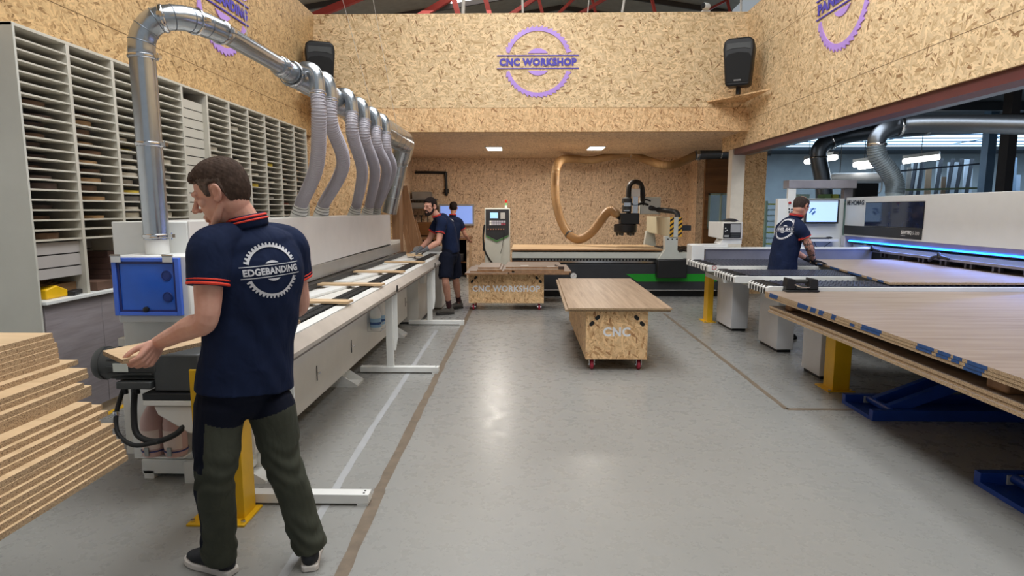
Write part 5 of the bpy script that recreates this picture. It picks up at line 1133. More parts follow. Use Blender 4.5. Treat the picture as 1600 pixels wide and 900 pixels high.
# guard posts
def guard(x0, x1, y0, y1, zt_, lab):
    t = thing('guard_post', lab, 'post', ((x0 + x1) / 2, (y0 + y1) / 2, 0), 0)
    build('post', MB().box(x0, x1, y0, y1, 0.01, zt_), YELLOW, t, 0.004); build('base_plate', MB().box(x0 - 0.05, x1 + 0.04, y0 - 0.03, y1 + 0.05, 0, 0.0098), YELLOW, t)
    for x, y in ((x0 - 0.03, y0 - 0.012), (x1 + 0.02, y0 - 0.012)): build('bolt', MB().lathe([(0.011, 0.01), (0.011, 0.02)], (x, y, 0), n=6), CHROME, t)
guard(2.735, 2.885, 5.30, 5.47, pyy(1290, 526, 5.30).z - 0.02, 'square yellow guard post at the saw pedestal under the sheet stack')
guard(2.62, 2.70, 8.66, 8.85, 0.655, 'narrow yellow guard post behind the farthest saw pedestal')

# ------------------------------------------------------------ sheet stack on the blue lift tables
SL, SF, SR, SN = 2.235, 5.655, 4.95, 1.5
lst = [(0.8310, 'topmost big oak-look sheet of the stack on the lift tables', 0.0), (0.8118, 'second sheet from the top of the stack on the lift tables', 0.002), (0.7926, 'third sheet from the top of the stack, resting on wooden blocks', 0.005)]
low = [(0.7030, 'sheet directly under the wooden blocks of the stack on the lift tables', 0.03), (0.6838, 'second lowest sheet of the stack on the lift tables', 0.035), (0.6646, 'lowest sheet of the stack, lying on the blue lift tables', 0.02)]
for k, (z, lab, dx) in enumerate(lst + low):
    mb = MB(); mb.box(SL + dx, SR, SN, SF - (0.05 if k > 2 else 0.0), z, z + 0.019); mb.m = [1, 1, 0, 0, 0, 0]
    o = tag(build('wood_sheet', mb, ['chip_edge', 'oak_panel'], smooth=False), lab, 'panel', 'sheets on the lift tables')
    if k < 3:
        mb = MB(); e = SL + dx - 0.0008
        for px0, px1 in ((1203, 1216), (1247, 1263), (1267, 1276), (1280, 1288), (1300, 1307), (1330, 1338), (1347, 1378), (1434, 1460), (1466, 1486), (1490, 1504), (1512, 1544)):
            if k == 2 and px0 < 1500 or (k == 0 and px0 == 1330): continue
            y1 = pxx(px0, 450 + (px0 - 1190) * 0.335, SL).y; y2 = pxx(px1, 450 + (px1 - 1190) * 0.335, SL).y
            mb.box(e, e + 0.0007, y2 + 0.02 * k, y1 + 0.015 * k, z, z + 0.0188)
        build('blue_paint_marks', mb, BPAINT, o, smooth=False, kind='stuff')
for i, (x0, y0, y1, lab) in enumerate(((2.30, 5.25, 5.36, 'wooden spacer block at the far end of the sheet stack'), (2.30, 2.86, 3.0, 'wooden spacer block at the near end of the sheet stack'), (3.4, 4.0, 4.12, 'wooden spacer block in the middle of the sheet stack'))):
    tag(build('spacer_block', MB().box(x0, x0 + 0.9, y0, y1, 0.7224, 0.7923), 'plank_brown', bevel=0.015), lab, 'block', 'spacer blocks')
# black lifting handle on top of the stack
v0, v1 = pz(1229, 456, 0.855), pz(1281, 456, 0.855)
lh = thing('panel_lifter', 'black two-post panel lifter standing on the top sheet of the stack', 'lifter', ((v0.x + v1.x) / 2, v0.y + 0.06, 0.8503))
yc = v0.y + 0.07; x0, x1 = v0.x, v1.x
build('base_plate', MB().box(x0, x1, yc - 0.07, yc + 0.07, 0.8505, 0.868), BLACK, lh, 0.008)
for x in (x0 + 0.05, x1 - 0.05): build('post', MB().prism([(x - 0.045, 0.8682), (x + 0.045, 0.8682), (x + 0.04, 0.965), (x - 0.035, 0.98)], 'y', yc - 0.05, yc + 0.05), BLACK, lh, 0.008)
build('cross_bar', MB().tube([(x0 + 0.092, yc, 0.945), (x1 - 0.092, yc, 0.945)], 0.018, 12), DGREY, lh)
mb = MB(); mb.limb([(x0 + 0.06, yc - 0.03, 0.93), (x0 + 0.12, yc - 0.07, 0.90), (x0 + 0.2, yc - 0.06, 0.895), (x1 - 0.08, yc - 0.045, 0.90)], [0.006] * 4, 6); build('cable', mb, CHROME, lh)
build('vacuum_block', MB().box(x0 + 0.10, x1 - 0.10, yc - 0.03, yc + 0.05, 0.8682, 0.905), DGREY, lh, 0.005)
def scissor(lab, y0, y1, xa, xb):
    t = thing('lift_table', lab, 'lift table', ((xa + xb) / 2, (y0 + y1) / 2, 0), 0, 'blue lift tables')
    fr = build('base_frame', MB().box(xa, xb, y0, y0 + 0.05, 0, 0.085), BLUEP, t, 0.003)
    build('base_rail', MB().box(xa, xb, y1 - 0.05, y1, 0, 0.085), BLUEP, t, 0.003)
    build('end_plate', MB().prism([(xa, 0.0), (xa + 0.1, 0.0), (xa + 0.1, 0.02), (xa, 0.085 * 0.35)], 'y', y0 + 0.051, y1 - 0.051), BLUEP, t)
    build('base_plate', MB().box(xa + 0.101, xb, y0 + 0.051, y1 - 0.051, 0, 0.012), BLUEP, t)
    for yy in (y0 + 0.10, y1 - 0.16):
        build('scissor_arm', MB().bar((xa + 0.18, yy, 0.06), (xb - 0.5, yy, 0.60), 0.05, 0.085), BLUEP, t, 0.003)
        build('scissor_arm', MB().bar((xb - 0.15, yy + 0.055, 0.06), (xa + 0.45, yy + 0.055, 0.60), 0.05, 0.085), BLUEP, t, 0.003)
    build('pivot_bar', MB().tube([(xa + 0.19, y0 + 0.06, 0.055), (xa + 0.19, y1 - 0.06, 0.055)], 0.03, 12), BLUEP, t)
    build('bearing_block', MB().box(xa + 0.15, xa + 0.24, y1 - 0.062, y1 - 0.0505, 0.02, 0.075), plain('block_grey', (176, 178, 180), 0.4), t)
    build('platform', MB().box(xa + 0.35, xb, y0 + 0.02, y1 - 0.02, 0.60, 0.664), BLUEP, t, 0.004)
scissor('blue scissor lift table under the far end of the sheet stack', 4.53, 4.98, 2.655, 4.7)
scissor('blue scissor lift table nearer the camera at the right edge', 2.85, 3.47, 2.65, 4.7)
# ------------------------------------------------------------ things in the saw hall
def dk(pts, r, name, label, mat, cat='duct', rings=True):
    t = thing(name, label, cat, pts[0]); t.location.z = min(p[2] for p in pts)
    INV[t.name] = Matrix.Translation(-V(t.location))
    build('pipe', MB().limb(pts, [r] * len(pts), 24, steps=5), mat, t, smooth=60)
    return t
YD = 8.9
P2 = [pyy(1640, 196, 7.2), pyy(1500, 193, YD - 0.6), pyy(1420, 195, YD), pyy(1385, 203, YD), pyy(1371, 216, YD), pyy(1369, 228, YD)]
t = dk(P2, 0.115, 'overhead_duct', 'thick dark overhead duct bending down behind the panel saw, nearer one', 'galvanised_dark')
for px, py, ax in ((1408, 197, (1, -0.2, 0)), (1452, 194.5, (1, -0.2, 0)), (1370, 226, (0, 0, 1))): build('joint_ring', MB().ring(pyy(px, py, YD), 0.122, 0.01, ax, 28, 6, 0.02), CHROME, t)
hp_ = [pyy(1369, 228, YD), pyy(1372, 246, YD), pyy(1386, 264, YD), pyy(1396, 280, YD), pyy(1399, 293, YD), pyy(1398, 303, YD)]; hp_[-1].z = max(hp_[-1].z, 1.775)
build('flexible_hose', MB().limb(hp_, [0.118] * 6, 24, steps=6), plain('hose_grey_blue', (150, 164, 172), 0.3, metal=0.4), t, smooth=60)
src = MB(); src.limb(hp_, [0.1] * 6, 4, steps=12); nn = len(src.v) // 4; cen = [sum((src.v[i * 4 + j] for j in range(4)), V()) / 4 for i in range(nn)][3:-3]; mb = MB()
for p, q in zip(cen[:-1:2], cen[2::2]): mb.ring(p, 0.12, 0.007, q - p, 24, 6)
build('hose_ribs', mb, plain('hose_rib_dark', (96, 108, 116), 0.4, metal=0.4), t, kind='stuff')
YE = 12.85
P1 = [pyy(1620, 190, 10.5), pyy(1450, 199, YE - 0.5), pyy(1340, 209, YE), pyy(1297, 220, YE), pyy(1281, 233, YE), pyy(1279, 250, YE), pyy(1283, 268, YE), pyy(1287, 295, YE), pyy(1288, 330, YE)]
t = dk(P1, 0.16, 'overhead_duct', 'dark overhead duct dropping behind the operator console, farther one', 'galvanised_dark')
for px, py, ax in ((1297, 221, (1, 0, 0.5)), (1279, 246, (0, 0, 1))): build('joint_ring', MB().ring(pyy(px, py, YE), 0.168, 0.012, ax, 28, 6, 0.02), CHROME, t)
TUBE = plain('tube_light', (255, 252, 244), 0.4, emit=7.0, var=0.0)
for i, (q0, q1, lab) in enumerate((((1411, 252.5), (1468, 245.5), 'longest lit tube lamp in the saw hall ceiling'), ((1335, 258), (1366, 254.5), 'short lit tube lamp left of the ribbed hose, upper of two'), ((1343, 261.5), (1366, 258.5), 'short lit tube lamp left of the ribbed hose, lower of two'), ((1260, 252.8), (1268, 252), 'tiny lit tube lamp left of the farther duct'), ((1288, 249), (1306, 246), 'lit tube lamp right of the farther duct'))):
    p0, p1 = pz(q0[0], q0[1], 3.62), pz(q1[0], q1[1], 3.62)
    p0 = pyy(q0[0], q0[1], 14.5 + 0.5 * (i == 2)); p1 = pyy(q1[0], q1[1], 14.0 + 0.5 * (i == 2))
    t = thing('tube_lamp', lab, 'lamp', (p0 + p1) / 2, 0, 'tube lamps in the saw hall')
    build('tube', MB().tube([p0, p1], 0.055, 12), TUBE, t)
    build('batten', MB().bar(p0 + V((0, 0, 0.095)), p1 + V((0, 0, 0.095)), 0.12, 0.07), plain('batten_white', (190, 196, 200), 0.5), t)
    mb = MB(); c = (p0 + p1) / 2; mb.tube([c + V((0, 0, 0.12)), V((c.x, c.y, 3.719))], 0.008, 6); build('hanger', mb, DGREY, t)
mb = MB()
a1 = pyy(1537, 302, 13.5); a2 = pyy(1556, 238, 13.5)
struct('trim_hall_column', MB().box(a1.x, a2.x, 13.5, 13.7, 0, 3.719), plain('column_blue', (96, 130, 164), 0.5), smooth=False)
a1 = pyy(1568, 300, 10.5); a2 = pyy(1582, 200, 10.5)
struct('trim_hall_post', MB().box(a1.x, a1.x + 0.14, 10.5, 10.7, 0, 3.719), plain('post_dark', (46, 46, 52), 0.6), smooth=False)
# white roll tank
t = thing('insulated_duct', 'pale grey rounded duct lying high behind the operator console', 'duct', pyy(1335, 279, 15.0)); t.location.z = pyy(1335, 279, 15).z
INV[t.name] = Matrix.Translation(-V(t.location))
build('duct_body', MB().limb([pyy(1303, 279, 15), pyy(1335, 278.5, 15), pyy(1372, 278, 15)], [0.13] * 3, 20), plain('duct_pale', (170, 174, 180), 0.4), t); 
mb = MB(); mb.limb([pyy(1374, 276, 15), pyy(1378, 284, 15), pyy(1376, 298, 15), pyy(1366, 305, 15)], [0.02] * 4, 8); mb.limb([pyy(1297, 283, 15), pyy(1301, 274, 15), pyy(1309, 272, 15)], [0.025] * 3, 8); build('loose_hose', mb, plain('hose_pale', (160, 168, 176), 0.5), t)
for px in (1312, 1362): c = pyy(px, 278, 15); build('hanger', MB().tube([c + V((0, 0, 0.125)), V((c.x, c.y, 3.719))], 0.01, 6), DGREY, t)
# sheets standing in a rack on the far wall
RK = plain('rack_steel_dark', (44, 52, 66), 0.5)
pr = thing('panel_rack', 'dark steel panel rack with leaning sheets in the far hall', 'rack', pyy(1460, 300, 16.0)); pr.location.z = 0
INV[pr.name] = Matrix.Translation(-V(pr.location))
mb = MB()
for px in (1413, 1424, 1452, 1470, 1484, 1500, 1520): p = pyy(px, 300, 16.0); q = pyy(px + 6, 248, 16.3); mb.bar((p.x, 16.0, 0.0), (q.x + 0.25, 16.35, q.z), 0.07, 0.07)
build('uprights', mb, RK, pr)
mb = MB(); p, q = pyy(1400, 268, 15.95), pyy(1530, 256, 15.95); mb.bar(p, q, 0.04, 0.04); build('cross_rail', mb, RK, pr)
build('cross_rail', MB().bar(pyy(1400, 297, 15.95), pyy(1530, 294, 15.95), 0.05, 0.05), plain('rail_green_grey', (110, 124, 100), 0.5), pr)
for i, (x0, x1, y1, colr) in enumerate(((1416, 1424, 256, (150, 156, 162)), (1428, 1438, 260, (120, 116, 112)), (1436, 1452, 252, (176, 184, 190)), (1456, 1468, 262, (134, 112, 90)), (1474, 1486, 250, (168, 176, 184)), (1486, 1516, 275, (120, 96, 76)), (1490, 1514, 252, (160, 172, 186)), (1518, 1536, 247, (186, 198, 214)), (1558, 1568, 250, (150, 176, 206)), (1584, 1604, 245, (140, 166, 196)), (1582, 1612, 272, (180, 200, 226)))):
    p, q, yb = pyy(x0, 300, 16.5), pyy(x1, y1, 16.5), 16.45 + 0.05 * (i % 3)
    mb = MB(); mb.add([(p.x - 0.2, yb, 0.01), (pyy(x1, 300, 16.5).x - 0.2, yb, 0.01), (q.x, yb + 0.35, q.z), (pyy(x0, 300, 16.5).x, yb + 0.35, q.z), (p.x - 0.2, yb + 0.03, 0.01), (pyy(x1, 300, 16.5).x - 0.2, yb + 0.03, 0.01), (q.x, yb + 0.38, q.z), (pyy(x0, 300, 16.5).x, yb + 0.38, q.z)], [(0, 1, 2, 3), (4, 7, 6, 5), (0, 4, 5, 1), (1, 5, 6, 2), (2, 6, 7, 3), (3, 7, 4, 0)])
    tag(build('leaning_sheet', mb, plain('sheet_tone_%d' % i, colr, 0.6)), 'leaning sheet in the far hall rack, %s from the left' % ORD[i], 'sheet', 'sheets in the far hall rack')
# green and yellow cantilever rack left of the console
gr = thing('cantilever_rack', 'pale green rack with yellow arms beside the chipboard corner post', 'rack', pyy(1203, 380, 12.6)); gr.location.z = 0
INV[gr.name] = Matrix.Translation(-V(gr.location))
a1, a2 = pyy(1193.5, 380, 12.6), pyy(1198, 314, 12.6); PGR = plain('rack_pale_green', (166, 206, 200), 0.5); YG = plain('arm_yellow_green', (190, 206, 60), 0.5); PB = plain('arm_pale_blue', (176, 206, 220), 0.5)
build('upright', MB().box(a1.x, a2.x + 0.03, 12.6, 12.7, 0, a2.z), PGR, gr, 0.004)
for k in range(8):
    z = a2.z - 0.05 - k * 0.115; build('arm', MB().box(a1.x + 0.06, a1.x + 0.36, 12.56, 12.66, z - 0.03, z), YG if k in (0, 4, 5, 7) else PB, gr, 0.003)
tag(build('blue_bin', MB().box(a1.x - 0.1, a1.x + 0.45, 12.75, 13.2, 0, 0.75), plain('bin_blue', (62, 88, 116), 0.5), bevel=0.01), 'blue-grey bin on the floor behind the pale green rack', 'bin')
# clutter along the top of the machines
for i, (px, py, w_, colr) in enumerate(((1288, 306, 0.13, (120, 160, 110)), (1300, 308, 0.11, (176, 190, 90)), (1252, 305, 0.2, (170, 205, 205)), (1312, 304, 0.12, (150, 190, 220)), (1349, 302, 0.25, (70, 78, 84)), (1430, 301, 0.45, (130, 150, 120)), (1500, 297, 0.4, (110, 120, 90)))):
    y = 12.2 if px < 1340 else 8.0
    c = pyy(px, py, y)
    if px < 1340:
        mb = MB(); mb.obox((c.x, y, pyy(1290, 312.5, 12.2).z + 0.0405), (w_, 0.3, 0.14), (0, 0, 0.0))
        o = build('offcut_bundle', mb, plain('bundle_%d' % i, colr, 0.6), bevel=0.01)
        tag(o, 'coloured bundle on the shelf seen through the portal frame, %s from the left' % ORD[(2 if px == 1288 else 3 if px == 1300 else 1 if px == 1252 else 4) - 1], 'bundle', 'bundles behind the portal')
a1, a2 = pyy(1246, 312, 12.2), pyy(1318, 312, 12.2); zsh = pyy(1290, 312.5, 12.2).z - 0.02
sf = thing('hall_shelf', 'low shelf behind the operator console carrying coloured bundles', 'shelf', ((a1.x + a2.x) / 2, 12.2, 0))
build('shelf_top', MB().box(a1.x - 0.1, a2.x + 0.1, 12.0, 12.42, zsh - 0.05, zsh - 0.01), PGR, sf)
for x in (a1.x, a2.x - 0.05): build('leg', MB().box(x, x + 0.05, 12.05, 12.38, 0, zsh - 0.0505), PGR, sf)
# a lit tube row seen deep in the hall is part of window_5; dark machine body behind the console
mb = MB(); a1, a2 = pyy(1336, 305, 13.0), pyy(1374, 286, 13.0); mb.box(a1.x, a2.x, 13.0, 13.6, 0, a2.z)
tag(build('dark_machine', mb, plain('machine_dark', (26, 28, 32), 0.6), bevel=0.02), 'dark machine body standing behind the portal post in the hall', 'machine')

# ------------------------------------------------------------ saw-blade signs, loudspeakers, camera
def saw_ring(R1, R0, teeth, gap, to3d, th, a_gap=None):
    """toothed ring split by the text band |v| < gap"""
    mbs = []
    for sgn in (1, -1):
        out, inn = [], []
        a0 = math.asin(gap / R0); steps = teeth // 2 * 6
        for i in range(steps + 1):
            a = a0 + (math.pi - 2 * a0) * i / steps
            ph = (a * teeth / (2 * math.pi)) % 1.0
            rr = R1 - (R1 - R0) * 0.45 * (ph ** 0.8 if sgn > 0 else ph ** 0.8)
            out.append((rr * math.cos(a), sgn * rr * math.sin(a))); inn.append((R0 * math.cos(a), sgn * R0 * math.sin(a)))
        n = len(out); mb = MB()
        mb.add([to3d(u, v, th) for u, v in out] + [to3d(u, v, th) for u, v in inn] + [to3d(u, v, 0) for u, v in out] + [to3d(u, v, 0) for u, v in inn],
               [(i, i + 1, n + i + 1, n + i) for i in range(n - 1)] + [(2 * n + i, 3 * n + i, 3 * n + i + 1, 2 * n + i + 1) for i in range(n - 1)] + [(i, 2 * n + i, 2 * n + i + 1, i + 1) for i in range(n - 1)] + [(n + i, n + i + 1, 3 * n + i + 1, 3 * n + i) for i in range(n - 1)] + [(0, n, 3 * n, 2 * n), (n - 1, 3 * n - 1, 4 * n - 1, 2 * n - 1)])
        mbs.append(mb)
    return mbs
def hub(R2, gap, to3d, th, sgn):
    mb = MB(); a0 = math.asin(gap / R2); n = 20
    pts = [(R2 * math.cos(a0 + (math.pi - 2 * a0) * i / n), sgn * R2 * math.sin(a0 + (math.pi - 2 * a0) * i / n)) for i in range(n + 1)]
    k = len(pts); return mb.add([to3d(u, v, th) for u, v in pts] + [to3d(u, v, 0) for u, v in pts], [tuple(range(k)), tuple(range(k, 2 * k))[::-1]] + [(i, (i + 1) % k, k + (i + 1) % k, k + i) for i in range(k)])
def quadbar(u0, u1, v0, v1, to3d, th):
    p = [(u0, v0), (u1, v0), (u1, v1), (u0, v1)]
    return MB().add([to3d(u, v, th) for u, v in p] + [to3d(u, v, 0.0) for u, v in p], [(0, 1, 2, 3), (7, 6, 5, 4), (0, 4, 5, 1), (1, 5, 6, 2), (2, 6, 7, 3), (3, 7, 4, 0)])
PUR = plain('sign_lilac', (176, 138, 214), 0.35, emit=0.10, var=0.10, scale=3); PUD = plain('sign_violet', (64, 50, 168), 0.4, emit=0.06)
def sign(label, loc, to3d, Rr, txt, tw, ts):
    t = thing('saw_blade_sign', label, 'sign', loc, 0, 'saw-blade signs')
    gap = Rr * 0.24
    for m in saw_ring(Rr, Rr * 0.84, 44, gap, to3d, 0.012): build('blade_ring', m, PUR, t, smooth=False)
    for s_ in (1, -1):
        build('hub_segment', hub(Rr * 0.37, gap, to3d, 0.012, s_), PUR, t, smooth=False)
        build('rule_line', quadbar(-tw * 0.53, tw * 0.53, s_ * Rr * 0.175 - Rr * 0.012, s_ * Rr * 0.175 + Rr * 0.012, to3d, 0.012), PUD, t, smooth=False)
    build('lettering', text_mb(txt, ts, lambda u, v, d: to3d(u, v, 0.010), bold=ts * 0.06, spacing=1.08, width=tw), PUD, t, smooth=False)
c = pyy(840.5, 97, D - 0.001); Rr = (pyy(840, 38.5, D).z - pyy(840, 155, D).z) / 2
sign('lilac saw-blade sign reading CNC WORKSHOP on the front chipboard wall', c, lambda u, v, d: (c.x + u, D - 0.001 - d, c.z + v), Rr * 0.985, 'CNC WORKSHOP', 1.22, 0.145)
def xl(z): return XL0 + (XL1 - XL0) * (z - 2.80) / (ZT - 2.80)
def xr(z): return XR0 + (XR1 - XR0) * (z - 2.64) / (ZT - 2.64)
def on_left(px, py):
    x = XL0
    for _ in range(4): p = pxx(px, py, x); x = xl(p.z)
    return pxx(px, py, x)
def on_right(px, py):
    x = XR0
    for _ in range(4): p = pxx(px, py, x); x = xr(p.z)
    return pxx(px, py, x)
bL = on_left(343, 80); tR = on_left(391, 28); cL = V((0, (bL.y + tR.y) / 2 - 0.32, 3.93))
sign('lilac saw-blade sign reading EDGEBANDING on the left chipboard wall', (xl(cL.z), cL.y, cL.z), lambda u, v, d: (xl(cL.z + v) + 0.001 + d, cL.y + u, cL.z + v), 0.60, 'EDGEBANDING', 1.20, 0.145)
bR = on_right(1316, 80)
cR = V((0, bR.y + 0.0, bR.z + 0.60))
sign('lilac saw-blade sign reading PANEL SAW on the right chipboard wall', (xr(cR.z), cR.y, cR.z), lambda u, v, d: (xr(cR.z + v) - 0.001 - d, cR.y - u, cR.z + v), 0.60, 'PANEL SAW', 1.12, 0.15)
def speaker(label, c, rz, tilt, zsh):
    t = thing('loudspeaker', label, 'speaker', c, rz, 'wall loudspeakers'); ident(t); t.rotation_euler = (tilt, 0, rz)
    pr_ = [(-0.19, -0.33), (0.16, -0.33), (0.19, -0.28), (0.225, 0.26), (0.19, 0.33), (-0.16, 0.34), (-0.215, 0.27)]
    prof = [(-0.175, -0.30), (-0.15, -0.335), (0.15, -0.335), (0.175, -0.30), (0.215, 0.20), (0.20, 0.29), (0.15, 0.335), (-0.15, 0.335), (-0.20, 0.29), (-0.215, 0.20)]
    build('cabinet', MB().prism(prof, 'y', -0.17, 0.17), BLACK, t, 0.025)
    build('grille', MB().prism([(-0.15, -0.29), (0.15, -0.29), (0.185, 0.05), (0.14, 0.11), (0.0, 0.135), (-0.14, 0.11), (-0.185, 0.05)], 'y', -0.178, -0.1705), plain('grille_black', (14, 14, 15), 0.8), t, 0.003)
    hn = MB().prism([(-0.17, 0.16), (-0.08, 0.185), (0.08, 0.185), (0.17, 0.16), (0.165, 0.26), (-0.165, 0.26)], 'y', -0.177, -0.1705); build('horn', hn, DGREY, t, 0.004)
    build('badge', MB().box(-0.05, 0.05, -0.182, -0.1785, -0.27, -0.25), CHROME, t)
    build('stand_socket', MB().lathe([(0.035, -0.44), (0.035, -0.34)], (0.0, 0.02, 0), n=14), BLACK, t)
    return t
c = pyy(1155, 99, 9.42); speaker('black loudspeaker on a shelf bracket at the right corner of the front wall', c, R(-24), R(3), 0)
a1 = pyy(1121, 140, 9.62); a2 = pyy(1192, 125, 9.62)
c2 = pyy(500, 103, 9.5); speaker('black loudspeaker at the left corner of the front wall behind the duct', c2, R(20), R(8), 0)
zsh = c.z - 0.4405
mb = MB(); mb.add([(2.88, D - 0.006, zsh - 0.02), (3.48, 9.0, zsh - 0.02), (3.48, D - 0.006, zsh - 0.02), (2.88, D - 0.006, zsh), (3.48, 9.0, zsh), (3.48, D - 0.006, zsh)], [(0, 2, 1), (3, 4, 5), (0, 1, 4, 3), (1, 2, 5, 4), (2, 0, 3, 5)])
tag(build('corner_shelf', mb, 'osb_warm', smooth=False), 'triangular chipboard shelf under the right loudspeaker', 'shelf')
mb = MB(); zl = c2.z - 0.44; mb.add([(-2.75, D - 0.006, zl - 0.02), (-3.34, 9.1, zl - 0.02), (-3.34, D - 0.006, zl - 0.02), (-2.75, D - 0.006, zl), (-3.34, 9.1, zl), (-3.34, D - 0.006, zl)], [(0, 2, 1), (3, 4, 5), (0, 1, 4, 3), (1, 2, 5, 4), (2, 0, 3, 5)])
tag(build('corner_shelf', mb, 'osb_warm', smooth=False), 'triangular chipboard shelf under the left loudspeaker', 'shelf')
c = pyy(1097, 19, D + 0.02); t = thing('security_camera', 'small white security camera on top of the front chipboard wall', 'camera', (c.x, c.y, ZT))
build('body', MB().lathe([(0.045, 0), (0.05, 0.02), (0.05, 0.11), (0.04, 0.13)], (c.x + 0.08, D - 0.02, ZT + 0.07), (-1, -0.8, -0.1), 16), WHITE, t); build('lens', MB().lathe([(0.044, 0), (0.03, 0.015)], V((c.x + 0.08, D - 0.02, ZT + 0.07)) + V((-1, -0.8, -0.1)).normalized() * 0.1305, (-1, -0.8, -0.1), 16), BLACK, t); build('foot', MB().box(c.x, c.x + 0.12, D, D + 0.08, ZT + 0.0005, ZT + 0.03), WHITE, t)
for i, (px, py, lab) in enumerate(((722, 0, 'bright pipe rising behind the front wall near the roof light'), (818, 0, 'white pipe rising behind the front wall right of the sign'), (916, 0, 'thin pale cable rising behind the front wall'), (968, 0, 'pale slanting strut rising behind the front wall'), (1158, 0, 'white conduit rising behind the front wall by the right corner'))):
    p = pyy(px, 22, 10.6); q = pyy(px + (4, -3, 8, 14, 1)[i], -40, 10.6); p.z = 2.93
    tag(build('conduit', MB().tube([p, (p.x, p.y, 4.55), q], (0.03, 0.02, 0.008, 0.02, 0.018)[i], 8), plain('conduit_white', (206, 200, 190), 0.5)), lab, 'pipe', 'conduits behind the front wall')
# ------------------------------------------------------------ people
def remesh(mb, vox, smooth_it, name, mats, parent, matfn=None, disp=None, **props):
    me = mb.mesh('tmp', mats)
    bm = bmesh.new(); bm.from_mesh(me); bmesh.ops.recalc_face_normals(bm, faces=bm.faces); bm.to_mesh(me); bm.free()
    o = bpy.data.objects.new('tmp', me); COL.objects.link(o)
    m = o.modifiers.new('r', 'REMESH'); m.mode = 'VOXEL'; m.voxel_size = vox; m.use_smooth_shade = True
    if smooth_it: s = o.modifiers.new('s', 'SMOOTH'); s.factor = 0.5; s.iterations = smooth_it
    dg = bpy.context.evaluated_depsgraph_get(); out = bpy.data.meshes.new_from_object(o.evaluated_get(dg)); out.name = name
    bpy.data.objects.remove(o); bpy.data.meshes.remove(me)
    if disp:
        cn_ = [(v.co.copy(), v.normal.copy()) for v in out.vertices]
        out.vertices.foreach_set('co', [q for c_, n_ in cn_ for q in (c_ + disp(c_, n_))])
    if matfn: out.polygons.foreach_set('material_index', [matfn(p.center) for p in out.polygons])
    bv = BVHTree.FromPolygons([v.co.copy() for v in out.vertices], [list(p.vertices) for p in out.polygons])
    ob = build(name, out, mats, parent, smooth=True, recalc=False, **props)
    return ob, bv
def fr(a): return V((-math.sin(a), math.cos(a), 0)), V((math.cos(a), math.sin(a), 0))
def hand(mb, wr, d, pn, ts, curl, s=1.0, thumb=(0.5, 0.35), spread=1.0, tcurl=0.3):
    """wrist, finger direction, palm normal (towards what is held), thumb side, finger bends"""
    wr = V(wr); d = V(d).normalized(); pn = V(pn); pn = (pn - d * pn.dot(d)).normalized(); ts = V(ts); ts = (ts - d * ts.dot(d) - pn * ts.dot(pn)).normalized()
    for k, off in enumerate((0.030, 0.010, -0.010, -0.029)):
        mb.limb([wr + ts * off * 0.5 * s + d * 0.0, wr + ts * off * 0.85 * s + d * 0.045 * s, wr + ts * off * s + d * (0.090 if k in (1, 2) else 0.084) * s], [0.016 * s, 0.0155 * s, 0.0125 * s], 10, steps=3)
    L = ((0.042, 0.025, 0.021), (0.046, 0.029, 0.022), (0.043, 0.027, 0.022), (0.034, 0.020, 0.019))
    for k, off in enumerate((0.032, 0.0108, -0.0105, -0.0312)):
        p = wr + ts * off * s + d * ((0.090, 0.094, 0.090, 0.082)[k]) * s; a = 0; pts = [p - d * 0.015 * s, p]
        sd = (d + ts * (0.10, 0.03, -0.03, -0.10)[k] * spread).normalized()
        for q in range(3):
            a += curl[q] * (1 + 0.08 * (k - 1)); p = p + (sd * math.cos(a) + pn * math.sin(a)) * L[k][q] * s; pts.append(p)
        r0 = (0.0092, 0.0095, 0.0092, 0.0082)[k] * s
        mb.limb(pts, [r0 * 1.1, r0 * 1.05, r0, r0 * 0.93, r0 * 0.85], 10, steps=3)
    b0 = wr + ts * 0.022 * s + d * 0.018 * s
    td = (d * (1 - thumb[0]) + ts * thumb[0] + pn * thumb[1]).normalized(); td2 = (td + d * 0.35 + pn * tcurl * 0.5 - ts * 0.15).normalized(); td3 = (td2 + d * 0.2 + pn * tcurl * 0.6 - ts * 0.25).normalized()
    p1 = b0 + td * 0.046 * s; p2 = p1 + td2 * 0.034 * s; p3 = p2 + td3 * 0.026 * s
    mb.limb([b0, p1, p2, p3], [0.017 * s, 0.0125 * s, 0.0108 * s, 0.009 * s], 10, steps=4)
def hmat(yaw, pitch, roll=0.0):
    f, r = fr(yaw); y = f * math.cos(pitch) - V((0, 0, 1)) * math.sin(pitch); x = r; z = x.cross(y)
    m = Matrix((x, y, z)).transposed()
    return m @ Matrix.Rotation(roll, 3, 'Y')
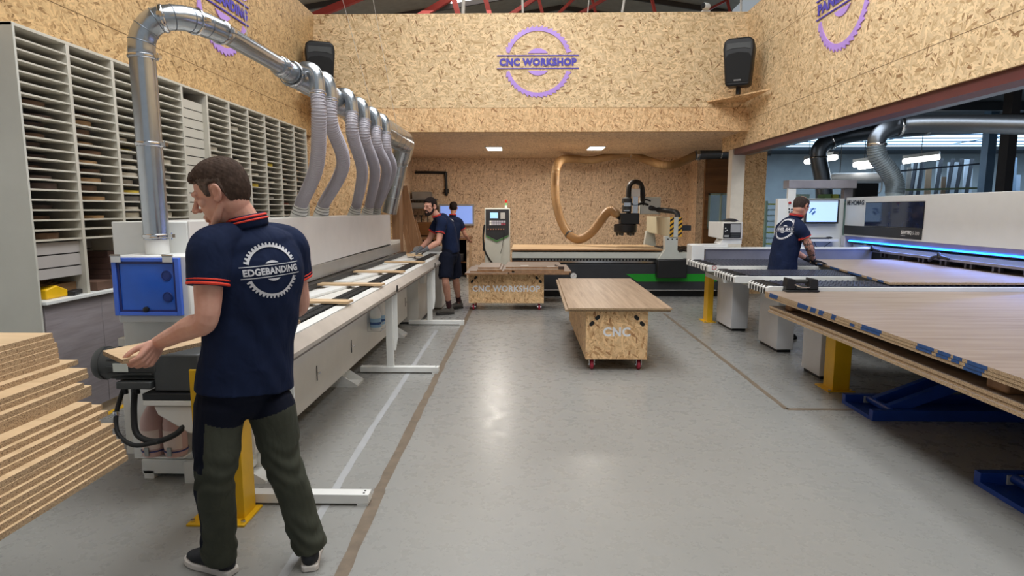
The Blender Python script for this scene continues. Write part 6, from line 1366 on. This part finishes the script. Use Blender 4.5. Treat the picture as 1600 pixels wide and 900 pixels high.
def head(mb, c, M):
    g = lambda *p: c + M @ V(p)
    mb.ell(g(0, -0.012, 0.033), (0.077, 0.098, 0.088), M, 28, 20)
    mb.ell(g(0, 0.028, -0.035), (0.062, 0.062, 0.085), M, 24, 16)
    mb.ell(g(0, -0.03, -0.04), (0.066, 0.062, 0.07), M, 20, 14)
    for s in (1, -1):
        mb.limb([g(s * 0.060, -0.004, -0.045), g(s * 0.050, 0.035, -0.086), g(s * 0.014, 0.076, -0.110)], [0.012, 0.015, 0.016], 10)
        mb.ell(g(s * 0.043, 0.060, -0.014), (0.022, 0.021, 0.02), M, 12, 8)
        mb.limb([g(s * 0.046, 0.073, 0.026), g(s * 0.024, 0.087, 0.031), g(s * 0.004, 0.089, 0.027)], [0.009, 0.011, 0.010], 8)
        # ear: rim, lobe, bowl
        e = [g(s * 0.076, 0.002, -0.022), g(s * 0.083, -0.012, -0.030), g(s * 0.090, -0.028, -0.012), g(s * 0.093, -0.032, 0.010), g(s * 0.088, -0.020, 0.026), g(s * 0.080, -0.002, 0.020)]
        mb.limb(e, [0.007, 0.009, 0.007, 0.006, 0.006, 0.006], 8); mb.ell(g(s * 0.080, -0.014, -0.002), (0.007, 0.016, 0.024), M, 12, 8)
        mb.ell(g(s * 0.0115, 0.104, -0.030), (0.0095, 0.012, 0.008), M, 10, 8)
        mb.ell(g(s * 0.031, 0.078, 0.006), (0.017, 0.013, 0.012), M, 12, 8)
    mb.limb([g(0, 0.088, 0.022), g(0, 0.103, 0.0), g(0, 0.119, -0.024)], [0.0085, 0.0095, 0.0125], 10)
    mb.limb([g(-0.024, 0.083, -0.066), g(0, 0.094, -0.061), g(0.024, 0.083, -0.066)], [0.005, 0.0072, 0.005], 8)
    mb.limb([g(-0.021, 0.082, -0.072), g(0, 0.092, -0.076), g(0.021, 0.082, -0.072)], [0.005, 0.0078, 0.005], 8)
    mb.ell(g(0, 0.080, -0.104), (0.024, 0.019, 0.018), M, 14, 10)
def sstep(a, b, x):
    t = max(0.0, min(1.0, (x - a) / (b - a))); return t * t * (3 - 2 * t)
def hair(c, M, kind, parent, mat, side=None, nz=random.Random(2)):
    mb = MB(); nu, nv = 150, 90; base = V((0, -0.014, 0.032)); r = V((0.078, 0.099, 0.089)); vs_ = []
    def pt(a, b_):
        d = V((math.cos(a) * math.cos(b_), math.cos(a) * math.sin(b_), math.sin(a))); p = base + V((d.x * r.x, d.y * r.y, d.z * (r.z if d.z > 0 else 0.120)))
        y, z = p.y, p.z
        # height of the hair line for this point
        if y > 0.045: hl = 0.074 + (abs(p.x) * -0.25 if kind != 'bald' else 0)
        elif y > 0.018: hl = 0.074 - 0.078 * sstep(0.045, 0.026, y)
        elif y > -0.022: hl = -0.004 + 0.040 * sstep(0.018, 0.004, y)
        else: hl = 0.036 - 0.125 * sstep(-0.022, -0.05, y)
        k = sstep(hl - 0.010, hl + 0.008, z)
        if y < -0.05: k *= sstep(-0.082, -0.066, z)
        th = 0.009 + 0.011 * sstep(0.03, 0.11, z) + (0.006 if y > 0.05 and z > 0.07 else 0) * (kind == 'quiff')
        if kind == 'bald': th = 0.0055; k *= 1 - 0.97 * sstep(0.090, 0.112, z - 0.10 * max(0, y))
        wob = 0.0010 * math.sin(31 * b_ + 9 * a) * math.sin(19 * a + 3 * b_) + 0.0012 * math.sin(74 * b_ - 13 * a + 2 * math.sin(7 * a)) + nz.uniform(-0.0006, 0.0006)
        off = (th + wob) * k - 0.016 * (1 - k)
        return c + M @ (p + d * off)
    vs_.append(pt(-math.pi / 2, 0))
    for i in range(1, nv):
        for j in range(nu): vs_.append(pt(-math.pi / 2 + math.pi * i / nv, 2 * math.pi * j / nu))
    vs_.append(pt(math.pi / 2, 0)); L = len(vs_) - 1
    fs = [(0, 1 + (j + 1) % nu, 1 + j) for j in range(nu)] + [(1 + i * nu + j, 1 + i * nu + (j + 1) % nu, 1 + (i + 1) * nu + (j + 1) % nu, 1 + (i + 1) * nu + j) for i in range(nv - 2) for j in range(nu)] + [(L, 1 + (nv - 2) * nu + j, 1 + (nv - 2) * nu + (j + 1) % nu) for j in range(nu)]
    mb.add(vs_, fs)
    if side is not None:
        Mi = M.transposed()
        mb.m = [1 if (lambda q: q.z < 0.058 + 0.012 * math.sin(40 * q.y) and q.y > -0.045)(Mi @ (sum((mb.v[i] for i in f), V()) / len(f) - c)) else 0 for f in mb.f]
        mat = [mat, side]
    return build('hair', mb, mat, parent, smooth=True)
def eyes(c, M, parent):
    g = lambda *p: c + M @ V(p)
    EYE = plain('eye_white', (214, 206, 200), 0.25, var=0.0); IR = plain('iris_dark', (46, 40, 36), 0.2); BR = plain('brow_hair', (58, 44, 36), 0.8)
    for s in (1, -1):
        e = build('eye', MB().ell(g(s * 0.031, 0.0825, 0.006), (0.0095, 0.006, 0.0052), M, 14, 10), EYE, parent, smooth=True)
        build('iris', MB().ell(g(s * 0.031, 0.0875, 0.005), (0.0046, 0.0022, 0.0044), M, 10, 8), IR, e, smooth=True)
        mb = MB().limb([g(s * 0.050, 0.075, 0.026), g(s * 0.032, 0.087, 0.032), g(s * 0.013, 0.092, 0.029)], [0.003, 0.0045, 0.0045], 8, r2=[0.003, 0.003, 0.003]); build('eyebrow', mb, BR, parent)
def shoe(parent, ankle, d, mats, L=0.29, name='shoe', sole=0.03, lift=0.0):
    d = V((d[0], d[1], 0)).normalized(); r = V((d.y, -d.x, 0)); a = V((ankle[0], ankle[1], lift))
    prof = [(-0.075, 0.028), (-0.06, 0.038), (0.0, 0.04), (0.06, 0.043), (0.12, 0.05), (0.165, 0.046), (0.195, 0.034), (0.212, 0.014)]
    k = L / 0.29
    out = [(u * k, w_) for u, w_ in prof] + [(u * k, -w_ * 0.95) for u, w_ in prof[::-1]]
    mb = MB(); n = len(out)
    mb.add([a + d * u + r * v + V((0, 0, 0.001)) for u, v in out] + [a + d * u * 1.0 + r * v * 1.0 + V((0, 0, sole * (1.0 if u < 0.14 else 1.15))) for u, v in out], [tuple(range(n))[::-1], tuple(range(n, 2 * n))] + [(i, (i + 1) % n, n + (i + 1) % n, n + i) for i in range(n)])
    up = MB(); Z = V((0, 0, 1))
    up.limb([a + d * -0.045 + Z * 0.055, a + d * 0.01 + Z * 0.06, a + d * 0.07 * k + Z * 0.058, a + d * 0.13 * k + Z * 0.048, a + d * 0.178 * k + Z * 0.040], [0.034, 0.038, 0.042, 0.045, 0.03], 14, r2=[0.04, 0.045, 0.042, 0.032, 0.022], ref=r)
    up.limb([a + d * -0.03 + Z * 0.05, a + d * -0.018 + Z * 0.085, a + d * -0.012 + Z * 0.115], [0.04, 0.042, 0.043], 14, r2=[0.042, 0.046, 0.046], ref=r)
    up.box(0, 0, 0, 0, 0, 0) if False else None
    o, _ = remesh(up, 0.006, 3, name, mats[0], parent, disp=lambda co, no: V((0, 0, max(0, lift + 0.012 - co.z))))
    build('sole', mb, mats[1], o, 0.006, smooth=40)
    lc = MB()
    for q in range(4): c = a + d * (0.055 + 0.022 * q) * k + Z * (0.101 - 0.0075 * q); lc.limb([c - r * 0.022 - Z * 0.006, c + Z * 0.002, c + r * 0.022 - Z * 0.006], [0.003] * 3, 6)
    build('laces', lc, mats[2], o)
    return o
def ring_at(c, ax, ra, rb, ref, thick, h, z0=0.0, n=36):
    """elliptic band round an axis"""
    ax = V(ax).normalized(); x = V(ref); x = (x - ax * x.dot(ax)).normalized(); y = ax.cross(x); vs_ = []; k = 8; c = V(c)
    for i in range(n):
        a = 2 * math.pi * i / n
        for j in range(k):
            b_ = 2 * math.pi * j / k; q = thick * math.cos(b_); vs_.append(c + x * ((ra + q) * math.cos(a)) + y * ((rb + q) * math.sin(a)) + ax * (h * math.sin(b_) + z0))
    return MB().add(vs_, [(i * k + j, ((i + 1) % n) * k + j, ((i + 1) % n) * k + (j + 1) % k, i * k + (j + 1) % k) for i in range(n) for j in range(k)])
def logo_on(bv, parent, c, out, right, up, Rr, txt, tw, ts, mat, lift=0.0035):
    """printed mark laid onto the cloth by dropping every point along the back"""
    out = V(out).normalized()
    def drape(mb):
        good = []
        for v in mb.v:
            h_ = bv.ray_cast(v + out * 0.4, -out); good.append((h_[0] + out * lift) if h_[0] is not None else None)
        idx = {}; nv_ = []
        for i, g in enumerate(good):
            if g is not None: idx[i] = len(nv_); nv_.append(g)
        fs = [[idx[i] for i in f] for f in mb.f if all(i in idx for i in f)]
        m = MB(); m.add(nv_, fs); return m
    to = lambda u, v, t: c + right * u + up * v + out * t
    def flat(mbs):
        res = []
        for m in mbs: res.append(m)
        return res
    top = MB(); gap = Rr * 0.27; teeth = 44
    for sgn in (1, -1):
        a0 = math.asin(gap / (Rr * 0.82)); n = 22 * 6; o_ = []
        for i in range(n + 1):
            a = a0 + (math.pi - 2 * a0) * i / n; ph = (a * teeth / (2 * math.pi)) % 1.0; rr = Rr * (1 - 0.10 * (1 if ph > 0.55 else 0.15))
            o_.append((to(rr * math.cos(a), sgn * rr * math.sin(a), 0), to(Rr * 0.82 * math.cos(a), sgn * Rr * 0.82 * math.sin(a), 0)))
        k = len(top.v)
        top.add([p for pr_ in o_ for p in pr_], [(2 * i, 2 * i + 2, 2 * i + 3, 2 * i + 1) for i in range(n)])
    R2 = Rr * 0.36
    for sgn in (1, -1):
        a0 = math.asin(gap / R2); n = 16; pts = [to(R2 * math.cos(a0 + (math.pi - 2 * a0) * i / n), sgn * R2 * math.sin(a0 + (math.pi - 2 * a0) * i / n), 0) for i in range(n + 1)]
        lo = [to(R2 * math.cos(a0) * (1 - 2 * i / n), sgn * gap, 0) for i in range(n + 1)]
        top.add([p for pr_ in zip(pts, lo) for p in pr_], [(2 * i, 2 * i + 2, 2 * i + 3, 2 * i + 1) for i in range(n)])
    for s_ in (1, -1):
        n = 24; v0, v1 = s_ * Rr * 0.20 - Rr * 0.014, s_ * Rr * 0.20 + Rr * 0.014
        top.add([to(-tw * 0.54 + tw * 1.08 * i / n, v, 0) for i in range(n + 1) for v in (v0, v1)], [(2 * i, 2 * i + 2, 2 * i + 3, 2 * i + 1) for i in range(n)])
    lg = build('back_print', drape(top), mat, parent, smooth=True, recalc=False, label='white saw-blade print')
    tx = text_mb(txt, ts, to, bold=ts * 0.04, spacing=1.05, width=tw)
    build('lettering', drape(tx), mat, lg, smooth=True, recalc=False)
NAVY, TRIM = MATS['navy'], ORANGE
PRINT = plain('print_white', (206, 206, 210), 0.7, var=0.05)
def person(label, root, S, vox=0.005):
    P_ = thing('person', label, 'person', root, 0, None)
    F, Rt = fr(S['yaw']); UP = V((0, 0, 1)); M = hmat(S['hyaw'], S['hpitch'], S.get('hroll', 0)); hc = V(S['head'])
    body = MB(); head(body, hc, M)
    nb = V(S['neck']); body.limb([nb + V((0, 0, -0.035)) - F * 0.015, nb, hc + M @ V((0, -0.028, -0.05))], [0.05, 0.055, 0.055], 18, steps=4)
    sp = [V(p) for p in S['spine']]                    # hem, waist, chest, shoulder line
    body.limb([sp[0] + UP * 0.0, sp[1], sp[2], nb + V((0, 0, -0.06)) - F * 0.02], [0.10, 0.105, 0.11, 0.05], 18, r2=[0.07, 0.075, 0.075, 0.045], ref=Rt)
    gloves = []
    for s in ('l', 'r'):
        sh_, el_, wr_ = V(S[s + 's']), V(S[s + 'e']), V(S[s + 'w'])
        mid = (el_ + wr_) / 2; k = S.get('armk', 1.0)
        body.limb([sp[2] * 0.5 + sh_ * 0.5, sh_, (sh_ + el_) / 2, el_, el_.lerp(wr_, 0.30), el_.lerp(wr_, 0.7), wr_], [0.04, 0.050 * k, 0.050 * k, 0.041 * k, 0.046 * k, 0.036 * k, 0.027 * k], 14, r2=[0.04, 0.050 * k, 0.052 * k, 0.043 * k, 0.045 * k, 0.034 * k, 0.031 * k], steps=5)
        hd = S[s + 'hand']; tgt = body
        if S.get('glove'): tgt = MB(); gloves.append((tgt, wr_, (wr_ - el_).normalized()))
        hand(tgt, wr_ + (wr_ - el_).normalized() * 0.005, *hd[0:4], s=S.get('hs', 1.0) * (1.04 if S.get('glove') else 1), **(hd[4] if len(hd) > 4 else {}))
    for s in ('l', 'r'):
        h_, k_, a_ = V(S[s + 'h']), V(S[s + 'k']), V(S[s + 'a'])
        body.limb([sp[0] * 0.6 + h_ * 0.4, h_, (h_ + k_) / 2, k_, k_.lerp(a_, 0.28), k_.lerp(a_, 0.7), a_ + V((0, 0, 0.0))], [0.062, 0.066, 0.066, 0.052, 0.056, 0.041, 0.036], 14, steps=5)
    remesh(body, vox, 2, 'body', S['skin'], P_)
    for g, wr_, d in gloves:
        g.limb([wr_ - d * 0.055, wr_ + d * 0.02], [0.037, 0.03], 12)
        remesh(g, vox * 0.9, 2, 'glove', S['glove'], P_)
    hair(hc, M, S['hair'], P_, S['hairmat'], S.get('side')); eyes(hc, M, P_)
    # polo shirt
    st = MB(); rr = S['srad']
    st.limb(sp + [nb + V((0, 0, -0.005))], [r_[0] for r_ in rr], 26, r2=[r_[1] for r_ in rr], ref=Rt, steps=6, flat0=True)
    hems = []
    for s in ('l', 'r'):
        sh_, el_ = V(S[s + 's']), V(S[s + 'e']); hem = sh_.lerp(el_, S.get('slv', 0.62)); kk = S.get('slk', 1.0)
        st.limb([nb * 0.45 + sh_ * 0.55 + V((0, 0, -0.012)), sh_ + V((0, 0, -0.012)), sh_.lerp(el_, 0.3), hem], [0.064, 0.080 * kk, 0.079 * kk, 0.074 * kk], 20, r2=[0.07, 0.082 * kk, 0.082 * kk, 0.078 * kk], steps=6, flat1=True)
        hems.append((hem, (el_ - sh_).normalized(), kk))
    mdir = F
    def fold(co, no):
        z = co.z; u = co.dot(Rt) * 1.0
        a_ = 0.0035 * math.sin(34 * z + 7 * math.sin(9 * u + 2)) * math.sin(16 * u + 5 * z) + 0.003 * math.sin(21 * (z + u) + 1)
        return no * a_ * sstep(sp[3].z + 0.03, sp[1].z, z)
    so, bv = remesh(st, vox * 1.5, 4, 'polo_shirt', NAVY, P_, disp=fold)
    for hem, ax, kk in hems:
        tr = build('sleeve_trim', ring_at(hem, ax, 0.072 * kk, 0.075 * kk, (1, 0.2, 0.1), 0.005, 0.006, -0.008), TRIM, so, smooth=True)
        build('sleeve_trim', ring_at(hem, ax, 0.0715 * kk, 0.0745 * kk, (1, 0.2, 0.1), 0.005, 0.004, -0.023), TRIM, so, smooth=True)
    nk = (hc + M @ V((0, -0.028, -0.05)) - nb).normalized() * 0.35 + UP * 0.65 + F * S.get('ncl', 0.1); nk.normalize()
    cb = nb + nk * 0.012
    ck = S.get('ck', 1.0)
    co_ = build('collar', ring_at(cb, nk, 0.073 * ck, 0.069 * ck, Rt, 0.008, 0.027), NAVY, so, smooth=True)
    build('collar_trim', ring_at(cb, nk, 0.0755 * ck, 0.0715 * ck, Rt, 0.007, 0.005, 0.018), TRIM, so, smooth=True); build('collar_trim', ring_at(cb, nk, 0.078 * ck, 0.074 * ck, Rt, 0.007, 0.0045, 0.004), TRIM, so, smooth=True)
    if 'logo' in S:
        lc, lr, tx, tw_, ts_, tilt = S['logo']
        r2 = (Rt * math.cos(tilt) + UP * math.sin(tilt)); u2 = (UP * math.cos(tilt) - Rt * math.sin(tilt))
        logo_on(bv, so, V(lc), -F, r2, u2, lr, tx, tw_, ts_, PRINT)
    # trousers
    tp = MB(); pel = (V(S['lh']) + V(S['rh'])) / 2
    tp.limb([pel + V((0, 0, 0.06)), pel + V((0, 0, 0.10)), sp[0] + V((0, 0, 0.07))], [0.155, 0.172, 0.165], 22, r2=[0.10, 0.122, 0.115], ref=Rt)
    shorts = S.get('shorts')
    if shorts: tp.limb([pel + V((0, 0, 0.0)), pel + V((0, 0, 0.05))], [0.15, 0.165], 22, r2=[0.11, 0.125], ref=Rt)
    for s in ('l', 'r'):
        h_, k_, a_ = V(S[s + 'h']), V(S[s + 'k']), V(S[s + 'a'])
        if shorts: tp.limb([h_ + V((0, 0, 0.02)), h_.lerp(k_, 0.5), h_.lerp(k_, 0.92)], [0.105, 0.10, 0.098], 20, r2=[0.12, 0.112, 0.105], ref=Rt, flat1=True)
        else: tp.limb([h_ + V((0, 0, 0.02)), h_.lerp(k_, 0.5), k_, k_.lerp(a_, 0.5), a_ + V((0, 0, -0.02))], [0.098, 0.090, 0.077, 0.072, 0.071], 20, r2=[0.116, 0.100, 0.086, 0.080, 0.079], ref=Rt, flat1=True)
    def crease(co, no):
        z = co.z; u = co.dot(F); w_ = co.dot(Rt)
        kz = sum(math.exp(-((z - zz) / 0.09) ** 2) for zz in (V(S['lk']).z, V(S['la']).z + 0.04))
        return no * (0.005 * kz * math.sin(75 * z + 10 * w_ + 6 * math.sin(20 * u)) + 0.003 * math.sin(24 * z + 18 * w_))
    remesh(tp, vox * 1.5, 4, 'shorts' if shorts else 'trousers', S['pants'], P_, S.get('pantfn'), crease)
    for s in ('l', 'r'):
        a_ = V(S[s + 'a'])
        if shorts:
            sk = MB().limb([a_ + (V(S[s + 'k']) - a_) * 0.28, a_ + V((0, 0, 0.01))], [0.044, 0.042], 16); build('sock', sk, plain('sock_maroon', (62, 30, 36), 0.85), P_)
        shoe(P_, a_, S[s + 'f'], S['shoes'], S.get('shoeL', 0.29))
    return P_, so, bv
HAIRB = fabric('hair_brown', (66, 52, 44), 0.35, 60.0); HAIRD = fabric('hair_dark', (34, 26, 24), 0.3, 60.0); HAIRG = fabric('hair_grey_brown', (62, 52, 48), 0.3, 60.0)
SHOEB = plain('shoe_black', (24, 26, 32), 0.7, var=0.2); SOLEW = plain('sole_white', (214, 206, 198), 0.6); SHOEG = plain('shoe_grey', (86, 82, 76), 0.8, var=0.25, scale=30); LACE = plain('lace_dark', (40, 40, 44), 0.7)

# --- the front worker
A1 = R(50); F1, R1_ = fr(A1)
ls, rs = pyy(330, 384, 2.30), pyy(450, 380, 2.60)
zp = 1.018; A, B = pz(160, 548, zp), pz(191, 562, zp); PD = V((0.40, 0.91, 0)).normalized(); OUT = V((PD.y, -PD.x, 0))
le = pyy(322, 500, 2.24); lw = B + PD * 0.135 + OUT * 0.030; lw.z = 1.062
print('wrist px', lw)
re_, rw = pyy(468, 476, 2.68), V((-1.26, 2.90, 1.08))
lk, la = pyy(336, 745, 2.36), V((-1.345, 2.40, 0.10))
rk_, ra = pyy(440, 715, 2.52), V((-0.985, 2.545, 0.10))
la.x, la.y = pz(346, 893).x, pz(346, 893).y
ra.x, ra.y = pz(486, 880).x, pz(486, 880).y
lh, rh = pyy(344, 640, 2.38), pyy(424, 640, 2.50)
hemc = pyy(384, 606, 2.45)
def pant1(p):
    l_side = (p - (lh + lk) / 2).dot(R1_)
    front = pyy(384, 640, 2.45)
    if p.z > 0.728 + 0.32 * abs(p.x - front.x - 0.03): return 1
    # outer left pocket and outer knee patch face away to the left
    for c0, c1, z0, z1 in ((lh, lk, 0.555, 0.79), (lk, la, 0.14, 0.47)):
        if z0 < p.z < z1:
            ax = c0.lerp(c1, max(0, min(1, (c0.z - p.z) / (c0.z - c1.z)))); d = V((p.x - ax.x, p.y - ax.y, 0)).normalized()
            if d.dot(V((-0.90, -0.43, 0)) if z0 > 0.5 else V((-0.98, -0.15, 0))) > (0.52 if z0 > 0.5 else 0.70): return 1
    if 0.28 < p.z < 0.40 and p.x > -1.2:
        ax = rk_.lerp(ra, 0.3); d = V((p.x - ax.x, p.y - ax.y, 0)).normalized()
        if d.dot(V((-0.9, 0.1, 0))) > 0.72: return 1
    return 0
hc1 = pyy(345, 303, 2.40)
m1_, so1, bv1 = person('worker in navy polo with white EDGEBANDING back print and olive trousers, holding a plank', (-1.15, 2.45, 0), dict(
    yaw=A1, hyaw=R(96), hpitch=R(22), head=hc1, neck=pyy(388, 352, 2.44), hair='quiff', hairmat=HAIRB, side=fabric('hair_greying', (92, 78, 70), 0.45, 70.0), skin='skin',
    spine=[hemc, pyy(391, 520, 2.46), pyy(402, 430, 2.46), pyy(394, 382, 2.45)], srad=[(0.200, 0.148), (0.188, 0.140), (0.196, 0.138), (0.178, 0.105), (0.066, 0.066)],
    ls=ls, le=le, lw=lw, rs=rs, re=re_, rw=rw, lh=lh, lk=lk, la=la, rh=rh, rk=rk_, ra=ra,
    lhand=(V((-0.30, -0.62, -0.72)), -OUT, V((-0.26, -0.585, 0.74)), (0.95, 0.95, 0.5), dict(thumb=(0.36, 0.42), tcurl=0.15)),
    rhand=(V((-0.9, 0.3, -0.2)), V((0, 0, -1)), V((-0.2, -1, 0)), (0.3, 0.4, 0.3)),
    pants=['olive', 'navy_dark'], pantfn=pant1, shoes=(SHOEB, SOLEW, LACE), lf=(-0.85, 0.35), rf=(-0.25, 0.95), armk=1.02, slk=1.02, slv=0.55,
    logo=(pyy(431, 423, 2.36), 0.112, 'EDGEBANDING', 0.225, 0.036, R(3))), vox=0.0035)
# white trim under his left pocket
# the plank he feeds to the machine
d = PD * 0.95
mb = MB(); mb.prism([(A.x, A.y), (B.x, B.y), ((B + d).x, (B + d).y), ((A + d).x, (A + d).y)], 'z', zp - 0.018, zp); mb.m = [1, 1, 0, 0, 0, 0]
tag(build('wood_strip', mb, ['chip_edge', 'ply_face'], smooth=False), 'pale plank held level in the hand of the front worker', 'board')

# --- the worker leaning over the conveyor
Y2 = 9.2
def q2(px, py, y=Y2): return pyy(px, py, y)
A2 = R(104)
la2, ra2 = pz(702, 491), pz(717, 482); la2.z = 0.10; ra2.z = 0.10
m2_, so2, bv2 = person('bearded worker in navy polo and dark shorts leaning over the conveyor with grey gloves', (q2(704, 490).x, 9.1, 0), dict(
    yaw=A2, hyaw=R(146), hpitch=R(6), head=q2(672, 323, 9.12), neck=q2(684, 339, 9.18), hair='quiff', hairmat=HAIRD, skin='skin_tan',
    spine=[q2(705, 395), q2(703, 380), q2(698, 358), q2(691, 344)], srad=[(0.178, 0.125), (0.168, 0.122), (0.185, 0.135), (0.17, 0.11), (0.066, 0.066)],
    ls=q2(691, 346, 8.98), le=q2(685, 378, 8.88), lw=q2(664, 391, 8.85), rs=q2(685, 344, 9.36), re=q2(671, 374, 9.42), rw=q2(655, 391, 9.2),
    lhand=(V((-1, 0.1, -0.35)), V((0, 0, -1)), V((-0.3, 1, 0)), (0.25, 0.3, 0.25)), rhand=(V((-1, -0.15, -0.2)), V((0, 0, -1)), V((-0.3, -1, 0)), (0.25, 0.3, 0.25)), glove=plain('glove_grey', (96, 96, 98), 0.9),
    lh=q2(698, 404, 9.08), lk=q2(696, 438, 8.98), la=la2, rh=q2(708, 404, 9.3), rk=q2(712, 436, 9.35), ra=ra2,
    pants=['navy_dark'], shorts=True, shoes=(SHOEG, plain('sole_dark', (44, 42, 40), 0.7), LACE), lf=(-0.9, -0.35), rf=(-0.6, -0.5), slv=0.60))
M2 = hmat(R(146), R(6)); h2 = q2(672, 323, 9.12); g = lambda *p: h2 + M2 @ V(p)
mb = MB()
for s in (1, -1): mb.limb([g(s * 0.068, 0.0, -0.03), g(s * 0.060, 0.03, -0.075), g(s * 0.040, 0.062, -0.102), g(0, 0.086, -0.114)], [0.012, 0.018, 0.021, 0.022], 10); mb.limb([g(s * 0.034, 0.078, -0.085), g(s * 0.030, 0.088, -0.06), g(0, 0.101, -0.050)], [0.010, 0.008, 0.008], 8)
mb.ell(g(0, 0.055, -0.10), (0.045, 0.035, 0.03), M2)
mb.ell(g(0, 0.088, -0.094), (0.022, 0.012, 0.012), M2)
remesh(mb, 0.005, 2, 'beard', HAIRD, m2_)
gl = MB()
for s in (1, -1): gl.ring(g(s * 0.033, 0.104, 0.004), 0.021, 0.0016, M2 @ V((0, 1, 0)), 20, 6); gl.limb([g(s * 0.055, 0.10, 0.008), g(s * 0.076, 0.05, 0.01), g(s * 0.084, -0.005, 0.012)], [0.0016] * 3, 6)
gl.limb([g(-0.012, 0.106, 0.006), g(0.012, 0.106, 0.006)], [0.0016] * 2, 6); build('glasses', gl, BLACK, m2_)
pc = MB(); fx = q2(694, 398, 8.955)
pc.box(fx.x - 0.006, fx.x + 0.008, fx.y - 0.012, fx.y, fx.z - 0.06, fx.z + 0.06)
mb = MB(); c = q2(685, 353, 9.1)
# --- the worker at the panel saw
Y3 = 7.57
def q3(px, py, y=Y3): return pyy(px, py, y)
A3 = R(-74); F3, R3 = fr(A3)
hz = pz(1283, 411, 0.945)
m3_, so3, bv3 = person('balding worker in navy polo with tattooed arm standing between the panel saw tables', (q3(1224, 420).x, Y3, 0), dict(
    yaw=A3, hyaw=R(-62), hpitch=R(24), head=q3(1252, 322.5, 7.57), neck=q3(1243, 339, 7.57), hair='bald', hairmat=HAIRG, skin='skin_tan',
    spine=[q3(1222, 424), q3(1224, 404), q3(1231, 372), q3(1237, 352)], srad=[(0.195, 0.15), (0.19, 0.145), (0.195, 0.14), (0.175, 0.11), (0.066, 0.066)],
    rs=q3(1250, 357, 7.38), re=q3(1265, 386, 7.35), rw=hz + V((-0.11, -0.02, 0.035)), ls=q3(1222, 356, 7.76), le=q3(1232, 388, 7.9), lw=q3(1262, 405, 8.0),
    rhand=(V((1, 0.1, -0.18)), V((0, 0, -1)), V((0.2, 1, 0)), (0.12, 0.12, 0.1)), lhand=(V((1, 0.1, -0.2)), V((0, 0, -1)), V((0.2, -1, 0)), (0.12, 0.12, 0.1)), glove=plain('glove_dark', (40, 40, 44), 0.9),
    lh=q3(1220, 432, 7.66), lk=q3(1222, 478, 7.66), la=V((q3(1222, 478, 7.66).x, 7.66, 0.1)), rh=q3(1224, 432, 7.47), rk=q3(1226, 480, 7.47), ra=V((q3(1226, 480, 7.47).x, 7.47, 0.1)),
    pants=['black_cloth'], shoes=(SHOEB, SHOEB, LACE), lf=(0.85, 0.4), rf=(0.85, 0.35), slv=0.52,
    logo=(q3(1214, 358, 7.47) - F3 * 0.1, 0.13, 'PANEL SAW', 0.27, 0.042, R(0)), ck=1.0))
TAT = plain('tattoo_ink', (70, 66, 66), 0.6, var=0.5, scale=60)
E_, W_, S_ = q3(1265, 386, 7.35), hz + V((-0.11, -0.02, 0.035)), q3(1250, 357, 7.38)
mb = MB(); k_ = random.Random(4)
for q in range(34):
    u = k_.uniform(-0.42, 0.55); p = E_.lerp(S_, -u) if u < 0 else E_.lerp(W_, u); ax = ((S_ - E_) if u < 0 else (W_ - E_)).normalized()
    rr = 0.0495 if u < -0.1 else 0.047 - 0.012 * max(0, u)
    a = k_.uniform(0, 6.28); x = ax.orthogonal().normalized(); y = ax.cross(x); L_ = []
    for t_ in range(6): b_ = a + t_ * 0.22 * k_.choice((1, 1, -1)); L_.append(p + ax * (0.010 * t_ * k_.uniform(-1, 1.4)) + (x * math.cos(b_) + y * math.sin(b_)) * rr)
    mb.limb(L_, [0.004] * 6, 6, steps=2)
build('tattoo', mb, TAT, m3_, kind='stuff')
# --- the worker at the far screen
Y4 = 13.75
def q4(px, py, y=Y4): return pyy(px, py, y)
A4 = R(12)
fx4 = q4(706, 400).x
m4_, so4, bv4 = person('dark-haired worker seen from behind at the wall monitor, arm on the bench', (fx4, Y4, 0), dict(
    yaw=A4, hyaw=R(4), hpitch=R(8), head=q4(708.5, 325, Y4 + 0.03), neck=q4(707.5, 337), hair='quiff', hairmat=HAIRD, skin='skin_tan',
    spine=[q4(706, 392), q4(706, 376), q4(707, 356), q4(707, 344)], srad=[(0.185, 0.13), (0.175, 0.125), (0.19, 0.135), (0.172, 0.105), (0.066, 0.066)],
    ls=q4(697, 347, Y4 - 0.05), le=q4(692, 368, Y4 + 0.05), lw=q4(696, 376, Y4 + 0.35), rs=q4(718, 346, Y4 + 0.05), re=q4(726, 366, Y4 + 0.1), rw=q4(733, 376, Y4 + 0.32),
    lhand=(V((0, 1, -0.1)), V((0, 0, -1)), V((1, 0, 0)), (0.3, 0.3, 0.3)), rhand=(V((0.2, 1, -0.1)), V((0, 0, -1)), V((-1, 0, 0)), (0.3, 0.3, 0.3)),
    lh=q4(702, 398, Y4), lk=q4(702, 425, Y4), la=V((q4(702, 425).x, Y4, 0.1)), rh=q4(711, 398, Y4), rk=q4(711, 425, Y4), ra=V((q4(711, 425).x, Y4 + 0.02, 0.1)),
    pants=['black_cloth'], shoes=(SHOEB, SHOEB, LACE), lf=(-0.2, 1), rf=(0.1, 1),
    logo=(q4(703, 344, Y4 - 0.2) + V((0, 0, -0.06)), 0.10, 'CNC', 0.12, 0.05, 0)), vox=0.0065)
